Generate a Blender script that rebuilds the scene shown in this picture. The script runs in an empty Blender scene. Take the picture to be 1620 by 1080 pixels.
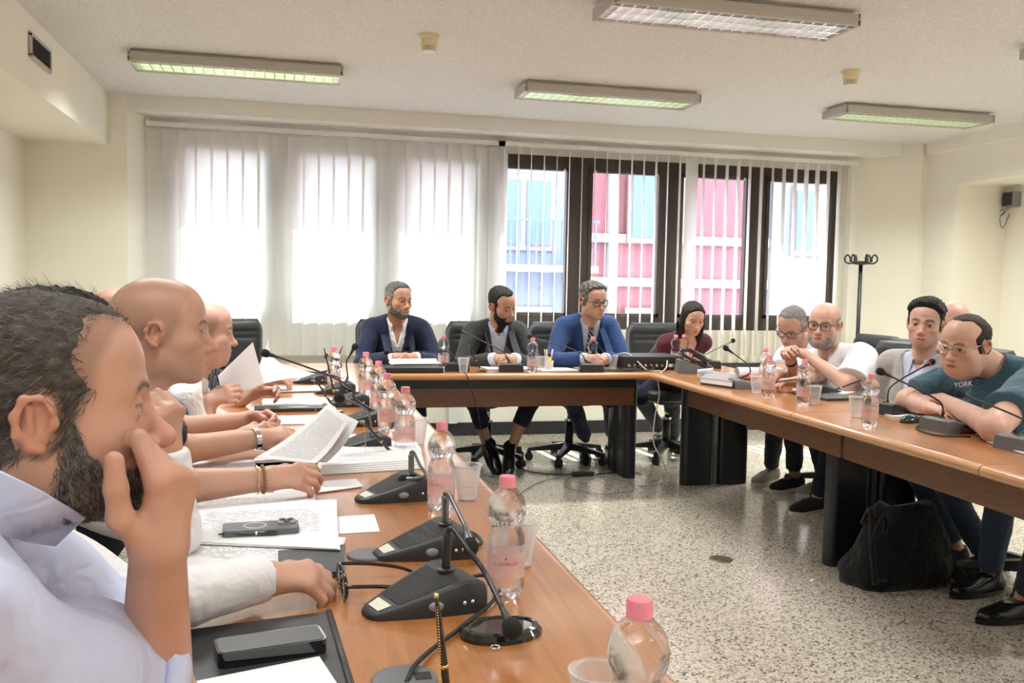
import bpy, bmesh, math, random
import numpy as np
from mathutils import Vector, Matrix

S = bpy.context.scene
COL = S.collection
PI = math.pi
random.seed(7)
RNG = np.random.default_rng(7)

# ------------------------------------------------------------------ camera
FPX = 1436.17
YAW, PITCH, ROLL = math.radians(13.618), math.radians(3.650), math.radians(1.1338)
CAM = np.array([0.0, 0.0, 1.28])
_fw = np.array([math.sin(YAW) * math.cos(PITCH), math.cos(YAW) * math.cos(PITCH), -math.sin(PITCH)])
_rt = np.array([math.cos(YAW), -math.sin(YAW), 0.0])
_up = np.cross(_rt, _fw)
_r2 = math.cos(ROLL) * _rt + math.sin(ROLL) * _up
_u2 = -math.sin(ROLL) * _rt + math.cos(ROLL) * _up
cam = bpy.data.cameras.new('camera')
camo = bpy.data.objects.new('camera', cam)
COL.objects.link(camo)
m = Matrix.Identity(4)
for i in range(3):
    m[i][0], m[i][1], m[i][2], m[i][3] = _r2[i], _u2[i], -_fw[i], CAM[i]
camo.matrix_world = m
cam.sensor_fit = 'HORIZONTAL'
cam.sensor_width = 36.0
cam.lens = 36.0 * FPX / 1620.0
cam.clip_start = 0.05
cam.clip_end = 200
S.camera = camo


def ray(px, py):
    return _r2 * ((px - 810) / FPX) - _u2 * ((py - 540) / FPX) + _fw


def gz(px, py, z=0.74):
    d = ray(px, py)
    return Vector(CAM + d * (z - CAM[2]) / d[2])


def gy(px, py, y):
    d = ray(px, py)
    return Vector(CAM + d * y / d[1])


def gx(px, py, x):
    d = ray(px, py)
    return Vector(CAM + d * x / d[0])


# ------------------------------------------------------------------ light
S.view_settings.view_transform = 'Standard'
S.view_settings.look = 'None'
S.view_settings.gamma = 1.0
S.view_settings.use_curve_mapping = False
S.view_settings.exposure = 1.88

w = bpy.data.worlds.new('sky')
S.world = w
w.use_nodes = True
w.node_tree.nodes['Background'].inputs[0].default_value = (0.80, 0.90, 1.0, 1)
w.node_tree.nodes['Background'].inputs[1].default_value = 5.0

sun = bpy.data.lights.new('sun', 'SUN')
sun.energy = 14.0
sun.angle = math.radians(0.6)
sun.color = (1.0, 0.985, 0.95)
suno = bpy.data.objects.new('sun', sun)
COL.objects.link(suno)
# light travels into the room (towards -y), down and slightly to +x
suno.rotation_euler = Vector((0.12, -1.0, -1.36)).to_track_quat('-Z', 'Y').to_euler()


# ------------------------------------------------------------------ materials
def nmat(name):
    m = bpy.data.materials.new(name)
    m.use_nodes = True
    nt = m.node_tree
    return m, nt, nt.nodes['Principled BSDF']


def mat(name, col, rough=0.5, metal=0.0, bump=None, vary=None, spec=None, coat=0.0, sheen=0.0, trans=0.0, ior=None):
    """plain procedural material; bump=(scale, strength[, detail]) noise, vary=(scale, amount) colour mottling"""
    m, nt, b = nmat(name)
    b.inputs['Base Color'].default_value = (*col, 1)
    b.inputs['Roughness'].default_value = rough
    b.inputs['Metallic'].default_value = metal
    if spec is not None:
        b.inputs['Specular IOR Level'].default_value = spec
    if coat:
        b.inputs['Coat Weight'].default_value = coat
        b.inputs['Coat Roughness'].default_value = 0.08
    if sheen:
        b.inputs['Sheen Weight'].default_value = sheen
    if trans:
        b.inputs['Transmission Weight'].default_value = trans
    if ior:
        b.inputs['IOR'].default_value = ior
    tc = nt.nodes.new('ShaderNodeTexCoord')
    if bump:
        n = nt.nodes.new('ShaderNodeTexNoise')
        n.inputs['Scale'].default_value = bump[0]
        n.inputs['Detail'].default_value = bump[2] if len(bump) > 2 else 4
        nt.links.new(tc.outputs['Object'], n.inputs['Vector'])
        bp = nt.nodes.new('ShaderNodeBump')
        bp.inputs['Strength'].default_value = bump[1]
        bp.inputs['Distance'].default_value = 0.01
        nt.links.new(n.outputs['Fac'], bp.inputs['Height'])
        nt.links.new(bp.outputs['Normal'], b.inputs['Normal'])
    if vary:
        n = nt.nodes.new('ShaderNodeTexNoise')
        n.inputs['Scale'].default_value = vary[0]
        n.inputs['Detail'].default_value = 5
        nt.links.new(tc.outputs['Object'], n.inputs['Vector'])
        r = nt.nodes.new('ShaderNodeValToRGB')
        a = vary[1]
        r.color_ramp.elements[0].position = 0.3
        r.color_ramp.elements[1].position = 0.7
        r.color_ramp.elements[0].color = (*[max(0, c * (1 - a)) for c in col], 1)
        r.color_ramp.elements[1].color = (*[min(1, c * (1 + a)) for c in col], 1)
        nt.links.new(n.outputs['Fac'], r.inputs['Fac'])
        nt.links.new(r.outputs['Color'], b.inputs['Base Color'])
    return m


def fabric_mat(name, col, scale=900, rough=0.85, fold=0.25):
    """woven cloth: fine weave bump plus soft creases"""
    m, nt, b = nmat(name)
    b.inputs['Roughness'].default_value = rough
    b.inputs['Sheen Weight'].default_value = 0.15
    b.inputs['Specular IOR Level'].default_value = 0.2
    tc = nt.nodes.new('ShaderNodeTexCoord')
    n = nt.nodes.new('ShaderNodeTexNoise')
    n.inputs['Scale'].default_value = scale
    n2 = nt.nodes.new('ShaderNodeTexNoise')
    n2.inputs['Scale'].default_value = 14
    n2.inputs['Detail'].default_value = 2
    n2.inputs['Distortion'].default_value = 1.2
    for q in (n, n2):
        nt.links.new(tc.outputs['Object'], q.inputs['Vector'])
    r = nt.nodes.new('ShaderNodeValToRGB')
    r.color_ramp.elements[0].color = (*[c * 0.86 for c in col], 1)
    r.color_ramp.elements[1].color = (*[min(1, c * 1.1) for c in col], 1)
    nt.links.new(n.outputs['Fac'], r.inputs['Fac'])
    nt.links.new(r.outputs['Color'], b.inputs['Base Color'])
    bp = nt.nodes.new('ShaderNodeBump')
    bp.inputs['Strength'].default_value = fold
    bp.inputs['Distance'].default_value = 0.03
    nt.links.new(n2.outputs['Fac'], bp.inputs['Height'])
    nt.links.new(bp.outputs['Normal'], b.inputs['Normal'])
    return m


# ------------------------------------------------------------------ mesh helpers
class MB:
    """collects shapes, then links them as ONE mesh object"""

    def __init__(self):
        self.v, self.f, self.n = [], [], 0

    def add(self, vs, fs):
        o = len(self.v)
        self.v += [tuple(p) for p in vs]
        self.f += [tuple(o + i for i in q) for q in fs]
        return self

    def box(self, c, s, rz=0.0, rx=0.0, ry=0.0, bev=0.0):
        hx, hy, hz = s[0] / 2, s[1] / 2, s[2] / 2
        R = Matrix.Rotation(rz, 3, 'Z') @ Matrix.Rotation(ry, 3, 'Y') @ Matrix.Rotation(rx, 3, 'X')
        c = Vector(c)
        if bev <= 0:
            vs = [c + R @ Vector((x * hx, y * hy, z * hz)) for z in (-1, 1) for y in (-1, 1) for x in (-1, 1)]
            return self.add(vs, [(0, 2, 3, 1), (4, 5, 7, 6), (0, 1, 5, 4), (2, 6, 7, 3), (0, 4, 6, 2), (1, 3, 7, 5)])
        b = min(bev, hx * .95, hy * .95, hz * .95)
        bm = bmesh.new()
        bmesh.ops.create_cube(bm, size=1)
        for q in bm.verts:
            q.co = Vector((q.co.x * hx * 2, q.co.y * hy * 2, q.co.z * hz * 2))
        bmesh.ops.bevel(bm, geom=list(bm.edges), offset=b, segments=2, profile=0.6, affect='EDGES')
        bm.verts.index_update()
        self.add([c + R @ q.co for q in bm.verts], [[q.index for q in fc.verts] for fc in bm.faces])
        bm.free()
        return self

    def prism(self, poly, z0, z1, axis='z', M=None):
        n = len(poly)
        f = {'z': lambda a, b, t: (a, b, t), 'y': lambda a, b, t: (a, t, b), 'x': lambda a, b, t: (t, a, b)}[axis]
        vs = [f(a, b, z0) for a, b in poly] + [f(a, b, z1) for a, b in poly]
        if M is not None:
            vs = [M @ Vector(p) for p in vs]
        fs = [tuple(range(n))[::-1], tuple(range(n, 2 * n))]
        fs += [(i, (i + 1) % n, n + (i + 1) % n, n + i) for i in range(n)]
        return self.add(vs, fs)

    def lathe(self, prof, seg=24, c=(0, 0, 0), M=None, caps=True):
        vs, fs = [], []
        for r, z in prof:
            for k in range(seg):
                a = 2 * PI * k / seg
                vs.append((c[0] + r * math.cos(a), c[1] + r * math.sin(a), c[2] + z))
        for i in range(len(prof) - 1):
            for k in range(seg):
                k2 = (k + 1) % seg
                fs.append((i * seg + k, i * seg + k2, (i + 1) * seg + k2, (i + 1) * seg + k))
        if caps:
            fs.append(tuple(range(seg))[::-1])
            fs.append(tuple((len(prof) - 1) * seg + k for k in range(seg)))
        if M is not None:
            vs = [M @ Vector(p) for p in vs]
        return self.add(vs, fs)

    def tube(self, pts, r, seg=8, caps=True):
        pts = [Vector(p) for p in pts]
        n = len(pts)
        rs = r if hasattr(r, '__len__') else [r] * n
        vs, fs = [], []
        prev = None
        for i, p in enumerate(pts):
            t = (pts[min(i + 1, n - 1)] - pts[max(i - 1, 0)])
            t = t.normalized() if t.length > 1e-9 else Vector((0, 0, 1))
            if prev is None:
                u = t.orthogonal().normalized()
            else:
                u = prev - t * prev.dot(t)
                u = u.normalized() if u.length > 1e-6 else t.orthogonal().normalized()
            prev = u
            wv = t.cross(u)
            for k in range(seg):
                a = 2 * PI * k / seg
                vs.append(p + (u * math.cos(a) + wv * math.sin(a)) * rs[i])
        for i in range(n - 1):
            for k in range(seg):
                k2 = (k + 1) % seg
                fs.append((i * seg + k, i * seg + k2, (i + 1) * seg + k2, (i + 1) * seg + k))
        if caps:
            fs.append(tuple(range(seg))[::-1])
            fs.append(tuple((n - 1) * seg + k for k in range(seg)))
        return self.add(vs, fs)

    def ball(self, c, r, seg=16, rings=10, M=None):
        rr = r if hasattr(r, '__len__') else (r, r, r)
        vs, fs = [], []
        for i in range(rings + 1):
            t = PI * i / rings
            for k in range(seg):
                a = 2 * PI * k / seg
                p = Vector((rr[0] * math.sin(t) * math.cos(a), rr[1] * math.sin(t) * math.sin(a), rr[2] * math.cos(t)))
                if M is not None:
                    p = M @ p
                vs.append(Vector(c) + p)
        for i in range(rings):
            for k in range(seg):
                k2 = (k + 1) % seg
                fs.append((i * seg + k, (i + 1) * seg + k, (i + 1) * seg + k2, i * seg + k2))
        return self.add(vs, fs)

    def build(self, name, material, parent=None, smooth=False, loc=None, rz=0.0, angle=None):
        me = bpy.data.meshes.new(name)
        me.from_pydata(self.v, [], self.f)
        me.materials.append(material)
        if smooth:
            me.shade_smooth()
            if angle is not None:
                try:
                    me.set_sharp_from_angle(angle=angle)
                except Exception:
                    pass
        o = bpy.data.objects.new(name, me)
        COL.objects.link(o)
        if parent is not None:
            o.parent = parent
        if loc is not None:
            o.location = loc
        if rz:
            o.rotation_euler.z = rz
        return o


def tag(o, label, cat, group=None):
    o['label'] = label
    o['category'] = cat
    if group:
        o['group'] = group
    return o


def thing(name, label, cat, loc=(0, 0, 0), rz=0.0, group=None):
    o = bpy.data.objects.new(name, None)
    o.empty_display_size = 0.05
    COL.objects.link(o)
    o.location = loc
    o.rotation_euler.z = rz
    return tag(o, label, cat, group)


def struct(o):
    o['kind'] = 'structure'
    return o


def dup(root, loc=None, rz=None, label=None, group=None, parent=None):
    c = root.copy()
    COL.objects.link(c)
    c.parent = parent
    if loc is not None:
        c.location = loc
    if rz is not None:
        c.rotation_euler.z = rz
    if label:
        c['label'] = label
    if group:
        c['group'] = group
    for ch in list(root.children):
        dup(ch, parent=c)
    return c


def spline(pts, n=8):
    """Catmull-Rom through the points"""
    P = [Vector(p) for p in pts]
    P = [P[0] * 2 - P[1]] + P + [P[-1] * 2 - P[-2]]
    out = []
    for i in range(1, len(P) - 2):
        a, b, c, d = P[i - 1:i + 3]
        for k in range(n):
            t = k / n
            out.append(0.5 * ((2 * b) + (c - a) * t + (2 * a - 5 * b + 4 * c - d) * t * t + (3 * b - a - 3 * c + d) * t ** 3))
    out.append(P[-2])
    return out


def rrect(w_, d_, r, n=4):
    out = []
    for cx, cy, a0 in ((w_ / 2 - r, d_ / 2 - r, 0), (-w_ / 2 + r, d_ / 2 - r, 90), (-w_ / 2 + r, -d_ / 2 + r, 180), (w_ / 2 - r, -d_ / 2 + r, 270)):
        for k in range(n + 1):
            a = math.radians(a0 + 90 * k / n)
            out.append((cx + r * math.cos(a), cy + r * math.sin(a)))
    return out

# ================================================================== MATERIALS
M = {}
M['wall'] = mat('cream_plaster', (0.90, 0.855, 0.745), 0.75, bump=(160, 0.08), vary=(1.3, 0.03))
M['ceil'] = mat('ceiling_plaster', (0.84, 0.82, 0.79), 0.9, bump=(150, 0.9, 8), vary=(70, 0.10))
M['beam'] = mat('beam_plaster', (0.82, 0.79, 0.74), 0.85, bump=(200, 0.1))
M['base'] = mat('black_baseboard', (0.03, 0.03, 0.035), 0.3)
M['frame'] = mat('bronze_window_frame', (0.075, 0.058, 0.047), 0.4, metal=0.3)
M['white_metal'] = mat('white_enamel', (0.80, 0.79, 0.76), 0.4)
M['lamp_body'] = mat('lamp_grey', (0.52, 0.49, 0.45), 0.4, metal=0.3)
M['louver'] = mat('louver_aluminium', (0.80, 0.80, 0.78), 0.18, metal=0.85)
M['black'] = mat('black_plastic', (0.018, 0.018, 0.019), 0.42, bump=(700, 0.06))
M['gloss_black'] = mat('gloss_black_plastic', (0.008, 0.008, 0.009), 0.08, coat=0.6)
M['dark_grey'] = mat('charcoal_plastic', (0.024, 0.025, 0.026), 0.5, bump=(900, 0.08))
M['grey'] = mat('grey_plastic', (0.26, 0.26, 0.27), 0.4)
M['chrome'] = mat('chrome', (0.75, 0.75, 0.76), 0.15, metal=1.0)
M['gold'] = mat('gold_metal', (0.78, 0.56, 0.22), 0.25, metal=1.0)
M['rubber'] = mat('black_rubber', (0.012, 0.012, 0.013), 0.55)
M['leather'] = mat('black_leather', (0.022, 0.022, 0.024), 0.38, bump=(260, 0.25, 6))
M['cable_white'] = mat('white_cable', (0.62, 0.60, 0.56), 0.5)
M['detector'] = mat('aged_cream_plastic', (0.72, 0.63, 0.42), 0.45)
M['led'] = mat('red_ring', (0.75, 0.05, 0.08), 0.3)


def wood(name, c1, c2, c3, rough, coat, axis=(22, 1.6, 22), dist=2.0):
    m, nt, b = nmat(name)
    tc = nt.nodes.new('ShaderNodeTexCoord')
    mp = nt.nodes.new('ShaderNodeMapping')
    mp.inputs['Scale'].default_value = axis
    nt.links.new(tc.outputs['Object'], mp.inputs['Vector'])
    n = nt.nodes.new('ShaderNodeTexNoise')
    n.inputs['Scale'].default_value = 1.0
    n.inputs['Detail'].default_value = 9
    n.inputs['Roughness'].default_value = 0.62
    n.inputs['Distortion'].default_value = dist
    nt.links.new(mp.outputs['Vector'], n.inputs['Vector'])
    r = nt.nodes.new('ShaderNodeValToRGB')
    e = r.color_ramp.elements
    e[0].position, e[0].color = 0.28, (*c1, 1)
    e[1].position, e[1].color = 0.72, (*c3, 1)
    k = e.new(0.5)
    k.color = (*c2, 1)
    nt.links.new(n.outputs['Fac'], r.inputs['Fac'])
    nt.links.new(r.outputs['Color'], b.inputs['Base Color'])
    b.inputs['Roughness'].default_value = rough
    b.inputs['Coat Weight'].default_value = coat
    b.inputs['Coat Roughness'].default_value = 0.12
    return m


M['wood_y'] = wood('cherry_veneer', (0.32, 0.115, 0.030), (0.41, 0.160, 0.045), (0.48, 0.205, 0.064), 0.30, 0.55)
M['wood_x'] = wood('cherry_veneer_cross', (0.32, 0.115, 0.030), (0.41, 0.160, 0.045), (0.48, 0.205, 0.064), 0.30, 0.55, axis=(1.6, 22, 22))
M['wood_edge'] = wood('cherry_edge', (0.42, 0.185, 0.07), (0.50, 0.235, 0.095), (0.56, 0.28, 0.12), 0.3, 0.5, axis=(3, 3, 60))
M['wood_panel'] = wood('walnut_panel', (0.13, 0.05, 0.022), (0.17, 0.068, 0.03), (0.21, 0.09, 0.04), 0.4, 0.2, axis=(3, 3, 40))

# polished granite floor
m, nt, b = nmat('polished_granite')
tc = nt.nodes.new('ShaderNodeTexCoord')
v1 = nt.nodes.new('ShaderNodeTexVoronoi')
v1.inputs['Scale'].default_value = 130
v2 = nt.nodes.new('ShaderNodeTexNoise')
v2.inputs['Scale'].default_value = 150
v2.inputs['Detail'].default_value = 3
v3 = nt.nodes.new('ShaderNodeTexNoise')
v3.inputs['Scale'].default_value = 2.2
for q in (v1, v2, v3):
    nt.links.new(tc.outputs['Object'], q.inputs['Vector'])
r1 = nt.nodes.new('ShaderNodeValToRGB')
e = r1.color_ramp.elements
e[0].position, e[0].color = 0.0, (0.10, 0.085, 0.07, 1)
e[1].position, e[1].color = 1.0, (0.70, 0.645, 0.56, 1)
for p_, c_ in ((0.12, (0.26, 0.225, 0.18)), (0.26, (0.47, 0.41, 0.33)), (0.62, (0.62, 0.555, 0.46))):
    k = e.new(p_)
    k.color = (*c_, 1)
sx = nt.nodes.new('ShaderNodeSeparateColor')
nt.links.new(v1.outputs['Color'], sx.inputs['Color'])
nt.links.new(sx.outputs['Red'], r1.inputs['Fac'])
r2 = nt.nodes.new('ShaderNodeValToRGB')
r2.color_ramp.elements[0].position, r2.color_ramp.elements[0].color = 0.36, (0.58, 0.55, 0.52, 1)
r2.color_ramp.elements[1].position, r2.color_ramp.elements[1].color = 0.52, (1, 1, 1, 1)
nt.links.new(v2.outputs['Fac'], r2.inputs['Fac'])
mx = nt.nodes.new('ShaderNodeMix')
mx.data_type, mx.blend_type = 'RGBA', 'MULTIPLY'
mx.inputs['Factor'].default_value = 0.8
nt.links.new(r1.outputs['Color'], mx.inputs['A'])
nt.links.new(r2.outputs['Color'], mx.inputs['B'])
nt.links.new(mx.outputs['Result'], b.inputs['Base Color'])
b.inputs['Roughness'].default_value = 0.16
b.inputs['Specular IOR Level'].default_value = 0.55
M['floor'] = m

# translucent blind fabric
m = bpy.data.materials.new('blind_fabric')
m.use_nodes = True
nt = m.node_tree
nt.nodes.clear()
out = nt.nodes.new('ShaderNodeOutputMaterial')
df = nt.nodes.new('ShaderNodeBsdfDiffuse')
df.inputs[0].default_value = (0.92, 0.90, 0.86, 1)
tl = nt.nodes.new('ShaderNodeBsdfTranslucent')
tl.inputs[0].default_value = (0.80, 0.77, 0.72, 1)
ms = nt.nodes.new('ShaderNodeMixShader')
ms.inputs[0].default_value = 0.42
nt.links.new(df.outputs[0], ms.inputs[1])
nt.links.new(tl.outputs[0], ms.inputs[2])
nt.links.new(ms.outputs[0], out.inputs[0])
M['blind'] = m


def thin_glass(name, tint, gloss=0.08, rough=0.02):
    m = bpy.data.materials.new(name)
    m.use_nodes = True
    nt = m.node_tree
    nt.nodes.clear()
    out = nt.nodes.new('ShaderNodeOutputMaterial')
    tr = nt.nodes.new('ShaderNodeBsdfTransparent')
    tr.inputs[0].default_value = (*tint, 1)
    gl = nt.nodes.new('ShaderNodeBsdfGlossy')
    gl.inputs['Roughness'].default_value = rough
    fr = nt.nodes.new('ShaderNodeLayerWeight')
    fr.inputs[0].default_value = 0.25
    mm = nt.nodes.new('ShaderNodeMath')
    mm.operation = 'MULTIPLY_ADD'
    mm.inputs[1].default_value = 0.6
    mm.inputs[2].default_value = gloss
    nt.links.new(fr.outputs['Fresnel'], mm.inputs[0])
    ms = nt.nodes.new('ShaderNodeMixShader')
    nt.links.new(mm.outputs[0], ms.inputs[0])
    nt.links.new(tr.outputs[0], ms.inputs[1])
    nt.links.new(gl.outputs[0], ms.inputs[2])
    nt.links.new(ms.outputs[0], out.inputs[0])
    return m


M['pane'] = thin_glass('window_glass', (0.93, 0.96, 1.0), 0.03)

# ================================================================== ROOM
CZ = 2.59
YB = 7.44
YR = -2.6
fl = struct(MB().box((2.0, 2.45, -0.05), (8.8, 10.3, 0.1)).build('floor', M['floor']))
ce = struct(MB().box((2.0, 2.45, CZ + 0.05), (8.8, 10.3, 0.1)).build('ceiling', M['ceil']))
# left: recessed wall, boxed duct above it
struct(MB().box((-1.91, 2.25, CZ / 2), (0.12, 9.74, CZ)).build('wall_left', M['wall']))
struct(MB().box((-1.575, 2.25, 2.405), (0.55, 9.74, 0.37)).build('trim_1', M['wall']))
# corner pier and splayed reveal on the left of the windows
struct(MB().prism([(-1.85, 7.12), (-1.17, 7.12), (-1.06, 7.44), (-0.97, 7.45), (-0.97, 7.75), (-1.85, 7.75)], 0, CZ).build('wall_left_pier', M['wall']))
# right: upper wall over a long recess
NY = 6.70
mb = MB()
mb.box((5.56, (NY + 7.12) / 2 - 0.0, CZ / 2), (0.12, 7.12 - NY, CZ))
mb.box((5.56, (YR + NY) / 2, (2.20 + CZ) / 2), (0.12, NY - YR, CZ - 2.20))
mb.box((5.81, NY + 0.05, 1.10), (0.38, 0.10, 2.20))
mb.box((6.06, (YR + NY) / 2, 1.15), (0.12, NY - YR + 0.2, 2.30))
mb.box((5.81, (YR + NY) / 2, 2.25), (0.38, NY - YR, 0.10))
struct(mb.build('wall_right', M['wall']))
struct(MB().box((5.475, 2.25, 2.54), (0.05, 9.6, 0.10)).build('trim_2', M['wall']))
struct(MB().prism([(4.87, 7.46), (5.0, 7.45), (5.45, 7.10), (5.62, 7.10), (5.62, 7.75), (4.87, 7.75)], 0, CZ).build('wall_right_pier', M['wall']))
# back wall: parapet below the windows, head above, dropped beam in front
struct(MB().box((1.98, YB + 0.155, 0.45), (6.08, 0.31, 0.90)).build('wall_back', M['wall']))
struct(MB().box((1.98, YB + 0.155, (2.36 + CZ) / 2), (6.08, 0.31, CZ - 2.36)).build('wall_back_head', M['wall']))
struct(MB().prism([(-1.17, 7.12), (5.24, 7.12), (5.12, 7.44), (-1.06, 7.44)], 2.48, CZ).build('trim_3', M['beam']))
struct(MB().box((1.95, 7.43, 0.055), (5.9, 0.02, 0.11)).build('baseboard_back', M['base']))
struct(MB().box((2.0, YR - 0.06, CZ / 2), (8.8, 0.12, CZ)).build('wall_rear', M['wall']))


def portal(x0, x1, z0, z1, y, sgn):
    li = bpy.data.lights.new('window_portal', 'AREA')
    li.shape, li.size, li.size_y = 'RECTANGLE', x1 - x0, z1 - z0
    li.cycles.is_portal = True
    o = bpy.data.objects.new('window_portal', li)
    COL.objects.link(o)
    o.location = ((x0 + x1) / 2, y, (z0 + z1) / 2)
    o.rotation_euler = (sgn * PI / 2, 0, 0)


portal(-0.97, 4.87, 0.9, 2.36, 7.80, -1)
# dark strip and pale pipe seen below the table
struct(MB().box((3.9, 7.42, 0.585), (2.0, 0.03, 0.05)).build('trim_4', M['base']))
struct(MB().box((1.30, 7.41, 0.31), (0.07, 0.05, 0.40)).build('trim_5', M['white_metal']))
# projecting slab outside that shades the top of the windows
struct(MB().box((2.0, 7.85, 2.53), (9.0, 0.20, 0.14)).build('trim_6', M['beam']))

# ---- windows: seven bays, each with its own frame, sash and pane
MUL = [-0.97, -0.135, 0.70, 1.535, 2.37, 3.205, 4.04, 4.875]
for i in range(7):
    x0, x1 = MUL[i], MUL[i + 1]
    e = bpy.data.objects.new('window_%d' % (i + 1), None)
    COL.objects.link(e)
    e.location = ((x0 + x1) / 2, 7.5, 0.9)
    struct(e)
    hw = (x1 - x0) / 2
    fr = MB()
    fr.box((-hw + 0.045, 0, 0.73), (0.09, 0.09, 1.46)).box((hw - 0.045, 0, 0.73), (0.09, 0.09, 1.46))
    fr.box((0, 0, 0.055), (2 * hw - 0.18, 0.09, 0.11)).box((0, 0, 1.42), (2 * hw - 0.18, 0.09, 0.09))
    fr.build('window_frame', M['frame'], e)
    sa = MB()
    iw = hw - 0.09
    sa.box((-iw + 0.012, -0.03, 0.73), (0.03, 0.06, 1.26)).box((iw - 0.012, -0.03, 0.73), (0.03, 0.06, 1.26))
    sa.box((0, -0.03, 0.125), (2 * iw, 0.06, 0.03)).box((0, -0.03, 1.36), (2 * iw, 0.06, 0.04))
    sa.build('sash', M['frame'], e)
    MB().box((0, 0.0, 0.73), (2 * iw, 0.008, 1.30)).build('pane', M['pane'], e)
    for sx_ in (-0.28, 0.28):
        MB().box((sx_, -0.055, 1.345), (0.016, 0.03, 0.02), bev=0.004).build('latch', M['white_metal'], e)

# ---- vertical blinds
SL_T, SL_B = 2.40, 0.66


def blind(name, label, xs, angs, widths=None):
    t = thing(name, label, 'blind', ((xs[0] + xs[-1]) / 2, 7.36, SL_T + 0.02), group='window blinds')
    ox = (xs[0] + xs[-1]) / 2
    r = MB().box((0, 0.0, 0.005), (xs[-1] - xs[0] + 0.13, 0.045, 0.035))
    r.build('head_rail', M['white_metal'], t)
    h = SL_T - SL_B - 0.03
    me = None
    for k, (x, a) in enumerate(zip(xs, angs)):
        b_ = MB()
        n = 6
        vs = []
        for zz in (0, -h * 0.5, -h):
            for q in range(n + 1):
                u = -0.0635 + 0.127 * q / n
                vs.append((u, 0.006 * math.cos(PI * u / 0.127), zz))
        fs = [(i_ * (n + 1) + q, i_ * (n + 1) + q + 1, (i_ + 1) * (n + 1) + q + 1, (i_ + 1) * (n + 1) + q) for i_ in range(2) for q in range(n)]
        if me is None:
            b_.add(vs, fs)
            o = b_.build('slat', M['blind'], t, smooth=True)
            me = o.data
        else:
            o = bpy.data.objects.new('slat', me)
            COL.objects.link(o)
            o.parent = t
        o.location = (x - ox, random.uniform(-0.002, 0.002), -0.03)
        o.rotation_euler = (0, 0, a)
    cm = None
    for x in xs:
        if cm is None:
            c_ = MB().box((0, 0, 0), (0.012, 0.012, 0.02)).build('carrier', M['white_metal'], t)
            cm = c_.data
        else:
            c_ = bpy.data.objects.new('carrier', cm)
            COL.objects.link(c_)
            c_.parent = t
        c_.location = (x - ox, 0, -0.022)
    return t


xs = [-1.01 + 0.1145 * k for k in range(24)]
blind('vertical_blind', 'closed off-white vertical blind glowing over the left half of the windows', xs,
      [math.radians(9 + random.uniform(-3, 3)) for _ in xs])
xs2 = [1.70 + 0.1105 * k for k in range(30)]
an = [math.radians(73 + random.uniform(-4, 4)) for _ in xs2]
an[15] = math.radians(8)
an[0] = math.radians(60)
an[29] = math.radians(40)
blind('vertical_blind', 'open white vertical blind with slats turned edge-on over the right windows', xs2, an)

# ---- street front seen through the open blind
fa = {'pink': mat('pink_render', (0.115, 0.027, 0.031), 0.85, vary=(1.5, 0.06)), 'blue': mat('lavender_render', (0.075, 0.078, 0.11), 0.8),
      'white': mat('white_render', (0.16, 0.16, 0.165), 0.8), 'glass': mat('dark_glass', (0.05, 0.07, 0.12), 0.5, spec=0.2), 'brown': mat('brown_timber', (0.12, 0.07, 0.055), 0.6),
      'street': mat('asphalt', (0.20, 0.20, 0.20), 0.9)}
tb = thing('town_house', 'pink rendered building across the street with white bands and shuttered windows', 'building', (5.6, 16.0, -4.0))
MB().box((0, 2.0, 5.5), (18, 4.0, 11.0)).build('facade', fa['pink'], tb)
for z_ in (5.35, 6.15, 4.6):
    MB().box((0, -0.05, z_), (18, 0.12, 0.16)).build('string_course', fa['white'], tb)
MB().box((-1.9, -0.06, 6.0), (3.0, 0.12, 3.9)).build('lavender_bay', fa['blue'], tb)
MB().box((4.6, -0.06, 6.0), (2.6, 0.12, 3.9)).build('lavender_bay', fa['blue'], tb)
MB().box((0.12, -0.08, 6.0), (0.16, 0.16, 5.0)).build('downpipe', fa['white'], tb)
for x_, z_ in ((-1.6, 6.55), (0.95, 6.75), (4.3, 6.6), (-1.6, 4.2), (0.95, 4.2), (4.3, 4.2)):
    f_ = MB().box((x_, -0.13, z_), (1.15, 0.10, 1.35)).build('window', fa['brown'], tb)
    for s_ in (-1, 1):
        MB().box((x_ + s_ * 0.27, -0.19, z_), (0.44, 0.03, 1.15)).build('pane', fa['glass'], f_)
MB().box((-1.6, -0.45, 5.55), (2.4, 0.8, 0.12)).build('balcony_slab', fa['white'], tb)
for k in range(16):
    MB().box((-2.75 + 0.153 * k, -0.82, 5.98), (0.025, 0.025, 0.78)).build('railing_bar', fa['glass'], tb)
MB().box((-1.6, -0.82, 6.38), (2.4, 0.04, 0.04)).build('handrail', fa['glass'], tb)
struct(MB().box((3, 15, -4.05), (60, 14.4, 0.1)).build('street', fa['street']))

# ---- ceiling lamps
def emis(name, col, st):
    m = bpy.data.materials.new(name)
    m.use_nodes = True
    nt = m.node_tree
    b = nt.nodes['Principled BSDF']
    b.inputs['Base Color'].default_value = (0.8, 0.8, 0.78, 1)
    b.inputs['Emission Color'].default_value = (*col, 1)
    b.inputs['Emission Strength'].default_value = st
    return m


M['tube_green'] = emis('lit_tube_greenish', (0.80, 1.0, 0.55), 0.42)
M['tube_white'] = emis('tube_glow_white', (1.0, 0.97, 0.92), 0.20)


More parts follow.
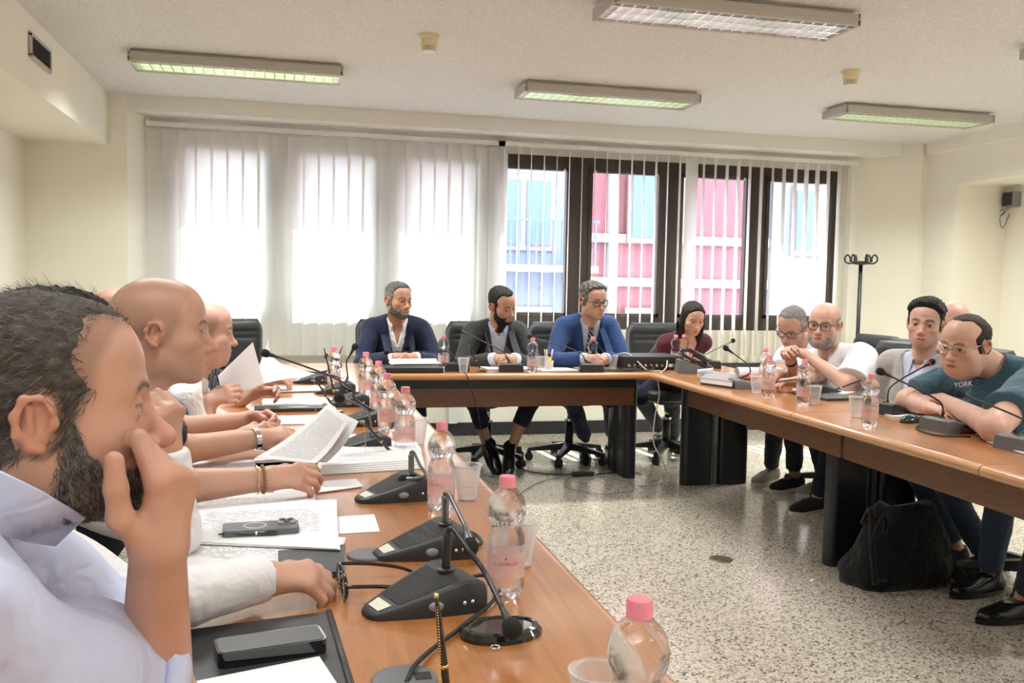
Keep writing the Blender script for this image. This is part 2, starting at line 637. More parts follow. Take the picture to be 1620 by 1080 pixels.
def ceiling_lamp(x, y, label, tubemat, power, col):
    t = thing('ceiling_lamp', label, 'lamp', (x, y, CZ - 0.075), group='louvred ceiling lamps')
    L, W = 1.22, 0.30
    hb = MB()
    hb.box((0, 0, 0.064), (L - 0.05, W - 0.06, 0.022))
    hb.box((0, -W / 2 + 0.008, 0.028), (L, 0.016, 0.056), bev=0.004).box((0, W / 2 - 0.008, 0.028), (L, 0.016, 0.056), bev=0.004)
    hb.box((-L / 2 + 0.006, 0, 0.028), (0.012, W, 0.056)).box((L / 2 - 0.006, 0, 0.028), (0.012, W, 0.056))
    hb.box((0, 0, 0.053), (L - 0.01, W - 0.01, 0.006))
    hb.box((0, -W / 2 - 0.001, 0.030), (L, 0.004, 0.010))
    hb.build('housing', M['lamp_body'], t)
    for s in (-1, 0, 1):
        MB().box((0, s * 0.092, 0.018), (L - 0.03, 0.010, 0.034)).build('louver_rail', M['louver'], t)
    me = None
    for k in range(20):
        xk = -L / 2 + 0.05 + k * (L - 0.10) / 19
        if me is None:
            o = MB().box((0, 0, 0.018), (0.006, W - 0.034, 0.032)).build('louver_blade', M['louver'], t)
            me = o.data
        else:
            o = bpy.data.objects.new('louver_blade', me)
            COL.objects.link(o)
            o.parent = t
        o.location.x = xk
    for s in (-0.047, 0.047):
        MB().tube([(-L / 2 + 0.03, s, 0.044), (L / 2 - 0.03, s, 0.044)], 0.008, 10).build('tube', tubemat, t, smooth=True)
    MB().box((0, 0, 0.0495), (L - 0.03, W - 0.04, 0.002)).build('reflector', tubemat, t)
    for s in (-0.45, 0.42):
        MB().ball((s, -W / 2 + 0.05, 0.078), 0.006, 8, 5).build('screw', M['chrome'], t)
    if not power:
        return t
    li = bpy.data.lights.new('lamp_light', 'AREA')
    li.shape, li.size, li.size_y = 'RECTANGLE', L - 0.1, W - 0.08
    li.energy, li.color = power, col
    li.spread = math.radians(140)      # louvres cut the lamp off beyond about 70 degrees
    lo = bpy.data.objects.new('lamp_light', li)
    COL.objects.link(lo)
    lo.parent = t
    lo.location = (0, 0, -0.002)
    return t


GC, WC = (0.95, 1.0, 0.93), (0.97, 0.99, 1.0)
ceiling_lamp(-0.32, 5.83, 'greenish lit ceiling lamp nearest the duct grille', M['tube_green'], 10, GC)
ceiling_lamp(2.05, 5.87, 'greenish lit ceiling lamp in the middle of the far row', M['tube_green'], 10, GC)
ceiling_lamp(4.35, 5.84, 'pale lit ceiling lamp at the right end of the far row', M['tube_green'], 10, GC)
ceiling_lamp(1.97, 3.99, 'white ceiling lamp nearest the camera at the top of the picture', M['tube_white'], 6, WC)  # this fixture looks unlit; its glow and light are added fill
for x_, y_, lb in ((4.35, 3.99, 'white ceiling lamp whose corner shows at the right edge of the picture'), (-0.42, 3.55, 'unseen fill lamp on the left, level with the nearest lamp'),
                   (2.0, 1.3, 'added fill lamp above the near end of the tables'), (4.3, 1.3, 'added fill lamp over the near right side'), (4.3, -1.0, 'added fill lamp behind the camera on the right'), (-0.42, -1.0, 'added fill lamp behind the camera on the left'),
                   (-0.42, 1.3, 'added fill lamp over the near left side'), (2.0, -1.0, 'added fill lamp behind the camera')):
    ceiling_lamp(x_, y_, lb, M['tube_white'], {(2.0, 1.3): 5, (4.3, 1.3): 20, (-0.42, 1.3): 3, (-0.42, 3.55): 8, (4.35, 3.99): 9, (4.3, -1.0): 16}.get((x_, y_), 8), WC)  # all but the right-edge lamp are unseen, added as fill light


# ---- smoke detectors, duct grille, wall speaker, coat stand
def smoke(x, y, label):
    t = thing('smoke_detector', label, 'smoke detector', (x, y, CZ), group='smoke detectors')
    MB().lathe([(0.055, 0), (0.055, -0.012), (0.05, -0.016), (0.042, -0.018)], 28).build('base', M['detector'], t, smooth=True, angle=0.6)
    MB().lathe([(0.042, -0.016), (0.046, -0.05), (0.043, -0.056), (0.036, -0.058)], 28).build('body', M['detector'], t, smooth=True, angle=0.6)
    MB().lathe([(0.032, -0.056), (0.030, -0.085)], 20).build('core', M['dark_grey'], t, smooth=True)
    for k in range(18):
        a = 2 * PI * k / 18
        MB().box((0.036 * math.cos(a), 0.036 * math.sin(a), -0.07), (0.004, 0.009, 0.028), rz=a + PI / 2 - PI / 2).build('fin', M['detector'], t)
    MB().lathe([(0.036, -0.083), (0.036, -0.088), (0.02, -0.092), (0.001, -0.093)], 24).build('cap', M['white_metal'], t, smooth=True, angle=0.6)


smoke(0.70, 4.90, 'cream ceiling smoke detector above the blazer wearer, left of the middle lamp')
smoke(3.24, 4.90, 'cream ceiling smoke detector on the right, in front of the right-end lamp')

t = thing('duct_grille', 'small dark slotted vent grille in the cream duct box', 'vent', (-1.297, 5.30, 2.435))
MB().box((0, 0, 0), (0.01, 0.36, 0.10)).build('back_plate', M['base'], t)
fr = MB()
fr.box((0.006, 0, 0.055), (0.014, 0.40, 0.018)).box((0.006, 0, -0.055), (0.014, 0.40, 0.018))
fr.box((0.006, 0.19, 0), (0.014, 0.02, 0.11)).box((0.006, -0.19, 0), (0.014, 0.02, 0.11))
fr.build('frame', M['lamp_body'], t)
for k in range(14):
    MB().box((0.006, -0.16 + k * 0.0246, 0), (0.012, 0.005, 0.09), rz=0.5).build('slat', M['dark_grey'], t)

t = thing('wall_speaker', 'small dark box bracketed in the right recess with loose wires', 'speaker', (5.97, 6.62, 2.08))
MB().box((0, -0.02, 0), (0.10, 0.13, 0.13), bev=0.01).build('case', M['grey'], t)
MB().box((-0.052, -0.02, 0), (0.006, 0.11, 0.11), bev=0.004).build('grille', M['black'], t)
for k, pts in enumerate([[(0, 0.01, -0.06), (-0.03, 0.09, -0.10), (-0.02, 0.12, -0.17), (0, 0.05, -0.10)], [(0, -0.01, -0.06), (-0.04, 0.06, -0.14), (-0.03, 0.04, -0.24), (0, 0.0, -0.12)]]):
    MB().tube(spline(pts, 8), 0.003, 6).build('wire', M['black'], t, smooth=True)

t = thing('coat_stand', 'black metal coat stand with looped hooks beside the right window', 'coat stand', (4.60, 6.70, 0))
MB().lathe([(0.19, 0), (0.19, 0.015), (0.03, 0.03), (0.018, 0.04)], 28).build('base', M['black'], t, smooth=True, angle=0.5)
MB().tube([(0, 0, 0.03), (0, 0, 1.50)], 0.016, 12).build('pole', M['black'], t, smooth=True)
MB().lathe([(0.02, 1.49), (0.075, 1.50), (0.075, 1.515), (0.02, 1.525)], 24).build('crown', M['black'], t, smooth=True, angle=0.5)
for k in range(6):
    a = PI / 3 * k + 0.35
    c, s = math.cos(a), math.sin(a)
    pts = [(0.06 * c, 0.06 * s, 1.505), (0.10 * c, 0.10 * s, 1.505), (0.125 * c, 0.125 * s, 1.525), (0.125 * c, 0.125 * s, 1.555), (0.105 * c, 0.105 * s, 1.575), (0.085 * c, 0.085 * s, 1.55), (0.085 * c, 0.085 * s, 1.515)]
    MB().tube(spline(pts, 5), 0.007, 8).build('hook', M['black'], t, smooth=True)

# ================================================================== TABLES
TZ = 0.74


def xin(y):
    return 2.19 - (5.2 - y) * 0.025


def bull(mb, a, b, inward, r=0.02, n=8):
    """half-round nosing along a->b (at mid thickness), 'inward' points into the board"""
    a, b, inward = Vector(a), Vector(b), Vector(inward).normalized()
    vs, fs = [], []
    for p in (a, b):
        for k in range(n + 1):
            t_ = PI * k / n
            vs.append(p - inward * (r * 1.15 * math.sin(t_)) + Vector((0, 0, r * math.cos(t_))))
    for k in range(n):
        fs.append((k, k + 1, n + 2 + k, n + 1 + k))
    fs.append(tuple(range(n + 1))[::-1])
    fs.append(tuple(range(n + 1, 2 * n + 2)))
    mb.add(vs, fs)


def panel_leg(t, c, along_x, w_=0.45, name='leg'):
    """wide black panel leg with rounded ends and a metal strip down its middle"""
    x, y = c
    h = 0.635
    for s in (-1, 1):
        cc = s * (w_ / 4 + 0.012)
        poly = rrect(w_ / 2 - 0.024, 0.085, 0.03, 4)
        if along_x:
            poly = [(x + a + cc, y + b_) for a, b_ in poly]
        else:
            poly = [(x + b_, y + a + cc) for a, b_ in poly][::-1]
        MB().prism(poly, 0.0, h).build(name, M['leg_black'], t, smooth=True, angle=0.7)
    MB().box((x, y, h / 2), (0.026, 0.05, h) if along_x else (0.05, 0.026, h)).build('leg_strip', M['leg_metal'], t)


M['leg_black'] = mat('black_lacquer', (0.010, 0.011, 0.016), 0.35)
M['leg_metal'] = mat('dark_steel_strip', (0.16, 0.17, 0.18), 0.3, metal=0.8)

# left table
t = thing('conference_table', 'long cherry conference table along the left with the nearest microphones', 'table', (0, 0, 0), group='conference tables')
for y0, y1 in ((0.42, 2.325), (2.33, 4.16), (4.165, 6.0)):
    MB().box((0.10, (y0 + y1) / 2, TZ - 0.02), (0.80, y1 - y0, 0.04)).build('tabletop', M['wood_y'], t)
    e = MB()
    bull(e, (0.5, y0, TZ - 0.02), (0.5, min(y1, 5.30), TZ - 0.02), (-1, 0, 0))
    e.build('edge_strip', M['wood_edge'], t, smooth=True, angle=0.9)
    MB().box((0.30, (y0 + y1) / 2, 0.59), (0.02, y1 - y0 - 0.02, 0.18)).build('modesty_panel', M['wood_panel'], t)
    MB().box((0.32, (y0 + y1) / 2, 0.66), (0.06, y1 - y0 - 0.02, 0.08)).build('rail', M['leg_black'], t)
for y_ in (0.9, 2.33, 4.16, 5.7):
    panel_leg(t, (0.03, y_), True)
# back table
t = thing('conference_table', 'cherry conference table across the back in front of the blinds', 'table', (0, 0, 0), group='conference tables')
MB().prism([(0.505, 5.30), (2.185, 5.30), (2.185, 5.92), (0.505, 5.92)], TZ - 0.04, TZ).build('tabletop', M['wood_x'], t)
e = MB()
bull(e, (0.505, 5.30, TZ - 0.02), (2.185, 5.30, TZ - 0.02), (0, 1, 0))
e.build('edge_strip', M['wood_edge'], t, smooth=True, angle=0.9)
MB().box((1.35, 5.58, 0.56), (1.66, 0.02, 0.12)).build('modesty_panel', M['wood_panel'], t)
MB().box((1.35, 5.57, 0.66), (1.66, 0.06, 0.08)).build('rail', M['leg_black'], t)
panel_leg(t, (2.19, 5.80), False, 0.36)
panel_leg(t, (0.62, 5.80), False, 0.36)
# right table
t = thing('conference_table', 'long cherry conference table along the right with a black bag beneath', 'table', (0, 0, 0), group='conference tables')
for y0, y1 in ((0.9, 2.395), (2.40, 3.555), (3.56, 6.0)):
    MB().prism([(xin(y0), y0), (xin(y0) + 0.70, y0), (xin(y1) + 0.70, y1), (xin(y1), y1)], TZ - 0.04, TZ).build('tabletop', M['wood_y'], t)
    e = MB()
    ye = min(y1, 5.29)
    bull(e, (xin(y0), y0, TZ - 0.02), (xin(ye), ye, TZ - 0.02), (1, 0, 0))
    e.build('edge_strip', M['wood_edge'], t, smooth=True, angle=0.9)
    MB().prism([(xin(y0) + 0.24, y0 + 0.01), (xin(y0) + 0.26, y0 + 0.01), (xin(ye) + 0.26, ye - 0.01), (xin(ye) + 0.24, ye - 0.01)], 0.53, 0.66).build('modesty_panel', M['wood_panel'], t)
    MB().prism([(xin(y0) + 0.20, y0 + 0.01), (xin(y0) + 0.26, y0 + 0.01), (xin(ye) + 0.26, ye - 0.01), (xin(ye) + 0.20, ye - 0.01)], 0.66, 0.70).build('rail', M['leg_black'], t)
for y_ in (5.40, 3.70, 2.0):
    panel_leg(t, (2.68 - (5.4 - y_) * 0.02, y_), True, 0.46)


# ================================================================== OFFICE CHAIRS
def office_chair():
    t = thing('office_chair', 'x', 'chair')
    # origin on the floor under the column, seat faces -y
    MB().tube([(0, 0, 0.10), (0, 0, 0.30)], 0.030, 14).build('column', M['black'], t, smooth=True)
    MB().tube([(0, 0, 0.30), (0, 0, 0.42)], 0.018, 14).build('gas_lift', M['chrome'], t, smooth=True)
    MB().lathe([(0.036, 0.295), (0.036, 0.31)], 18).build('collar', M['chrome'], t, smooth=True, angle=0.5)
    for k in range(5):
        a = 2 * PI * k / 5 + 0.3
        c, s = math.cos(a), math.sin(a)
        o = MB()
        n = 8
        vs, fs = [], []
        for i in range(n + 1):
            u = i / n
            rr = 0.03 + 0.27 * u
            hw, z1, z0 = 0.028 - 0.010 * u, 0.135 - 0.045 * u, 0.085 - 0.015 * u
            for w_, z_ in ((-hw, z0), (hw, z0), (hw * 0.8, z1), (-hw * 0.8, z1)):
                vs.append((rr * c - w_ * s, rr * s + w_ * c, z_))
        for i in range(n):
            for q in range(4):
                fs.append((4 * i + q, 4 * i + (q + 1) % 4, 4 * i + 4 + (q + 1) % 4, 4 * i + 4 + q))
        fs += [(0, 3, 2, 1), (4 * n, 4 * n + 1, 4 * n + 2, 4 * n + 3)]
        o.add(vs, fs).build('base_arm', M['black'], t)
        x, y = 0.29 * c, 0.29 * s
        w_ = MB()
        for sd in (-1, 1):
            Mx = Matrix.Translation((x - s * sd * 0.014, y + c * sd * 0.014, 0.030)) @ Matrix.Rotation(a, 4, 'Z') @ Matrix.Rotation(PI / 2, 4, 'X')
            w_.lathe([(0.012, -0.009), (0.030, -0.009), (0.030, 0.009), (0.012, 0.009)], 14, M=Mx)
        w_.box((x, y, 0.052), (0.03, 0.03, 0.05), rz=a)
        w_.build('caster', M['rubber'], t)
    MB().box((0, 0.02, 0.43), (0.22, 0.30, 0.03), bev=0.01).build('seat_plate', M['black'], t)
    # seat cushion
    g = MB()
    loft = []
    poly = rrect(0.48, 0.47, 0.09, 5)
    n = len(poly)
    vs, fs = [], []
    prof = [(0.90, 0.445), (1.0, 0.46), (1.0, 0.505), (0.95, 0.525), (0.80, 0.532), (0.4, 0.520)]
    for sc, z in prof:
        vs += [(a * sc, b_ * sc - 0.01, z) for a, b_ in poly]
    for i in range(len(prof) - 1):
        for k in range(n):
            fs.append((i * n + k, i * n + (k + 1) % n, (i + 1) * n + (k + 1) % n, (i + 1) * n + k))
    fs += [tuple(range(n))[::-1], tuple((len(prof) - 1) * n + k for k in range(n))]
    g.add(vs, fs).build('seat', M['leather'], t, smooth=True, angle=0.9)
    # backrest: padded shell with horizontal quilting
    nu, nv = 16, 36
    vs, fs = [], []

    def shape(u, v):
        # u -1..1 across, v 0..1 up
        hw = 0.245 * (1 - 0.10 * (1 - v) ** 2) * (1 if v < 0.82 else math.sqrt(max(0.0, 1 - ((v - 0.82) / 0.18) ** 2 * 0.30)))
        x = u * hw
        z = 0.50 + 0.50 * v
        y = 0.235 + 0.07 * v + 0.02 * math.sin(PI * v) - 0.05 * (abs(u) ** 2.2) * 0.8
        return x, y, z
    for side in (0, 1):
        for j in range(nv + 1):
            for i in range(nu + 1):
                u, v = -1 + 2 * i / nu, j / nv
                x, y, z = shape(u, v)
                edge = max(0.0, 1 - abs(u) ** 6) * max(0.0, 1 - abs(2 * v - 1) ** 10)
                th = 0.055 * edge ** 0.5
                if side == 0:
                    q = 0.0
                    if abs(u) < 0.80 and v > 0.12:
                        q = sum(math.exp(-((v - vv) / 0.016) ** 2) for vv in (0.30, 0.40, 0.74, 0.82))
                        q *= min(1, (0.80 - abs(u)) * 14)
                    vs.append((x, y - th + 0.014 * q, z))
                else:
                    vs.append((x, y + th * 0.45, z))
    st = (nu + 1) * (nv + 1)
    for j in range(nv):
        for i in range(nu):
            a = j * (nu + 1) + i
            fs.append((a, a + 1, a + nu + 2, a + nu + 1))
            fs.append((st + a, st + a + nu + 1, st + a + nu + 2, st + a + 1))
    ring = [i for i in range(nu + 1)] + [j * (nu + 1) + nu for j in range(1, nv + 1)] + [nv * (nu + 1) + i for i in range(nu - 1, -1, -1)] + [j * (nu + 1) for j in range(nv - 1, 0, -1)]
    for k in range(len(ring)):
        a, b_ = ring[k], ring[(k + 1) % len(ring)]
        fs.append((a, st + a, st + b_, b_))
    MB().add(vs, fs).build('backrest', M['leather'], t, smooth=True)
    MB().tube(spline([(0, 0.12, 0.42), (0, 0.24, 0.43), (0, 0.285, 0.50), (0, 0.30, 0.62)], 5), 0.022, 10).build('back_support', M['black'], t, smooth=True)
    return t


chair0 = office_chair()
chair_used = [False]


def chair(x, y, rz, label, z=0.0, sc=1.0):
    if not chair_used[0]:
        chair_used[0] = True
        c = chair0
        c.location, c.rotation_euler.z = (x, y, z), rz
        c['label'], c['group'] = label, 'black office chairs'
    else:
        c = dup(chair0, (x, y, z), rz, label, 'black office chairs')
    return c


LEFTF, RIGHTF = PI / 2, -PI / 2      # facing +x (left row) / facing -x (right row)
chair(-0.36, 6.28, 0.30, 'empty black leather chair beside the pinstriped jacket on the left')

# ================================================================== TABLE ITEMS
# paper materials: blank and printed (flat print only)
def paper_mat(name, col, print_=None):
    m, nt, b = nmat(name)
    b.inputs['Base Color'].default_value = (*col, 1)
    b.inputs['Roughness'].default_value = 0.75
    b.inputs['Specular IOR Level'].default_value = 0.25
    if print_:
        L = nt.links
        tc = nt.nodes.new('ShaderNodeTexCoord')
        sp = nt.nodes.new('ShaderNodeSeparateXYZ')
        L.new(tc.outputs['UV'], sp.inputs[0])

        def mth(op, a, bb=None):
            q = nt.nodes.new('ShaderNodeMath')
            q.operation = op
            for i, s_ in enumerate((a, bb)):
                if s_ is None:
                    continue
                if isinstance(s_, (int, float)):
                    q.inputs[i].default_value = s_
                else:
                    L.new(s_, q.inputs[i])
            return q.outputs[0]
        rows, lo, hi, dens = print_
        yr = mth('MULTIPLY', sp.outputs['Y'], rows)
        line = mth('LESS_THAN', mth('FRACT', yr), 0.42)
        cx = nt.nodes.new('ShaderNodeCombineXYZ')
        L.new(mth('MULTIPLY', sp.outputs['X'], 26), cx.inputs[0])
        L.new(mth('MULTIPLY', mth('FLOOR', yr), 3.7), cx.inputs[1])
        n = nt.nodes.new('ShaderNodeTexNoise')
        n.inputs['Scale'].default_value = 1.0
        n.inputs['Detail'].default_value = 2
        L.new(cx.outputs[0], n.inputs['Vector'])
        word = mth('GREATER_THAN', n.outputs['Fac'], 1 - dens)
        mx_ = mth('MULTIPLY', mth('GREATER_THAN', sp.outputs['X'], 0.13), mth('LESS_THAN', sp.outputs['X'], 0.88))
        my_ = mth('MULTIPLY', mth('GREATER_THAN', sp.outputs['Y'], lo), mth('LESS_THAN', sp.outputs['Y'], hi))
        f = mth('MULTIPLY', mth('MULTIPLY', line, word), mth('MULTIPLY', mx_, my_))
        mix = nt.nodes.new('ShaderNodeMix')
        mix.data_type = 'RGBA'
        L.new(mth('MULTIPLY', f, 0.62), mix.inputs['Factor'])
        mix.inputs['A'].default_value = (*col, 1)
        mix.inputs['B'].default_value = (0.10, 0.10, 0.11, 1)
        L.new(mix.outputs['Result'], b.inputs['Base Color'])
    return m


M['paper'] = paper_mat('white_paper', (0.86, 0.85, 0.84))
M['print'] = paper_mat('printed_paper', (0.86, 0.85, 0.84), (52, 0.08, 0.93, 0.62))
M['print2'] = paper_mat('printed_letter', (0.87, 0.86, 0.86), (44, 0.30, 0.80, 0.52))
M['folder'] = mat('black_folder', (0.035, 0.036, 0.038), 0.42, bump=(300, 0.1))


def sheet_mesh(fn, nu=8, nv=10, th=0.0006):
    """thin curved sheet: fn(u,v)->point, u,v in 0..1; returns verts, faces, uvs"""
    P = [[Vector(fn(i / nu, j / nv)) for i in range(nu + 1)] for j in range(nv + 1)]
    vs, uv = [], []
    for s in (0, 1):
        for j in range(nv + 1):
            for i in range(nu + 1):
                du = P[j][min(i + 1, nu)] - P[j][max(i - 1, 0)]
                dv = P[min(j + 1, nv)][i] - P[max(j - 1, 0)][i]
                n = du.cross(dv).normalized()
                vs.append(P[j][i] + n * (th if s else 0))
                uv.append((i / nu, j / nv))
    st = (nu + 1) * (nv + 1)
    fs = []
    for j in range(nv):
        for i in range(nu):
            a = j * (nu + 1) + i
            fs.append((a, a + nu + 1, a + nu + 2, a + 1))
            fs.append((st + a, st + a + 1, st + a + nu + 2, st + a + nu + 1))
    ring = [i for i in range(nu + 1)] + [j * (nu + 1) + nu for j in range(1, nv + 1)] + [nv * (nu + 1) + i for i in range(nu - 1, -1, -1)] + [j * (nu + 1) for j in range(nv - 1, 0, -1)]
    for k in range(len(ring)):
        a, b_ = ring[k], ring[(k + 1) % len(ring)]
        fs.append((a, b_, st + b_, st + a))
    return vs, fs, uv


def sheet(name, fn, material, parent=None, nu=8, nv=10, th=0.0006):
    vs, fs, uv = sheet_mesh(fn, nu, nv, th)
    o = MB().add(vs, fs).build(name, material, parent, smooth=True, angle=0.8)
    l = o.data.uv_layers.new(name='UVMap')
    for lp in o.data.loops:
        l.data[lp.index].uv = uv[lp.vertex_index]
    return o


def quad_fn(a, b, c, d, sag=0.0, curl=0.0):
    """bilinear patch a(0,0) b(1,0) c(1,1) d(0,1) with sag along v and curl at the far edge"""
    a, b, c, d = map(Vector, (a, b, c, d))

    def f(u, v):
        p = (a * (1 - u) + b * u) * (1 - v) + (d * (1 - u) + c * u) * v
        return p + Vector((0, 0, sag * math.sin(PI * v) + curl * max(0, v - 0.7) ** 2 * 10))
    return f


def papers(corners, label, n=1, mt='print', z=TZ, group='papers on the tables', curl=0.0):
    """a pile of n sheets lying flat; corners = 4 table-plane points (x,y)"""
    if n == 1:
        c = [(x, y, z + 0.0006) for x, y in corners]
        o = sheet('paper_sheet', quad_fn(*c, curl=curl), M[mt])
        return tag(o, label, 'paper', group)
    t = thing('paper_stack', label, 'papers', (0, 0, 0), group=group)
    cx = sum(p[0] for p in corners) / 4
    cy = sum(p[1] for p in corners) / 4
    for k in range(n):
        a = random.uniform(-0.03, 0.03)
        dx, dy = random.uniform(-0.006, 0.006), random.uniform(-0.006, 0.006)
        c = [(cx + (x - cx) * math.cos(a) - (y - cy) * math.sin(a) + dx, cy + (x - cx) * math.sin(a) + (y - cy) * math.cos(a) + dy, z + 0.0006 + k * 0.0022) for x, y in corners]
        sheet('sheet', quad_fn(*c, curl=curl if k == n - 1 else 0), M[mt if k == n - 1 else 'paper'], t, 5, 6, 0.0016)
    return t


def pq(*pts, z=TZ):
    return [tuple(gz(x, y, z))[:2] for x, y in pts]


def rect(cx, cy, w_, d_, rz):
    c, s = math.cos(rz), math.sin(rz)
    return [(cx + x * c - y * s, cy + x * s + y * c) for x, y in ((-w_ / 2, -d_ / 2), (w_ / 2, -d_ / 2), (w_ / 2, d_ / 2), (-w_ / 2, d_ / 2))]


# ---- bottles
m, nt, b = nmat('bottle_water')
b.inputs['Base Color'].default_value = (0.97, 0.98, 1.0, 1)
b.inputs['Roughness'].default_value = 0.02
b.inputs['IOR'].default_value = 1.30
b.inputs['Transmission Weight'].default_value = 1.0
o_ = nt.nodes['Material Output']
tr = nt.nodes.new('ShaderNodeBsdfTransparent')
tr.inputs[0].default_value = (0.97, 0.98, 1, 1)
ms = nt.nodes.new('ShaderNodeMixShader')
ms.inputs[0].default_value = 0.35
nt.links.new(b.outputs[0], ms.inputs[1])
nt.links.new(tr.outputs[0], ms.inputs[2])
nt.links.new(ms.outputs[0], o_.inputs[0])
M['water'] = m
M['cap'] = mat('pink_cap', (0.80, 0.24, 0.30), 0.4)
M['red_print'] = mat('red_print', (0.55, 0.06, 0.10), 0.5)
M['grey_print'] = mat('grey_print', (0.35, 0.33, 0.36), 0.6)
m, nt, b = nmat('pink_label')
b.inputs['Base Color'].default_value = (0.80, 0.55, 0.52, 1)
b.inputs['Roughness'].default_value = 0.4
tr = nt.nodes.new('ShaderNodeBsdfTransparent')
tr.inputs[0].default_value = (1.0, 0.86, 0.84, 1)
ms = nt.nodes.new('ShaderNodeMixShader')
ms.inputs[0].default_value = 0.35
nt.links.new(b.outputs[0], ms.inputs[1])
nt.links.new(tr.outputs[0], ms.inputs[2])
nt.links.new(ms.outputs[0], nt.nodes['Material Output'].inputs[0])
M['label'] = m


def text_mesh(body, size):
    cu = bpy.data.curves.new('txt', 'FONT')
    cu.body, cu.size, cu.align_x, cu.align_y = body, size, 'CENTER', 'CENTER'
    cu.resolution_u = 3
    o = bpy.data.objects.new('txt', cu)
    COL.objects.link(o)
    dg = bpy.context.evaluated_depsgraph_get()
    me = o.evaluated_get(dg).to_mesh()
    vs = [tuple(v.co) for v in me.vertices]
    fs = [tuple(p.vertices) for p in me.polygons]
    o.evaluated_get(dg).to_mesh_clear()
    bpy.data.objects.remove(o)
    bpy.data.curves.remove(cu)
    return vs, fs


def wrap(vs, r, a0, z0):
    return [(r * math.cos(a0 + x / r), r * math.sin(a0 + x / r), z0 + y) for x, y, _ in vs]


BOT = None


def make_bottle():
    t = thing('water_bottle', 'x', 'bottle')
    prof = [(0.001, 0.004), (0.014, 0.002), (0.024, 0.0), (0.029, 0.003), (0.0318, 0.010), (0.0322, 0.022), (0.0322, 0.036), (0.0320, 0.094), (0.0318, 0.102), (0.0300, 0.110), (0.0270, 0.117),
            (0.0252, 0.1215), (0.0266, 0.127), (0.0305, 0.135), (0.0330, 0.144), (0.0336, 0.153), (0.0325, 0.163), (0.0290, 0.173), (0.0230, 0.1815), (0.0165, 0.1875), (0.0128, 0.190), (0.0124, 0.194)]
    seg = 30
    vs, fs = [], []
    for i, (r, z) in enumerate(prof):
        for k in range(seg):
            a = 2 * PI * k / seg
            zz, rr = z, r
            if 1 <= i <= 4:      # five-lobed foot
                lob = 0.5 + 0.5 * math.cos(5 * a)
                zz = z + (0.011 if i < 4 else 0.004) * lob * (1 if i > 1 else 0.4)
                rr = r * (1 - 0.06 * lob)
            if 12 <= i <= 16:    # fluted shoulder
                rr = r * (1 + 0.012 * math.cos(10 * a) * (1 if i < 15 else 0.4))
            vs.append((rr * math.cos(a), rr * math.sin(a), zz))
    for i in range(len(prof) - 1):
        for k in range(seg):
            k2 = (k + 1) % seg
            fs.append((i * seg + k, i * seg + k2, (i + 1) * seg + k2, (i + 1) * seg + k))
    fs += [tuple(range(seg))[::-1], tuple((len(prof) - 1) * seg + k for k in range(seg))]
    MB().add(vs, fs).build('bottle_body', M['water'], t, smooth=True)
    MB().lathe([(0.0330, 0.038), (0.0330, 0.082)], 30, caps=False).build('bottle_label', M['label'], t, smooth=True)
    MB().lathe([(0.0329, 0.082), (0.0329, 0.095)], 30, caps=False).build('label_band', M['cup'], t, smooth=True)
    c = MB()
    seg = 40
    prof = [(0.0142, 0.1915), (0.0142, 0.1935), (0.0136, 0.1945), (0.0138, 0.2085), (0.0128, 0.2105), (0.001, 0.211)]
    vs, fs = [], []
    for i, (r, z) in enumerate(prof):
        for k in range(seg):
            rr = r * (1 + (0.02 * (k % 2) if i in (2, 3) else 0))
            vs.append((rr * math.cos(2 * PI * k / seg), rr * math.sin(2 * PI * k / seg), z))
    for i in range(len(prof) - 1):
        for k in range(seg):
            k2 = (k + 1) % seg
            fs.append((i * seg + k, i * seg + k2, (i + 1) * seg + k2, (i + 1) * seg + k))
    fs += [tuple(range(seg))[::-1], tuple((len(prof) - 1) * seg + k for k in range(seg))]
    c.add(vs, fs).build('cap', M['cap'], t, smooth=True, angle=0.6)
    vs, fs = text_mesh('S. GIORGIO', 0.0085)
    MB().add(wrap(vs, 0.0333, 0.15, 0.0655), fs).build('lettering', M['red_print'], t)
    lg = MB().ball((0, 0, 0), (0.0016, 0.0004, 0.0026), 8, 6)
    MB().add([(0.0333 * math.cos(0.15 + x / 0.0333), 0.0333 * math.sin(0.15 + x / 0.0333), 0.0745 + z) for x, y, z in lg.v], lg.f).build('emblem', M['red_print'], t)
    sm = MB()
    for k in range(7):
        w2 = 0.007 * (0.6 + 0.4 * ((k * 7) % 5) / 4)
        q = [(-w2, k * -0.0035), (w2, k * -0.0035), (w2, k * -0.0035 + 0.0011), (-w2, k * -0.0035 + 0.0011)]
        sm.add(wrap([(x, y, 0) for x, y in q], 0.0333, 1.0, 0.068), [(0, 1, 2, 3)])
    sm.build('small_print', M['grey_print'], t)['kind'] = 'stuff'
    return t


def bottle(x, y, rz, label):
    global BOT
    if BOT is None:
        BOT = make_bottle()
        BOT.location, BOT.rotation_euler.z = (x, y, TZ), rz
        BOT['label'], BOT['group'] = label, 'pink-capped water bottles'
        return BOT
    return dup(BOT, (x, y, TZ), rz, label, 'pink-capped water bottles')


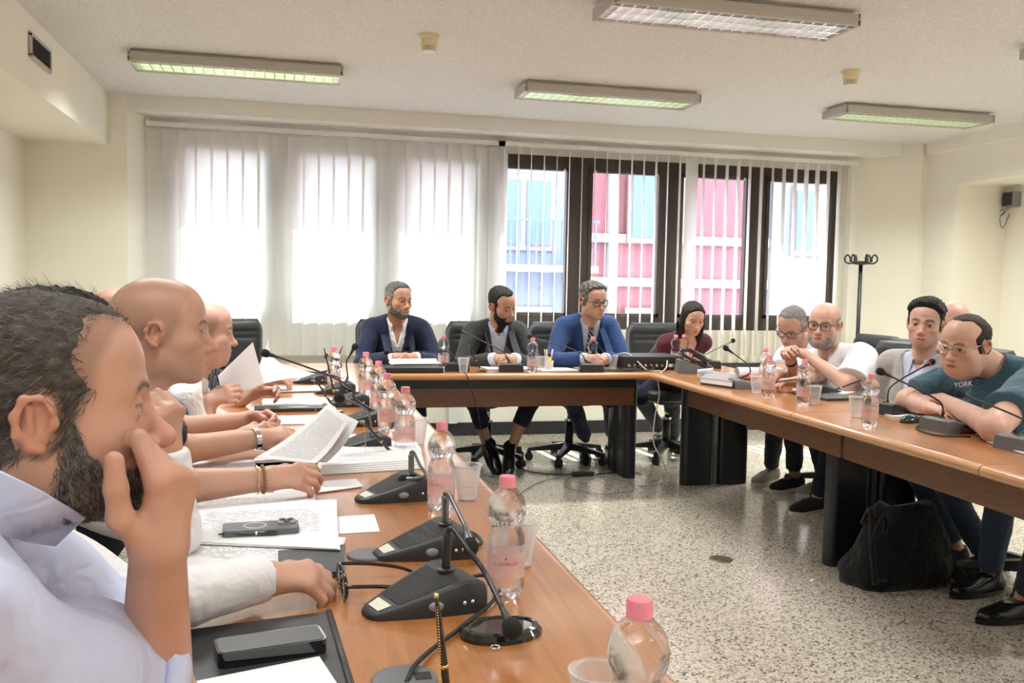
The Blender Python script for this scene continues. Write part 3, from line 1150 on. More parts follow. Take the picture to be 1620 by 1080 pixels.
# ---- clear cups
m = bpy.data.materials.new('clear_plastic')
m.use_nodes = True
nt = m.node_tree
nt.nodes.clear()
out = nt.nodes.new('ShaderNodeOutputMaterial')
tr = nt.nodes.new('ShaderNodeBsdfTransparent')
tr.inputs[0].default_value = (0.96, 0.96, 0.96, 1)
df = nt.nodes.new('ShaderNodeBsdfPrincipled')
df.inputs['Base Color'].default_value = (0.85, 0.85, 0.86, 1)
df.inputs['Roughness'].default_value = 0.15
lw = nt.nodes.new('ShaderNodeLayerWeight')
lw.inputs[0].default_value = 0.35
mm = nt.nodes.new('ShaderNodeMath')
mm.operation = 'MULTIPLY_ADD'
mm.inputs[1].default_value, mm.inputs[2].default_value = 0.55, 0.14
nt.links.new(lw.outputs['Facing'], mm.inputs[0])
ms = nt.nodes.new('ShaderNodeMixShader')
nt.links.new(mm.outputs[0], ms.inputs[0])
nt.links.new(tr.outputs[0], ms.inputs[1])
nt.links.new(df.outputs[0], ms.inputs[2])
nt.links.new(ms.outputs[0], out.inputs[0])
M['cup'] = m
bottle(0.36, 1.50, -1.95, 'full water bottle with pink label beside the two nearest microphones')
pb = gz(1012, 947, 0.95)
bottle(pb.x, pb.y, -1.2, 'pink-capped water bottle cut off at the bottom edge of the picture')
bottle(0.345, 2.11, -2.6, 'water bottle on the left table beside the third microphone unit')
bottle(0.345, 2.83, -1.9, 'water bottle fourth from the camera on the left table')
bottle(0.33, 3.25, -2.2, 'water bottle fifth from the camera on the left table')
bottle(0.345, 3.75, -1.7, 'water bottle sixth from the camera on the left table, beside the fifth')
bottle(0.33, 4.22, -1.4, 'seventh water bottle along the left table, just before the farthest one')
bottle(0.20, 4.55, -1.4, 'farthest water bottle on the left table, behind a microphone head')
bottle(0.92, 5.62, -1.5, 'water bottle on the back table between the blazer and the grey suit')
bottle(1.43, 5.36, -1.2, 'water bottle on the back table beside the pen cup')
bottle(1.87, 5.52, -1.8, 'water bottle on the back table in front of the blue suit and tie')
bottle(2.565, 5.80, -1.8, 'left one of two water bottles side by side in front of the woman')
bottle(2.640, 5.83, -1.5, 'right one of two water bottles side by side in front of the woman')
bottle(2.24, 3.16, -2.4, 'water bottle on the right table nearest the camera, beside a clear cup')
bottle(2.34, 3.81, -2.2, 'water bottle on the right table in front of the clasped hands')
bottle(2.32, 4.10, -2.6, 'water bottle on the right table between the grey microphone and the clasped hands')
pb = gz(1205, 612)
bottle(pb.x + 0.05, pb.y + 0.06, -2.0, 'half hidden water bottle on the right table behind its neighbour and a cup')

CUP = None


def cup(x, y, label, z=TZ, tilt=None):
    global CUP
    if CUP is None:
        CUP = thing('plastic_cup', label, 'cup')
        pr = [(0.021, 0.0015)]
        for k in range(13):
            z_ = 0.002 + 0.086 * k / 12
            pr.append((0.023 + 0.012 * k / 12 + (0.0006 if k % 2 else 0), z_))
        prin = [(r - 0.0008, z_ + 0.0006) for r, z_ in pr][::-1]
        MB().lathe(pr + prin, 26).build('wall', M['cup'], CUP, smooth=True)
        MB().lathe([(0.0345, 0.0868), (0.0370, 0.0872), (0.0372, 0.0895), (0.0347, 0.090)], 26, caps=False).build('rim', M['cup'], CUP, smooth=True)
        c = CUP
    else:
        c = dup(CUP)
    c.location = (x, y, z)
    c['label'], c['group'] = label, 'clear plastic cups'
    if tilt:
        c.rotation_euler = tilt
    return c


pb = gz(948, 1058, TZ + 0.09)
cup(pb.x, pb.y, 'clear plastic cup by the table edge, half out of the bottom of the picture')
cup(0.425, 1.66, 'clear plastic cup hidden behind the nearest full bottle')
cup(0.425, 2.20, 'clear plastic cup behind the bottle at the third microphone')
cup(0.405, 2.98, 'clear plastic cup beside the fourth bottle on the left table')
p = gz(733, 589)
cup(p.x, p.y, 'clear plastic cup at the front of the back table before the grey suit')
cup(1.52, 5.45, 'clear plastic cup of water next to the pen cup on the back table')
cup(2.02, 5.55, 'clear plastic cup in front of the blue suit on the back table')
p = gz(1197, 622)
cup(p.x, p.y, 'clear plastic cup beside the grey microphone on the right table')
p = gz(1287, 640)
cup(p.x, p.y, 'clear plastic cup right of the bottle by the clasped hands')
p = gz(1355, 660)
cup(p.x, p.y, 'clear plastic cup left of the nearest bottle on the right table')
p = gz(1105, 600)
cup(p.x, p.y + 0.02, 'clear plastic cup lying on its side by the desk telephone', TZ + 0.034, (PI / 2, 0, 1.2))

# ---- microphone units
m, nt, b = nmat('mic_grille')
b.inputs['Base Color'].default_value = (0.040, 0.041, 0.042, 1)
b.inputs['Roughness'].default_value = 0.5
tc = nt.nodes.new('ShaderNodeTexCoord')
wv = nt.nodes.new('ShaderNodeTexWave')
wv.inputs['Scale'].default_value = 75
wv.bands_direction = 'X'
nt.links.new(tc.outputs['Object'], wv.inputs['Vector'])
bp = nt.nodes.new('ShaderNodeBump')
bp.inputs['Strength'].default_value = 0.9
bp.inputs['Distance'].default_value = 0.003
nt.links.new(wv.outputs['Fac'], bp.inputs['Height'])
nt.links.new(bp.outputs['Normal'], b.inputs['Normal'])
M['grille'] = m
M['ivory'] = mat('ivory_label', (0.66, 0.64, 0.50), 0.5)
M['foam'] = mat('foam_black', (0.012, 0.012, 0.012), 0.9, bump=(1500, 0.6))
M['neck'] = mat('gooseneck_grey', (0.05, 0.05, 0.055), 0.32, metal=0.6)
M['neck_light'] = mat('gooseneck_satin', (0.22, 0.22, 0.23), 0.3, metal=0.8)
MIC = {}


def mic_body(t, grey=False):
    key = grey
    if key in MIC:
        for ch in MIC[key].children:
            if ch.name.split('.')[0] not in ('gooseneck', 'mic_head', 'mic_collar', 'light_ring', 'cable'):
                c = ch.copy()
                COL.objects.link(c)
                c.parent = t
        return
    MIC[key] = t
    st = [(-0.098, 0.010, 0.006), (-0.095, 0.020, 0.009), (-0.086, 0.029, 0.012), (-0.06, 0.040, 0.020), (-0.02, 0.054, 0.032), (0.03, 0.068, 0.047), (0.055, 0.073, 0.053), (0.075, 0.076, 0.052), (0.086, 0.076, 0.046)]
    vs, fs = [], []
    nq = 10
    for x, hw, h in st:
        ring = [(-hw, 0.0), (-hw, h * 0.45), (-hw * 0.985, h * 0.72), (-hw * 0.93, h * 0.92), (-hw * 0.85, h), (hw * 0.85, h), (hw * 0.93, h * 0.92), (hw * 0.985, h * 0.72), (hw, h * 0.45), (hw, 0.0)]
        vs += [(x, yy, zz) for yy, zz in ring]
    for i in range(len(st) - 1):
        for k in range(nq):
            k2 = (k + 1) % nq
            fs.append((i * nq + k, (i + 1) * nq + k, (i + 1) * nq + k2, i * nq + k2))
    fs += [tuple(range(nq)), tuple((len(st) - 1) * nq + k for k in range(nq))[::-1]]
    MB().add(vs, fs).build('base_unit', M['grey_unit'] if grey else M['dark_grey'], t, smooth=True, angle=0.5)
    # grille follows the sloping top
    vs, fs = [], []
    xs_ = [-0.055, -0.03, 0.0, 0.03, 0.042]

    def topz(x):
        for (xa, _, ha), (xb, _, hb) in zip(st, st[1:]):
            if xa <= x <= xb:
                return ha + (hb - ha) * (x - xa) / (xb - xa)
        return 0.05

    def half(x):
        for (xa, wa, _), (xb, wb, _) in zip(st, st[1:]):
            if xa <= x <= xb:
                return wa + (wb - wa) * (x - xa) / (xb - xa)
        return 0.07
    for x in xs_:
        for s in (-1, 1):
            vs.append((x, s * half(x) * 0.74, topz(x) + 0.0008))
    for i in range(len(xs_) - 1):
        fs.append((2 * i, 2 * i + 2, 2 * i + 3, 2 * i + 1))
    MB().add(vs, fs).build('grille', M['grille'], t)
    vs = [(x, s * half(x) * 0.62, topz(x) + 0.0012) for x, s in ((-0.084, -1), (-0.063, -1), (-0.063, 1), (-0.084, 1))]
    MB().add(vs, [(0, 1, 2, 3)]).build('name_plate', M['ivory'], t)
    MB().ball((0.0, -0.059, 0.018), (0.013, 0.004, 0.008), 14, 8, M=Matrix.Rotation(-0.28, 3, 'Z')).build('speak_button', M['grey'], t, smooth=True)
    for x in (0.045, 0.06):
        MB().ball((x, -0.0725, 0.020), (0.004, 0.003, 0.004), 10, 6).build('jack', M['chrome'], t, smooth=True)
    vs, fs = text_mesh('BOSCH', 0.008)
    MB().add([(0.066 - y, x + 0.03, 0.0535) for x, y, _ in vs], fs).build('lettering', M['paper'], t)
    MB().lathe([(0.014, 0.050), (0.014, 0.056), (0.010, 0.058)], 16, c=(0.05, 0.0, 0)).build('neck_socket', M['black'], t, smooth=True, angle=0.6)


M['grey_unit'] = mat('mid_grey_plastic', (0.13, 0.135, 0.14), 0.45, bump=(900, 0.08))


def mic(x, y, rz, neck, label, grey=False, light=False, ring=False, r=0.0035, z=TZ, cable=None, neck_r0=0.006):
    """neck: world points after the socket; the last one is the microphone head"""
    t = thing('desk_microphone', label, 'microphone', (x, y, z), rz, 'conference microphones')
    mic_body(t, grey)
    inv = (Matrix.Translation((x, y, z)) @ Matrix.Rotation(rz, 4, 'Z')).inverted()
    P = [Vector((0.05, 0, 0.055))] + [inv @ Vector(p) for p in neck]
    path = spline(P, 8)
    n = len(path)
    cut = int(n * 0.25)
    MB().tube(path[:-2], [neck_r0 if i < cut else r for i in range(n - 2)], 10).build('gooseneck', M['neck_light'] if light else M['neck'], t, smooth=True)
    d = (path[-1] - path[-4]).normalized()
    q = d.to_track_quat('Z', 'Y').to_matrix().to_4x4()
    Mx = Matrix.Translation(path[-1]) @ q
    MB().lathe([(r, -0.05), (0.006, -0.035), (0.0085, -0.014), (0.010, -0.010)], 14, M=Mx).build('mic_collar', M['neck_light'] if light else M['neck'], t, smooth=True, angle=0.8)
    MB().lathe([(0.010, -0.012), (0.0135, -0.006), (0.0150, 0.002), (0.0145, 0.010), (0.011, 0.016), (0.005, 0.019), (0.0005, 0.0195)], 16, M=Mx).build('mic_head', M['foam'], t, smooth=True)
    if ring:
        MB().lathe([(0.0105, -0.016), (0.0125, -0.015), (0.0125, -0.010), (0.0105, -0.009)], 16, M=Mx).build('light_ring', M['led'], t, smooth=True)
    if cable:
        MB().tube(spline([inv @ Vector(p) for p in cable], 8), 0.0035, 8).build('cable', M['rubber'], t, smooth=True)
    return t


def W(px, py, y):
    return gy(px, py, y)


# nearest two with drooping heads
mic(0.207, 1.475, math.radians(20), [(0.256, 1.494, 0.845), (0.258, 1.493, 0.862), (0.266, 1.487, 0.863), (0.285, 1.45, 0.838), (0.305, 1.41, 0.811), gz(809, 992, 0.782)],
    'nearest black desk microphone with its head drooping over the pen stand', light=False, r=0.0045, cable=[(0.27, 1.53, 0.75), (0.33, 1.58, 0.752), (0.36, 1.545, 0.747), (0.33, 1.46, 0.747), (0.26, 1.36, 0.747), (0.20, 1.28, 0.747), (0.165, 1.215, 0.752), (0.15, 1.18, 0.745)], neck_r0=0.0075)
mic(0.252, 1.772, math.radians(12), [(0.300, 1.782, 0.842), (0.299, 1.781, 0.856), (0.306, 1.776, 0.857), (0.317, 1.745, 0.832), (0.328, 1.715, 0.806), gz(744, 862, 0.780)],
    'second black desk microphone, behind the folded spectacles', light=True, r=0.0042, cable=[(0.33, 1.83, 0.75), (0.37, 1.86, 0.752), (0.38, 1.80, 0.747), (0.34, 1.765, 0.747)], neck_r0=0.0075)
mic(0.246, 2.245, math.radians(20), [(0.292, 2.261, 0.836), (0.291, 2.260, 0.850), (0.298, 2.255, 0.851), (0.308, 2.225, 0.828), (0.318, 2.19, 0.804), gz(641, 760, 0.782)],
    'third black desk microphone from the camera, beside the blank sheet', light=True, r=0.0042, neck_r0=0.0075)
p4 = gz(575, 710)
mic(0.205, 2.90, math.radians(12), [W(588, 690, 2.87), W(586, 665, 2.87), W(579, 648, 2.86), W(560, 637, 2.82), W(538, 630, 2.78)], 'fourth desk microphone, its foam head turned back over the held sheet', light=True)
mic(0.24, 3.42, math.radians(12), [W(562, 632, 3.43), W(556, 614, 3.43), W(525, 596, 3.42), W(470, 575, 3.41), W(421, 559, 3.40)], 'fifth desk microphone with a long neck reaching towards the leather chair')
mic(0.22, 3.95, math.radians(15), [W(541, 610, 3.96), W(535, 597, 3.96), W(505, 590, 3.95), W(440, 583, 3.93), W(389, 578, 3.92)], 'sixth desk microphone whose long neck lies low across the held sheet')
mic(0.20, 4.40, math.radians(5), [W(550, 595, 4.41), W(548, 574, 4.41), W(553, 563, 4.41), W(561, 549, 4.41)], 'seventh desk microphone with an upright neck and round head')
mic(0.10, 4.85, math.radians(5), [W(540, 580, 4.86), W(530, 568, 4.86), W(518, 564, 4.86)], 'farthest desk microphone on the left table')
# back table: units seen from behind, noses towards the seated row
mic(0.98, 5.50, math.radians(-95), [W(713, 560, 5.46), W(706, 556, 5.46), W(690, 555.5, 5.47), W(650, 556, 5.48), W(612, 557, 5.5)], 'desk microphone lying across the front of the navy blazer')
mic(1.30, 5.45, math.radians(-90), [W(802, 566, 5.40), W(796, 556, 5.40), W(770, 543, 5.42), W(748, 532, 5.44), W(727, 523, 5.46)], 'desk microphone in front of the grey suit with coiled cable')
mic(1.81, 5.43, math.radians(-90), [W(926, 570, 5.38), W(920, 560, 5.38), W(900, 550, 5.39), W(868, 541, 5.41), W(839, 533, 5.44)], 'desk microphone in front of the blue suit and striped tie')
p = gz(1124, 581)
mic(p.x, p.y, math.radians(-120), [W(1109, 566, p.y), W(1115, 561, p.y), W(1133, 552, p.y), W(1159, 539, p.y)], 'desk microphone behind the desk telephone, neck rising to the right', light=True)
# right table
pm = gz(1178, 614)
mic(pm.x + 0.02, pm.y, math.radians(172), [W(1186, 590, pm.y), W(1184, 578, pm.y), W(1170, 566, pm.y + 0.02), W(1149, 551, pm.y + 0.04)], 'grey-sided desk microphone beside the rolled sheet on the right table', grey=True)
p = gz(1295, 622)
mic(p.x + 0.03, p.y, math.radians(185), [W(1280, 606, p.y), W(1262, 600, p.y), W(1230, 604, p.y), W(1218, 606, p.y)], 'desk microphone under the clasped hands with its neck lying flat')
p = gz(1412, 655)
mic(p.x + 0.02, p.y + 0.02, math.radians(190), [W(1404, 636, p.y), W(1407, 615, p.y), W(1425, 600, p.y), W(1450, 586, p.y), W(1473, 573, p.y)], 'desk microphone with a red lit ring in front of the teal T-shirt', ring=True)
p = gz(1500, 682)
mic(p.x + 0.02, p.y + 0.01, math.radians(186), [W(1492, 652, p.y), W(1488, 637, p.y), W(1465, 622, p.y), W(1428, 604, p.y), W(1394, 588, p.y)], 'desk microphone by the pen stand, its neck crossing towards the nearest bottle', grey=True,
    cable=[gz(1535, 690, 0.745), gz(1480, 688, 0.745), gz(1450, 677, 0.745), gz(1460, 672, 0.745)])
p = gz(1622, 712)
mic(p.x + 0.02, p.y, math.radians(186), [W(1632, 672, p.y), W(1612, 660, p.y), W(1570, 642, p.y), W(1520, 623, p.y)], 'desk microphone cut by the right edge of the picture', grey=True)


# ---- pen stands with ball chains
def pen_stand(base, top, label, chain_top=True, tip_up=True, r=0.0048, base_r=0.032):
    t = thing('pen_stand', label, 'pen', base, 0, 'chained desk pens')
    MB().lathe([(base_r, 0), (base_r, 0.006), (base_r * 0.9, 0.009), (base_r * 0.3, 0.010)], 24).build('base', M['gloss_black'], t, smooth=True, angle=0.5)
    d = Vector(top) - Vector(base)
    L = d.length
    Mx = d.to_track_quat('Z', 'Y').to_matrix().to_4x4()
    MB().lathe([(0.006, 0.006), (0.0075, 0.010), (0.0075, 0.022), (0.006, 0.026)], 14, M=Mx).build('socket', M['gold'], t, smooth=True, angle=0.6)
    MB().lathe([(0.0022, 0.018), (r * 0.95, 0.030), (r, L * 0.42)], 14, M=Mx).build('pen_barrel', M['gloss_black'], t, smooth=True, angle=0.6)
    MB().lathe([(r * 1.06, L * 0.42), (r * 1.06, L * 0.45)], 14, M=Mx).build('pen_ring', M['gold'], t, smooth=True)
    MB().lathe([(r, L * 0.45), (r * 0.75, L * 0.8), (r * 0.42, L)], 14, M=Mx).build('pen_cap', M['gloss_black'], t, smooth=True, angle=0.6)
    MB().ball(d, r * 0.7, 10, 6).build('finial', M['gold'], t, smooth=True)
    ch = MB()
    e = Vector((d.x + 0.006, d.y, 0.004))
    n = max(8, int((d.z) / 0.0035))
    for k in range(n + 1):
        u = k / n
        ch.ball(d.lerp(e, u) + Vector((0.003 * math.sin(PI * u), 0, 0)), 0.0013, 5, 4)
    ch.build('ball_chain', M['gold'], t, smooth=True)['kind'] = 'stuff'
    return t


pen_stand(gz(712, 1135), W(690, 942, 1.06), 'black desk pen standing upright with a gold ball chain, nearest the camera', r=0.0052)
for base, top, y, lb in (((625, 722), (575, 667), 0, 'black desk pen leaning left behind the third microphone'), ((533, 652), (497, 597), 0, 'black desk pen leaning left behind the held sheet'),
                         ((529, 624), (513, 550), 0, 'tall black desk pen standing almost upright among the far microphones'), ((520, 604), (542, 547), 0, 'black desk pen leaning right among the far left microphones'),
                         ((1555, 690), (1607, 612), 0, 'black desk pen in its stand at the right edge, chain hanging down'), ((1305, 622), (1363, 601), 0, 'black desk pen leaning right behind the clear cup on the right table'),
                         ((762, 588), (742, 547), 0, 'thin chained desk pen beside the cup on the back table'), ((1262, 606), (1303, 580), 0, 'black desk pen leaning across the white shirt sleeve')):
    p = gz(*base)
    tp = W(top[0], top[1], p.y)
    pen_stand(p, tp, lb, base_r=0.028)
# empty glossy pen stand base in front
t = thing('pen_stand', 'empty glossy black oval pen stand under the drooping microphone head', 'pen stand', (0.315, 1.335, TZ), 0.15)
vs = [(0.066, 0.048, 0.0), (0.066, 0.048, 0.006), (0.060, 0.043, 0.013), (0.052, 0.036, 0.0145), (0.050, 0.034, 0.012), (0.02, 0.014, 0.012)]
g, fs, seg = [], [], 36
for a_, b_, z_ in vs:
    g += [(a_ * math.cos(2 * PI * k / seg), b_ * math.sin(2 * PI * k / seg), z_) for k in range(seg)]
for i in range(len(vs) - 1):
    fs += [(i * seg + k, i * seg + (k + 1) % seg, (i + 1) * seg + (k + 1) % seg, (i + 1) * seg + k) for k in range(seg)]
fs += [tuple(range(seg))[::-1], tuple((len(vs) - 1) * seg + k for k in range(seg))]
MB().add(g, fs).build('base', M['gloss_black'], t, smooth=True, angle=0.6)
pt = [(-0.03 + 0.007 * math.cos(a), -0.053 + 0.007 * math.sin(a), 0.0035) for a in [2 * PI * k / 14 for k in range(15)]]
MB().tube(pt, 0.0012, 6).build('chain_ring', M['chrome'], t, smooth=True)


# ---- cable grommets
def grommet(x, y, label, r=0.04):
    t = thing('cable_grommet', label, 'grommet', (x, y, TZ), 0, 'cable grommets')
    MB().lathe([(r, 0), (r, 0.004), (r * 0.93, 0.006), (r * 0.6, 0.0062)], 28).build('flange', M['grey_unit'], t, smooth=True, angle=0.6)
    MB().box((r * 0.55, 0, 0.0065), (r * 0.5, r * 0.5, 0.001)).build('slot', M['rubber'], t)


grommet(0.145, 1.77, 'round black cable grommet at the nose of the second microphone')
p = gz(640, 1078)
grommet(p.x, p.y, 'round black cable grommet at the bottom edge with two cables', 0.045)

# ---- folded spectacles lying open on the table
t = thing('spectacles', 'black-framed spectacles lying open upside down on the near table', 'glasses', (0.085, 1.565, TZ), math.radians(4))
fp = []
for s in (-1, 1):
    pts = []
    for k in range(25):
        a = 2 * PI * k / 24
        pts.append((0.0, s * 0.034 + 0.025 * math.cos(a) * (1 + 0.12 * math.cos(2 * a)), 0.022 + 0.019 * math.sin(a)))
    MB().tube(pts, 0.0034, 8).build('rim', M['gloss_black'], t, smooth=True)
    MB().prism([(y_, z_) for _, y_, z_ in pts[:-1]], -0.0006, 0.0006, axis='x').build('lens', M['cup'], t)
    MB().tube(spline([(0.0, s * 0.061, 0.030), (0.01, s * 0.065, 0.031), (0.06, s * 0.064, 0.027), (0.11, s * 0.060, 0.018), (0.142, s * 0.055, 0.006)], 6), [0.0036] * 25, 6).build('temple', M['gloss_black'], t, smooth=True)
MB().tube(spline([(0, -0.010, 0.028), (0.002, 0, 0.032), (0, 0.010, 0.028)], 5), 0.0024, 8).build('bridge', M['gloss_black'], t, smooth=True)


# ---- phones
def phone(c, rz, l_, w_, h_, label, case, glass, cam_=False, z=TZ):
    t = thing('smartphone', label, 'phone', (c[0], c[1], z), rz)
    MB().prism(rrect(l_, w_, 0.011, 5), 0, h_).build('body', case, t, smooth=True, angle=0.6)
    MB().prism(rrect(l_ - 0.006, w_ - 0.006, 0.009, 5), h_, h_ + 0.0008).build('face', glass, t)
    if cam_:
        MB().prism([(x + l_ / 2 - 0.024, y + w_ / 2 - 0.022) for x, y in rrect(0.036, 0.034, 0.008, 4)], h_ + 0.0008, h_ + 0.004).build('camera_bump', M['grey'], t)
        for dx, dy in ((-0.008, 0.008), (0.008, 0.008), (0.0, -0.008)):
            MB().lathe([(0.0066, h_ + 0.004), (0.0066, h_ + 0.006), (0.005, h_ + 0.006), (0.001, h_ + 0.0055)], 16, c=(l_ / 2 - 0.024 + dx, w_ / 2 - 0.022 + dy, 0)).build('lens', M['gloss_black'], t, smooth=True, angle=0.6)
        pts = [(-0.012 + 0.022 * math.cos(2 * PI * k / 28), 0.022 * math.sin(2 * PI * k / 28), h_ + 0.0012) for k in range(29)]
        MB().tube(pts, 0.0011, 6).build('magnet_ring', M['paper'], t, smooth=True)
    return t


M['grey_glass'] = mat('grey_glass', (0.16, 0.18, 0.19), 0.12)
M['case_clear'] = mat('smoky_case', (0.10, 0.115, 0.12), 0.25)
# near folder + black case + papers
t = thing('folder', 'black leatherette folder lying at the bottom edge of the near table', 'folder', (0, 0, TZ))
c4 = pq((250, 1010), (520, 974), (560, 1110), (250, 1150))
MB().prism([(x, y) for x, y in c4], 0, 0.008).build('cover', M['folder'], t)
e = MB()
e.tube([(c4[1][0], c4[1][1], 0.006), (c4[2][0], c4[2][1], 0.006)], 0.006, 8)
e.build('spine', M['folder'], t, smooth=True)
papers(pq((300, 1090), (505, 1048), (545, 1110), (300, 1150)), 'blank white sheet on the black folder at the bottom edge', 1, 'paper', TZ + 0.009)
p = gz(428, 1020, TZ + 0.02)
phone((p.x, p.y), math.radians(11), 0.150, 0.062, 0.021, 'thick black case lying on the black folder, nearest the camera', M['gloss_black'], mat('slate_top', (0.085, 0.09, 0.088), 0.35), z=TZ + 0.008)
# near papers under the cuff
papers(pq((215, 900), (440, 945), (515, 925), (540, 800), (300, 800))[:1] + pq((512, 932), (545, 858), (280, 842)), 'thick printed booklet under the shirt cuff on the near table', 5, 'print2')
papers(pq((285, 868), (541, 880), (533, 800), (300, 812)), 'printed letter lying under the transparent phone', 2, 'print2', TZ + 0.013)
papers(pq((290, 825), (499, 826), (499, 782), (300, 784)), 'printed letter beyond the transparent phone', 1, 'print2', TZ + 0.004)
papers(pq((535, 845), (601, 841), (592, 814), (528, 818)), 'small blank white card beside the second microphone', 1, 'paper')
p = gz(413, 838, TZ + 0.02)
phone((p.x, p.y), math.radians(3), 0.152, 0.074, 0.011, 'phone in a smoky transparent case lying on the printed letter', M['case_clear'], M['grey_glass'], True, TZ + 0.018)


def pen(a, b_, label, m1, m2=None, r=0.0042):
    a, b_ = Vector(a), Vector(b_)
    t = thing('ballpoint_pen', label, 'pen', a)
    d = b_ - a
    L = d.length
    Mx = d.to_track_quat('Z', 'Y').to_matrix().to_4x4()
    MB().lathe([(0.001, 0), (r * 0.8, 0.012), (r, 0.03), (r, L * 0.62)], 12, M=Mx).build('barrel', m1, t, smooth=True, angle=0.7)
    MB().lathe([(r * 1.05, L * 0.62), (r * 1.05, L * 0.65)], 12, M=Mx).build('ring', M['chrome'], t, smooth=True)
    MB().lathe([(r, L * 0.65), (r, L * 0.97), (r * 0.5, L)], 12, M=Mx).build('cap', m2 or m1, t, smooth=True, angle=0.7)
    return t


pen(gz(345, 845, TZ + 0.024), gz(440, 842, TZ + 0.024), 'dark pen with a silver ring lying on the printed letter', M['gloss_black'])
t = thing('notebook', 'black notebook with a metal clip half under the near papers', 'notebook', (0, 0, TZ))
c4 = pq((440, 925), (545, 912), (545, 870), (440, 880))
MB().prism(c4, 0, 0.012).build('cover', M['folder'], t)
# middle-left papers
papers(pq((438, 790), (575, 770), (562, 758), (438, 770)), 'blank sheet beside the bead-bracelet wrist', 2, 'paper')
t = thing('paper_stack', 'thick stack of printed pages by the held sheet', 'papers', (0, 0, 0), group='papers on the tables')
for k in range(5):
    c = pq((505 + k, 752 - k), (672 - 3 * k, 742 - k), (665 - 2 * k, 710 - k), (530, 711))
    sheet('sheet', quad_fn(*[(x, y, TZ + 0.001 + 0.0042 * k) for x, y in c]), M['print' if k == 4 else 'paper'], t, 4, 4, 0.0036)
papers(rect(0.02, 2.70, 0.24, 0.20, 0.1), 'printed pages lying beneath the watch hand', 2, 'print')
papers(rect(0.05, 3.10, 0.21, 0.30, 1.4), 'white sheets in front of the clasped hands', 3, 'print')
papers(rect(0.03, 3.55, 0.21, 0.30, 1.5), 'white sheets lying beyond the clasped hands', 2, 'paper')
t = thing('folder', 'thin dark folder with a pale clip in front of the white shirt', 'folder', (0, 0, TZ))
MB().prism(rect(0.0, 3.83, 0.30, 0.10, 0.05), 0, 0.014).build('cover', M['folder'], t)
MB().box((0.02, 3.80, 0.016), (0.08, 0.012, 0.004)).build('clip', M['chrome'], t)
papers(rect(0.03, 4.05, 0.30, 0.21, 0.06), 'printed pages under the lifted sheets on the left table', 4, 'print')
papers(rect(0.0, 4.55, 0.32, 0.22, 0.1), 'white pages near the far end of the left table', 3, 'paper')
papers(rect(0.05, 5.20, 0.42, 0.30, 0.1), 'white pages at the far corner of the left table', 3, 'paper')
papers(rect(-0.15, 5.65, 0.30, 0.21, 0.2), 'pages lying before the empty leather chair', 2, 'paper')

# back table
t = thing('laptop', 'closed black laptop in front of the navy blazer', 'laptop', (0.70, 5.46, TZ))
MB().box((0, 0, 0.012), (0.36, 0.24, 0.022), bev=0.006).build('base', M['black'], t)
MB().box((0, 0, 0.026), (0.355, 0.235, 0.007), bev=0.003).build('lid', M['dark_grey'], t)
papers(rect(0.74, 5.62, 0.30, 0.16, 0.05), 'curling printed pages under the folded hands of the navy blazer', 3, 'print', TZ + 0.031, curl=0.02)
papers(rect(1.33, 5.62, 0.30, 0.20, 0.05), 'pages under the hands of the grey suit', 2, 'print')
papers(rect(1.62, 5.50, 0.24, 0.18, 0.15), 'white sheet between the pen cup and the blue suit', 2, 'paper')
papers(rect(1.92, 5.66, 0.28, 0.20, 0.0), 'pages under the hands of the blue suit', 4, 'print')
papers(rect(2.36, 5.82, 0.21, 0.30, 0.3), 'sheet the woman writes on', 2, 'print')
t = thing('pen_cup', 'clear cup holding a yellow highlighter and several pens', 'pen holder', tuple(gz(868, 585)))
MB().lathe([(0.026, 0.0), (0.030, 0.06), (0.029, 0.06), (0.025, 0.003)], 22).build('wall', M['cup'], t, smooth=True)
M['yellow'] = mat('highlighter_yellow', (0.75, 0.72, 0.05), 0.4)
MB().tube([(0, 0, 0.004), (0.004, 0, 0.085)], 0.008, 12).build('highlighter', M['yellow'], t, smooth=True)
MB().tube([(0.004, 0, 0.085), (0.005, 0, 0.11)], 0.0085, 12).build('highlighter_cap', M['black'], t, smooth=True)
for dx, mm_ in ((-0.022, M['gold']), (-0.012, M['white_metal']), (0.018, M['white_metal']), (0.022, M['red_print'])):
    MB().tube([(dx * 0.4, 0.004, 0.004), (dx * 1.3, 0.004, 0.13)], 0.0035, 8).build('pen', mm_, t, smooth=True)
# amplifier box with knobs and sockets
t = thing('conference_amplifier', 'black amplifier box with sockets and a tangle of leads at the table corner', 'amplifier', (2.27, 5.62, TZ))
MB().box((0, 0, 0.045), (0.42, 0.30, 0.085), bev=0.006).build('case', M['black'], t)
MB().box((0, -0.151, 0.07), (0.41, 0.006, 0.03), bev=0.002).build('top_lip', M['dark_grey'], t)
for k in range(9):
    MB().lathe([(0.009, 0), (0.009, 0.008), (0.006, 0.009)], 12, M=Matrix.Translation((-0.17 + 0.038 * k, -0.151, 0.03)) @ Matrix.Rotation(PI / 2, 4, 'X')).build('socket', M['chrome'] if k % 2 else M['grey'], t, smooth=True, angle=0.6)
MB().box((0.12, -0.152, 0.03), (0.03, 0.004, 0.02)).build('sticker', M['paper'], t)
for k, pts in enumerate([[(-0.13, -0.155, 0.03), (-0.17, -0.24, 0.02), (-0.35, -0.20, 0.006), (-0.46, -0.10, 0.005)], [(-0.09, -0.155, 0.03), (-0.14, -0.26, 0.02), (-0.30, -0.25, 0.005), (-0.44, -0.17, 0.005)], [(-0.02, -0.155, 0.03), (-0.05, -0.26, 0.015), (-0.20, -0.27, 0.006), (-0.33, -0.23, 0.005)]]):
    MB().tube(spline(pts, 8), 0.004, 8).build('lead', M['rubber'], t, smooth=True)
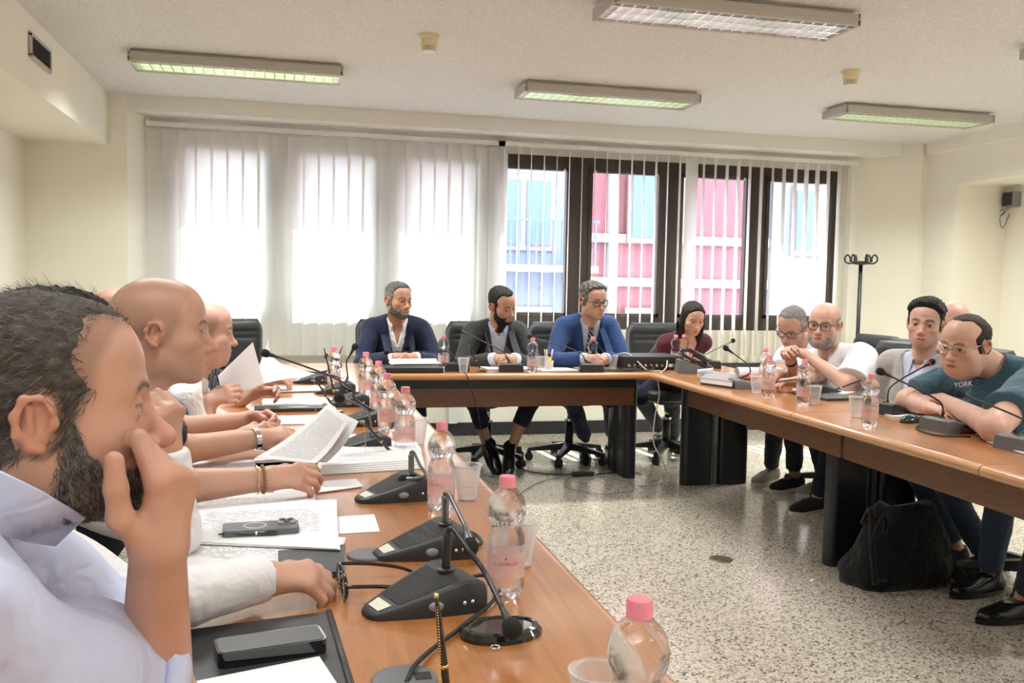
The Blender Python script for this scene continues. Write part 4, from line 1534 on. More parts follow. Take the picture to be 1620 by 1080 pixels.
MB().tube(spline([(-0.19, 0.02, 0.088), (-0.14, -0.05, 0.10), (-0.11, -0.17, 0.05), (-0.08, -0.24, 0.01), (0.0, -0.27, 0.006)], 8), 0.0032, 8).build('lead', M['cable_white'], t, smooth=True)
# desk telephone on a wedge stand
p = gz(1098, 590)
t = thing('desk_telephone', 'dark desk telephone tilted on its stand with the handset on top', 'telephone', (p.x, p.y + 0.03, TZ), math.radians(-15))
MB().prism([(-0.10, 0.0), (0.10, 0.0), (0.09, 0.025), (-0.06, 0.085), (-0.09, 0.08)], -0.09, 0.09, axis='y').build('stand', M['grey_unit'], t)
MB().box((0.02, 0, 0.075), (0.21, 0.19, 0.022), ry=0.42, bev=0.008).build('body', M['gloss_black'], t)
MB().box((0.05, 0.03, 0.078), (0.07, 0.07, 0.006), ry=0.42).build('screen', M['grey'], t)
for k in range(12):
    MB().box((0.035 + (k // 3) * 0.021, -0.075 + (k % 3) * 0.022, 0.083 - (k // 3) * 0.0094), (0.014, 0.014, 0.006), ry=0.42, bev=0.002).build('key', M['grey'], t)
h = MB()
h.tube(spline([(-0.09, -0.075, 0.135), (-0.05, -0.075, 0.150), (0.03, -0.075, 0.118), (0.085, -0.075, 0.072)], 6), [0.022, 0.022, 0.020, 0.016, 0.014, 0.013, 0.013, 0.013, 0.013, 0.013, 0.013, 0.014, 0.015, 0.017, 0.019, 0.021, 0.021, 0.021, 0.021][:19], 12)
h.build('handset', M['gloss_black'], t, smooth=True)

# right table: folders, rolled sheet, papers, mouse, tablets
M['red_folder'] = mat('red_folder', (0.62, 0.06, 0.03), 0.45)
M['maroon'] = mat('maroon_folder', (0.16, 0.02, 0.04), 0.45)
t = thing('folder', 'maroon and red folder under the rolled sheet on the right table', 'folder', (0, 0, TZ))
MB().prism(rect(2.62, 4.86, 0.34, 0.24, -0.2), 0, 0.020).build('maroon_cover', M['maroon'], t)
MB().prism(rect(2.56, 4.62, 0.20, 0.20, 0.15), 0.0, 0.016).build('red_cover', M['red_folder'], t)
tag(MB().tube([tuple(gz(1166, 590, TZ + 0.055)), tuple(gz(1166, 590, TZ + 0.055) + Vector((0.26, -0.02, 0.0)))], 0.034, 20, caps=False).build('paper_roll', M['paper'], None, smooth=True), 'rolled white sheet lying on the red folder', 'paper roll')
papers(rect(2.62, 5.10, 0.26, 0.20, -0.1), 'white pages behind the rolled sheet on the right table', 4, 'print', TZ + 0.0)
t = thing('binder', 'pale grey document binder with a dark spine beside the telephone', 'binder', (0, 0, TZ))
c4 = pq((1108, 608), (1158, 615), (1172, 602), (1122, 596))
MB().prism(c4, 0, 0.012).build('lower_cover', M['dark_grey'], t)
MB().prism(c4, 0.012, 0.034).build('pages', M['paper'], t)
MB().prism(c4, 0.034, 0.038).build('upper_cover', M['grey'], t)
t = thing('notebook', 'dark notebook lying between the bottles on the right table', 'notebook', (0, 0, TZ))
MB().prism(rect(2.62, 4.05, 0.22, 0.28, 0.1), 0, 0.012).build('cover', M['folder'], t)
papers(rect(2.66, 3.45, 0.21, 0.30, 1.45), 'white sheets beside the nearest bottle on the right table', 3, 'paper')
papers(rect(2.78, 4.30, 0.21, 0.28, 0.6), 'crumpled pages beneath the raised elbows', 3, 'print', TZ, curl=0.02)
t = thing('tablet', 'dark tablet case under the crossed forearms of the teal T-shirt', 'tablet', (2.62, 3.02, TZ), math.radians(-10))
MB().box((0, 0, 0.008), (0.26, 0.19, 0.016), bev=0.005).build('case', M['maroon'], t)
MB().box((0, 0, 0.0165), (0.25, 0.18, 0.002)).build('cover', M['dark_grey'], t)
papers(rect(2.54, 3.06, 0.15, 0.10, 0.1), 'small white sheet on the tablet case', 1, 'paper', TZ + 0.018)
papers(pq((1520, 668), (1570, 684), (1625, 664), (1560, 650)), 'curled printed pages in front of the teal T-shirt', 4, 'print', TZ, curl=0.03)
papers(pq((1560, 700), (1650, 730), (1680, 690), (1600, 670)), 'printed pages at the right edge of the picture', 3, 'print', TZ)
p = gz(1440, 668)
t = thing('computer_mouse', 'glossy dark green computer mouse on the right table', 'mouse', (p.x, p.y, TZ), math.radians(10))
MB().ball((0, 0, 0.004), (0.052, 0.030, 0.030), 20, 12).build('shell', mat('green_black_gloss', (0.02, 0.035, 0.03), 0.12), t, smooth=True)
for v in t.children[0].data.vertices:
    v.co.z = max(v.co.z, 0.0)
MB().ball((-0.028, 0, 0.026), (0.008, 0.003, 0.006), 10, 6).build('wheel', M['grey'], t, smooth=True)

# ================================================================== FLOOR ITEMS
t = thing('floor_box', 'round brass floor outlet cover set in the granite', 'outlet', (1.97, 3.86, 0))
MB().lathe([(0.055, 0), (0.055, 0.003), (0.050, 0.005), (0.01, 0.005)], 28).build('ring', mat('aged_brass', (0.16, 0.12, 0.09), 0.4, metal=0.7), t, smooth=True, angle=0.5)
MB().lathe([(0.040, 0.005), (0.040, 0.0065), (0.01, 0.0065)], 28).build('lid', mat('aged_brass_lid', (0.12, 0.095, 0.075), 0.45, metal=0.7), t, smooth=True, angle=0.5)
tag(MB().box((2.23, 3.50, 0.003), (0.035, 0.012, 0.005), rz=0.7).build('paper_scrap', M['paper']), 'tiny scrap of white paper on the granite floor', 'paper')


def floor_cable(name, pts, r, mt, label):
    q = spline(pts, 10)
    return tag(MB().tube(q, r, 6).build(name, mt, None, smooth=True), label, 'cable')


G0 = lambda x, y, z=0.006: tuple(gz(x, y, z))
floor_cable('power_cable', [G0(808, 726), G0(830, 743), G0(865, 749), G0(905, 750)], 0.004, M['rubber'], 'black cable running from the crossed shoes to the adapter')
tag(MB().box(G0(922, 749, 0.016), (0.15, 0.05, 0.03), rz=0.1, bev=0.008).build('power_adapter', M['black']), 'black power adapter lying on the floor before the back table', 'adapter')
floor_cable('power_cable', [G0(942, 750), G0(965, 748), G0(1000, 747), G0(1015, 750)], 0.004, M['rubber'], 'black cable leading right from the adapter')
floor_cable('loop_cable', [G0(905, 752), G0(893, 765), G0(915, 777), G0(960, 781), G0(1000, 775), G0(1000, 765), G0(975, 757), G0(940, 752)], 0.003, M['grey'], 'grey cable lying in a wide loop on the floor')
floor_cable('thin_cable', [G0(900, 752), G0(860, 760), G0(830, 775), G0(815, 790)], 0.003, M['grey'], 'thin grey cable trailing across the floor towards the left table')
floor_cable('white_cable', [(2.36, 5.46, 0.80), (2.30, 5.34, 0.765), tuple(W(1041, 596, 5.27)), tuple(W(1043, 625, 5.26)), tuple(W(1036, 660, 5.26)), tuple(W(1034, 700, 5.27)), tuple(W(1048, 728, 5.3)), G0(1054, 750), G0(1040, 764), G0(1010, 768)], 0.004, M['cable_white'], 'white cable dropping from the table corner and curling on the floor')
floor_cable('hanging_cable', [tuple(W(735, 588, 5.27)), tuple(W(741, 600, 5.26)), tuple(W(750, 630, 5.29)), tuple(W(756, 650, 5.4)), tuple(W(766, 690, 5.5)), G0(800, 725)], 0.003, M['rubber'], 'thin black cable hanging from the back table')

# black bag under the right table
t = thing('black_bag', 'slumped black fabric bag standing against the right table leg', 'bag', (2.42, 3.42, 0))
MB()
nu, nv = 24, 14
vs, fs = [], []
for j in range(nv + 1):
    v = j / nv
    rr = (1 - 0.45 * v ** 2.2) * (0.9 + 0.1 * math.sin(PI * min(1, v * 3)))
    for i in range(nu):
        a = 2 * PI * i / nu
        ex = 0.26 * rr * (abs(math.cos(a)) ** 0.7) * (1 if math.cos(a) > 0 else -1)
        ey = 0.13 * rr * (abs(math.sin(a)) ** 0.7) * (1 if math.sin(a) > 0 else -1)
        wob = 1 + 0.05 * math.sin(5 * a + 7 * v) + 0.03 * math.sin(9 * a - 11 * v)
        vs.append((0.17 + ex * wob + 0.05 * v, ey * wob, 0.34 * v + 0.02 * math.sin(3 * a) * v))
for j in range(nv):
    for i in range(nu):
        fs.append((j * nu + i, j * nu + (i + 1) % nu, (j + 1) * nu + (i + 1) % nu, (j + 1) * nu + i))
fs += [tuple(range(nu))[::-1], tuple(nv * nu + i for i in range(nu))]
M['bag'] = fabric_mat('black_nylon', (0.005, 0.005, 0.006), 600, 0.75, 0.5)
MB().add(vs, fs).build('body', M['bag'], t, smooth=True)
for s in (-1, 1):
    MB().tube(spline([(0.02, s * 0.08 - 0.04, 0.26), (0.0, s * 0.05 - 0.09, 0.34), (-0.05, -0.13, 0.22), (-0.04, -0.15, 0.05)], 6), 0.011, 6).build('strap', M['bag'], t, smooth=True)
MB().box((0.0, -0.135, 0.06), (0.05, 0.01, 0.012)).build('buckle', M['dark_grey'], t)

# ================================================================== PEOPLE: implicit-surface builder
A3 = lambda *p: np.array(p, dtype=np.float32)


def smin(a, b, k):
    h = np.clip(k - np.abs(a - b), 0, None) / k
    return np.minimum(a, b) - h * h * (k * 0.25)


def smax(a, b, k):
    return -smin(-a, -b, k)


def d_cone(P, a, b, ra, rb):
    a, b = A3(*a), A3(*b)
    ab = b - a
    L2 = float(ab @ ab) + 1e-12
    t = np.clip(((P[0] - a[0]) * ab[0] + (P[1] - a[1]) * ab[1] + (P[2] - a[2]) * ab[2]) / L2, 0, 1)
    dx, dy, dz = P[0] - a[0] - t * ab[0], P[1] - a[1] - t * ab[1], P[2] - a[2] - t * ab[2]
    return np.sqrt(dx * dx + dy * dy + dz * dz) - (ra + (rb - ra) * t)


def d_ell(P, c, r, R=None):
    x, y, z = P[0] - c[0], P[1] - c[1], P[2] - c[2]
    if R is not None:
        x, y, z = (R[0][0] * x + R[0][1] * y + R[0][2] * z, R[1][0] * x + R[1][1] * y + R[1][2] * z, R[2][0] * x + R[2][1] * y + R[2][2] * z)
    x, y, z = x / r[0], y / r[1], z / r[2]
    k0 = np.sqrt(x * x + y * y + z * z) + 1e-9
    k1 = np.sqrt((x / r[0]) ** 2 + (y / r[1]) ** 2 + (z / r[2]) ** 2) + 1e-9
    return k0 * (k0 - 1) / k1


def sstep(a, b, x):
    t = np.clip((x - a) / (b - a), 0, 1)
    return t * t * (3 - 2 * t)


def grid(lo, hi, h):
    ax = [np.arange(lo[i], hi[i] + h, h, dtype=np.float32) for i in range(3)]
    return ax, (ax[0][:, None, None], ax[1][None, :, None], ax[2][None, None, :])


def full(P):
    return np.broadcast_arrays(*P)


def nets(F, ax):
    """naive surface nets -> verts (n,3), quads (m,4)"""
    s = F < 0
    cnt = np.zeros((F.shape[0] - 1, F.shape[1] - 1, F.shape[2] - 1), dtype=np.int8)
    for i in (0, 1):
        for j in (0, 1):
            for k in (0, 1):
                cnt += s[i:F.shape[0] - 1 + i, j:F.shape[1] - 1 + j, k:F.shape[2] - 1 + k]
    act = (cnt > 0) & (cnt < 8)
    I, J, K = np.nonzero(act)
    n = len(I)
    if n == 0:
        return np.zeros((0, 3)), np.zeros((0, 4), int)
    idx = -np.ones(act.shape, dtype=np.int64)
    idx[I, J, K] = np.arange(n)
    acc = np.zeros((n, 3))
    num = np.zeros(n)
    C = [(0, 0, 0), (1, 0, 0), (0, 1, 0), (1, 1, 0), (0, 0, 1), (1, 0, 1), (0, 1, 1), (1, 1, 1)]
    val = [F[I + c[0], J + c[1], K + c[2]] for c in C]
    for a in range(8):
        for b in range(a + 1, 8):
            df = [C[b][q] - C[a][q] for q in range(3)]
            if sum(abs(q) for q in df) != 1:
                continue
            va, vb = val[a], val[b]
            cr = (va < 0) != (vb < 0)
            t = np.where(cr, va / np.where(cr, va - vb, 1), 0)
            for q in range(3):
                acc[:, q] += np.where(cr, C[a][q] + t * df[q], 0)
            num += cr
    acc /= np.maximum(num, 1)[:, None]
    h = [float(a[1] - a[0]) for a in ax]
    V = np.stack([ax[0][0] + (I + acc[:, 0]) * h[0], ax[1][0] + (J + acc[:, 1]) * h[1], ax[2][0] + (K + acc[:, 2]) * h[2]], 1)
    Q = []
    for axis in range(3):
        sl0, sl1 = [slice(None)] * 3, [slice(None)] * 3
        sl0[axis], sl1[axis] = slice(0, -1), slice(1, None)
        a, b = s[tuple(sl0)], s[tuple(sl1)]
        for flip, mk in ((False, a & ~b), (True, ~a & b)):
            e = np.nonzero(mk)
            o1, o2 = (axis + 1) % 3, (axis + 2) % 3
            ok = (e[o1] > 0) & (e[o2] > 0) & (e[o1] < F.shape[o1] - 1) & (e[o2] < F.shape[o2] - 1)
            e = [q[ok] for q in e]
            quad = []
            for d1, d2 in ((0, 0), (-1, 0), (-1, -1), (0, -1)):
                p = [q.copy() for q in e]
                p[o1] = p[o1] + d1
                p[o2] = p[o2] + d2
                quad.append(idx[p[0], p[1], p[2]])
            qd = np.stack(quad, 1)
            if flip:
                qd = qd[:, ::-1]
            Q.append(qd)
    Q = np.concatenate(Q)
    Q = Q[(Q >= 0).all(1)]
    return V, Q


def relax(V, Q, it=1, w_=0.5):
    """a little Laplacian smoothing"""
    n = len(V)
    for _ in range(it):
        acc = np.zeros_like(V)
        num = np.zeros(n)
        for a, b in ((0, 1), (1, 2), (2, 3), (3, 0)):
            np.add.at(acc, Q[:, a], V[Q[:, b]])
            np.add.at(num, Q[:, a], 1)
            np.add.at(acc, Q[:, b], V[Q[:, a]])
            np.add.at(num, Q[:, b], 1)
        V = V * (1 - w_) + w_ * acc / np.maximum(num, 1)[:, None]
    return V


class Acc:
    """accumulates pieces (verts, quads, colours) into one mesh"""

    def __init__(self):
        self.V, self.Q, self.C, self.n = [], [], [], 0

    def add(self, V, Q, C=None):
        if len(V) == 0:
            return
        self.V.append(V)
        self.Q.append(Q + self.n)
        self.C.append(C if C is not None else np.ones((len(V), 3)))
        self.n += len(V)

    def build(self, name, material, parent, origin, colours=True):
        V = np.concatenate(self.V) - np.array(origin)
        Q = np.concatenate(self.Q)
        me = bpy.data.meshes.new(name)
        me.vertices.add(len(V))
        me.vertices.foreach_set('co', V.astype(np.float32).ravel())
        me.loops.add(len(Q) * 4)
        me.loops.foreach_set('vertex_index', Q.astype(np.int32).ravel())
        me.polygons.add(len(Q))
        me.polygons.foreach_set('loop_start', (np.arange(len(Q)) * 4).astype(np.int32))
        me.update(calc_edges=True)
        me.validate()
        if colours:
            c = np.concatenate(self.C)
            at = me.color_attributes.new('tone', 'FLOAT_COLOR', 'POINT')
            at.data.foreach_set('color', np.concatenate([c, np.ones((len(c), 1))], 1).astype(np.float32).ravel())
        me.materials.append(material)
        me.shade_smooth()
        o = bpy.data.objects.new(name, me)
        COL.objects.link(o)
        o.parent = parent
        return o


def tone_mat(name, rough, sss=0.0, bump=None, spec=0.35, sheen=0.0):
    m, nt, b = nmat(name)
    a = nt.nodes.new('ShaderNodeVertexColor')
    a.layer_name = 'tone'
    nt.links.new(a.outputs['Color'], b.inputs['Base Color'])
    b.inputs['Roughness'].default_value = rough
    b.inputs['Specular IOR Level'].default_value = spec
    if sss:
        b.inputs['Subsurface Weight'].default_value = sss
        b.inputs['Subsurface Radius'].default_value = (1.0, 0.35, 0.2)
        b.inputs['Subsurface Scale'].default_value = 0.006
    if sheen:
        b.inputs['Sheen Weight'].default_value = sheen
    if bump:
        tc = nt.nodes.new('ShaderNodeTexCoord')
        n = nt.nodes.new('ShaderNodeTexNoise')
        n.inputs['Scale'].default_value = bump[0]
        n.inputs['Detail'].default_value = 5
        nt.links.new(tc.outputs['Object'], n.inputs['Vector'])
        bp = nt.nodes.new('ShaderNodeBump')
        bp.inputs['Strength'].default_value = bump[1]
        bp.inputs['Distance'].default_value = 0.004
        nt.links.new(n.outputs['Fac'], bp.inputs['Height'])
        nt.links.new(bp.outputs['Normal'], b.inputs['Normal'])
    return m


M['skin'] = tone_mat('skin', 0.42, 0.12, (260, 0.12))
M['hair'] = tone_mat('hair', 0.55, 0, (420, 0.7), 0.3)
M['eye'] = tone_mat('eye', 0.08, 0, None, 0.6)
M['strand'] = tone_mat('hair_strand', 0.45, 0, None, 0.35)


def wnoise(V, f, seed=0):
    """cheap smooth pseudo noise in about -1..1"""
    r = np.random.default_rng(seed)
    o = 0
    for k in range(6):
        d = r.normal(size=3)
        d /= np.linalg.norm(d)
        ff = f * (0.6 + 0.9 * r.random())
        o = o + np.sin((V[0] * d[0] + V[1] * d[1] + V[2] * d[2]) * ff + r.random() * 6.28 + 1.3 * np.sin((V[0] * d[1] + V[1] * d[2] - V[2] * d[0]) * ff * 0.7))
    return o / 3.2


# ------------------------------------------------------------------ head (local frame: x right, y forward, z up)
HAIR_Z = [-0.13, -0.095, -0.080, -0.062, -0.045, -0.036, -0.030, 0.0, 0.030, 0.055, 0.075, 0.095, 0.115, 0.14]
HAIR_Y = [-0.12, -0.105, -0.085, -0.055, -0.030, -0.005, 0.022, 0.030, 0.046, 0.058, 0.068, 0.078, 0.088, 0.095]


def head_field(P, s):
    """s: shape parameters"""
    wd, ln, jw, nose, fat = s.get('wd', 1), s.get('ln', 1), s.get('jaw', 1), s.get('nose', 1), s.get('fat', 0)
    x, y, z = P
    X = np.abs(x)
    Q = (X, y, z)
    F = d_ell(P, (0, -0.014, 0.033), (0.076 * wd, 0.098 * ln, 0.085))
    F = smin(F, d_ell(P, (0, 0.036, 0.042), (0.060 * wd, 0.050, 0.056)), 0.03)
    F = smin(F, d_ell(P, (0, 0.028, -0.035), (0.061 * wd, 0.061, 0.080)), 0.03)
    F = smin(F, d_ell(P, (0, 0.022, -0.072), (0.053 * wd * jw, 0.060, 0.040)), 0.025)
    F = smin(F, d_ell(Q, (0.047 * wd * jw, 0.002, -0.058), (0.017, 0.028, 0.030)), 0.03)
    F = smin(F, d_ell(P, (0, 0.073, -0.101), (0.022 * jw, 0.018, 0.017)), 0.03)
    if fat:
        F = smin(F, d_ell(P, (0, 0.030, -0.105), (0.055 + 0.02 * fat, 0.05, 0.028 + 0.014 * fat)), 0.03)
        F = smin(F, d_ell(Q, (0.045, 0.045, -0.06), (0.024 + 0.008 * fat, 0.026, 0.034)), 0.03)
    F = smin(F, d_ell(Q, (0.044 * wd, 0.056, -0.026), (0.020, 0.020, 0.017)), 0.03)       # cheek bones
    F = smin(F, d_ell(P, (0, 0.070, -0.066), (0.034, 0.026, 0.030)), 0.025)               # muzzle
    F = smin(F, d_cone(Q, (0.010, 0.083, 0.016), (0.042, 0.070, 0.019), 0.0095, 0.009), 0.018)  # brow ridge
    F = smax(F, -d_ell(Q, (0.0325, 0.096, 0.0), (0.019, 0.016, 0.0115)), 0.018)           # sockets
    F = smin(F, d_cone(P, (0, 0.082, 0.010), (0, 0.106 + 0.010 * (nose - 1), -0.032), 0.0072, 0.0098 * nose), 0.014)
    F = smin(F, d_ell(P, (0, 0.1095 + 0.016 * (nose - 1), -0.037), (0.0125 * nose, 0.0125, 0.0105)), 0.010)
    F = smin(F, d_ell(Q, (0.0125 * nose, 0.0945, -0.041), (0.0075, 0.0105, 0.0078)), 0.007)
    F = smax(F, -d_ell(Q, (0.0065, 0.1005, -0.0485), (0.0042, 0.006, 0.0035)), 0.004)      # nostrils
    # eyelids
    F = smin(F, d_ell(Q, (0.0325, 0.0735, 0.0005), (0.0155, 0.0150, 0.0140)), 0.006)
    op = s.get('open', 0.0050)
    F = smax(F, -d_ell(Q, (0.0325, 0.0905, -0.0008), (0.0140, 0.0120, op)), 0.0015)
    # lips
    F = smin(F, d_ell(P, (0, 0.0905, -0.0665), (0.022, 0.0095, 0.0052)), 0.007)
    F = smin(F, d_ell(P, (0, 0.0890, -0.0775), (0.019, 0.0100, 0.0062)), 0.007)
    F = smax(F, -d_ell(P, (0, 0.104, -0.0718), (0.019, 0.0125, 0.0014)), 0.003)
    # ears
    R = Matrix.Rotation(0.22, 3, 'X')
    R2 = [[R[i][j] for j in range(3)] for i in range(3)]
    ex = 0.0765 * wd
    E_ = d_ell(Q, (ex, -0.012, -0.006), (0.0078, 0.0165, 0.0275), R2)
    pr = [(0.004, 0.012, -0.004), (0.009, 0.012, 0.014), (0.011, 0.002, 0.028), (0.013, -0.013, 0.028), (0.014, -0.022, 0.010), (0.012, -0.019, -0.010), (0.007, -0.006, -0.026), (0.004, 0.005, -0.030)]
    pr = [(a * 0.9, b * 0.85, c * 0.86 - 0.002) for a, b, c in pr]
    for a, b in zip(pr, pr[1:]):
        E_ = smin(E_, d_cone(Q, (ex + a[0], -0.012 + a[1], -0.004 + a[2]), (ex + b[0], -0.012 + b[1], -0.004 + b[2]), 0.0036, 0.0036), 0.006)
    E_ = smax(E_, -d_ell(Q, (ex + 0.009, -0.009, -0.004), (0.007, 0.008, 0.0135), R2), 0.004)
    E_ = smax(E_, -d_ell(Q, (ex + 0.010, -0.013, 0.009), (0.005, 0.0085, 0.0085), R2), 0.004)
    E_ = smin(E_, d_cone(Q, (ex + 0.0065, -0.0185, 0.010), (ex + 0.0060, -0.0165, -0.012), 0.0028, 0.0030), 0.005)
    E_ = smin(E_, d_ell(Q, (ex + 0.0030, 0.0035, -0.006), (0.005, 0.0045, 0.006)), 0.004)
    return F, smin(F, E_, 0.008)


def hair_mask(x, y, z, rec=0.0, temple=0.012):
    yb = np.interp(z, HAIR_Z, HAIR_Y)
    yb = yb - rec * sstep(0.035, 0.075, z) - temple * sstep(0.015, 0.05, np.abs(x)) * sstep(0.022, 0.062, z)
    ear = (np.sqrt(((y + 0.011) / 0.0145) ** 2 + ((z + 0.007) / 0.0235) ** 2) - 1) * 0.02
    return np.where(np.abs(x) > 0.052, np.minimum(yb - y, ear), yb - y)


def beard_mask(x, y, z, moustache=True):
    """positive inside the beard area"""
    up = np.interp(y, [-0.02, 0.020, 0.034, 0.050, 0.070, 0.085, 0.12], [-0.02, 0.0, -0.035, -0.052, -0.058, -0.052, -0.052])
    d = np.minimum(up - z, y - np.interp(z, [-0.13, -0.10, -0.07, -0.03, 0.0], [0.02, 0.006, 0.0, 0.006, 0.012]))
    lips = np.sqrt((x / 0.025) ** 2 + ((z + 0.0718) / 0.0125) ** 2) - 1
    d = np.minimum(d, np.where(y > 0.06, lips * 0.012, 1))
    if not moustache:
        d = np.minimum(d, np.where((y > 0.06) & (z > -0.085), -0.01, 1))
    # below the nose only
    d = np.minimum(d, np.where(y > 0.075, -0.050 - z, 1))
    return d


def head_colour(V, s):
    x, y, z = V[:, 0], V[:, 1], V[:, 2]
    base = np.array(s['skin'])
    c = np.tile(base, (len(V), 1))
    red = np.clip(np.exp(-((x / 0.02) ** 2 + ((y - 0.105) / 0.02) ** 2 + ((z + 0.037) / 0.016) ** 2)) * 0.8 +
                  0.5 * np.exp(-(((np.abs(x) - 0.042) / 0.02) ** 2 + ((z + 0.03) / 0.022) ** 2)) * (y > 0.02) +
                  0.8 * sstep(0.077, 0.083, np.abs(x) / s.get('wd', 1)) * (np.abs(z) < 0.045), 0, 1)[:, None]
    c = c * (1 - red * np.array([0.02, 0.22, 0.26]))
    c = c * (1 + 0.05 * wnoise(V.T, 90, 3)[:, None])
    lip = np.exp(-((x / 0.021) ** 4 + ((z + 0.072) / 0.0095) ** 4)) * (y > 0.075)
    c = c * (1 - lip[:, None] * np.array([0.10, 0.38, 0.36]))
    slit_shade = np.exp(-((z + 0.0718) / 0.0020) ** 2) * (1 - sstep(0.016, 0.024, np.abs(x))) * (y > 0.07)
    c = c * (1 - 0.55 * slit_shade[:, None])  # shade between the lips painted as a dark line
    lash = np.exp(-((z - 0.0046) / 0.0020) ** 2) * (np.abs(np.abs(x) - 0.0325) < 0.0155) * (y > 0.068)
    c = c * (1 - 0.65 * lash[:, None])
    hc = np.array(s.get('hair', (0.03, 0.025, 0.02)))
    # brows
    ax_ = np.abs(x)
    br = np.exp(-(((z - (0.0195 + 0.006 * np.sin((ax_ - 0.012) / 0.04 * 3.14) - 0.02 * np.clip(ax_ - 0.035, 0, 1))) / 0.0042) ** 2)) * sstep(0.010, 0.016, ax_) * (1 - sstep(0.046, 0.054, ax_)) * (y > 0.05)
    c = c * (1 - s.get('brow', 0.75) * br[:, None]) + hc * s.get('brow', 0.75) * br[:, None]
    st = s.get('stubble', 0.0)
    if st:
        m_ = sstep(-0.002, 0.010, beard_mask(x, y, z))[:, None] * st
        c = c * (1 - m_) + np.array(s.get('beard_col', hc)) * m_
    sc = s.get('scalp', 0.0)
    if sc:
        m_ = (sstep(-0.002, 0.014, hair_mask(x, y, z, s.get('rec', 0)))[:, None]) * sc
        top = s.get('scalp_top', 1.0)
        m_ = m_ * (top + (1 - top) * (1 - sstep(0.045, 0.08, z)))[:, None]
        m_ = m_ * (np.abs(x) < 0.079)[:, None]
        c = c * (1 - m_) + hc * m_
    # lids / inner ear slightly redder
    return np.clip(c, 0, 1)


def basis(yaw, pitch=0.0, roll=0.0):
    """yaw: direction faced in degrees from +x; pitch>0 looks down; roll>0 tips the head to its right"""
    a = math.radians(yaw)
    f = Vector((math.cos(a), math.sin(a), 0))
    r = Vector((math.sin(a), -math.cos(a), 0))
    u = Vector((0, 0, 1))
    p = math.radians(pitch)
    f2 = f * math.cos(p) - u * math.sin(p)
    u2 = f * math.sin(p) + u * math.cos(p)
    q = math.radians(roll)
    r3 = r * math.cos(q) - u2 * math.sin(q)
    u3 = r * math.sin(q) + u2 * math.cos(q)
    return np.array([list(r3), list(f2), list(u3)])      # rows: x right, y forward, z up (world)


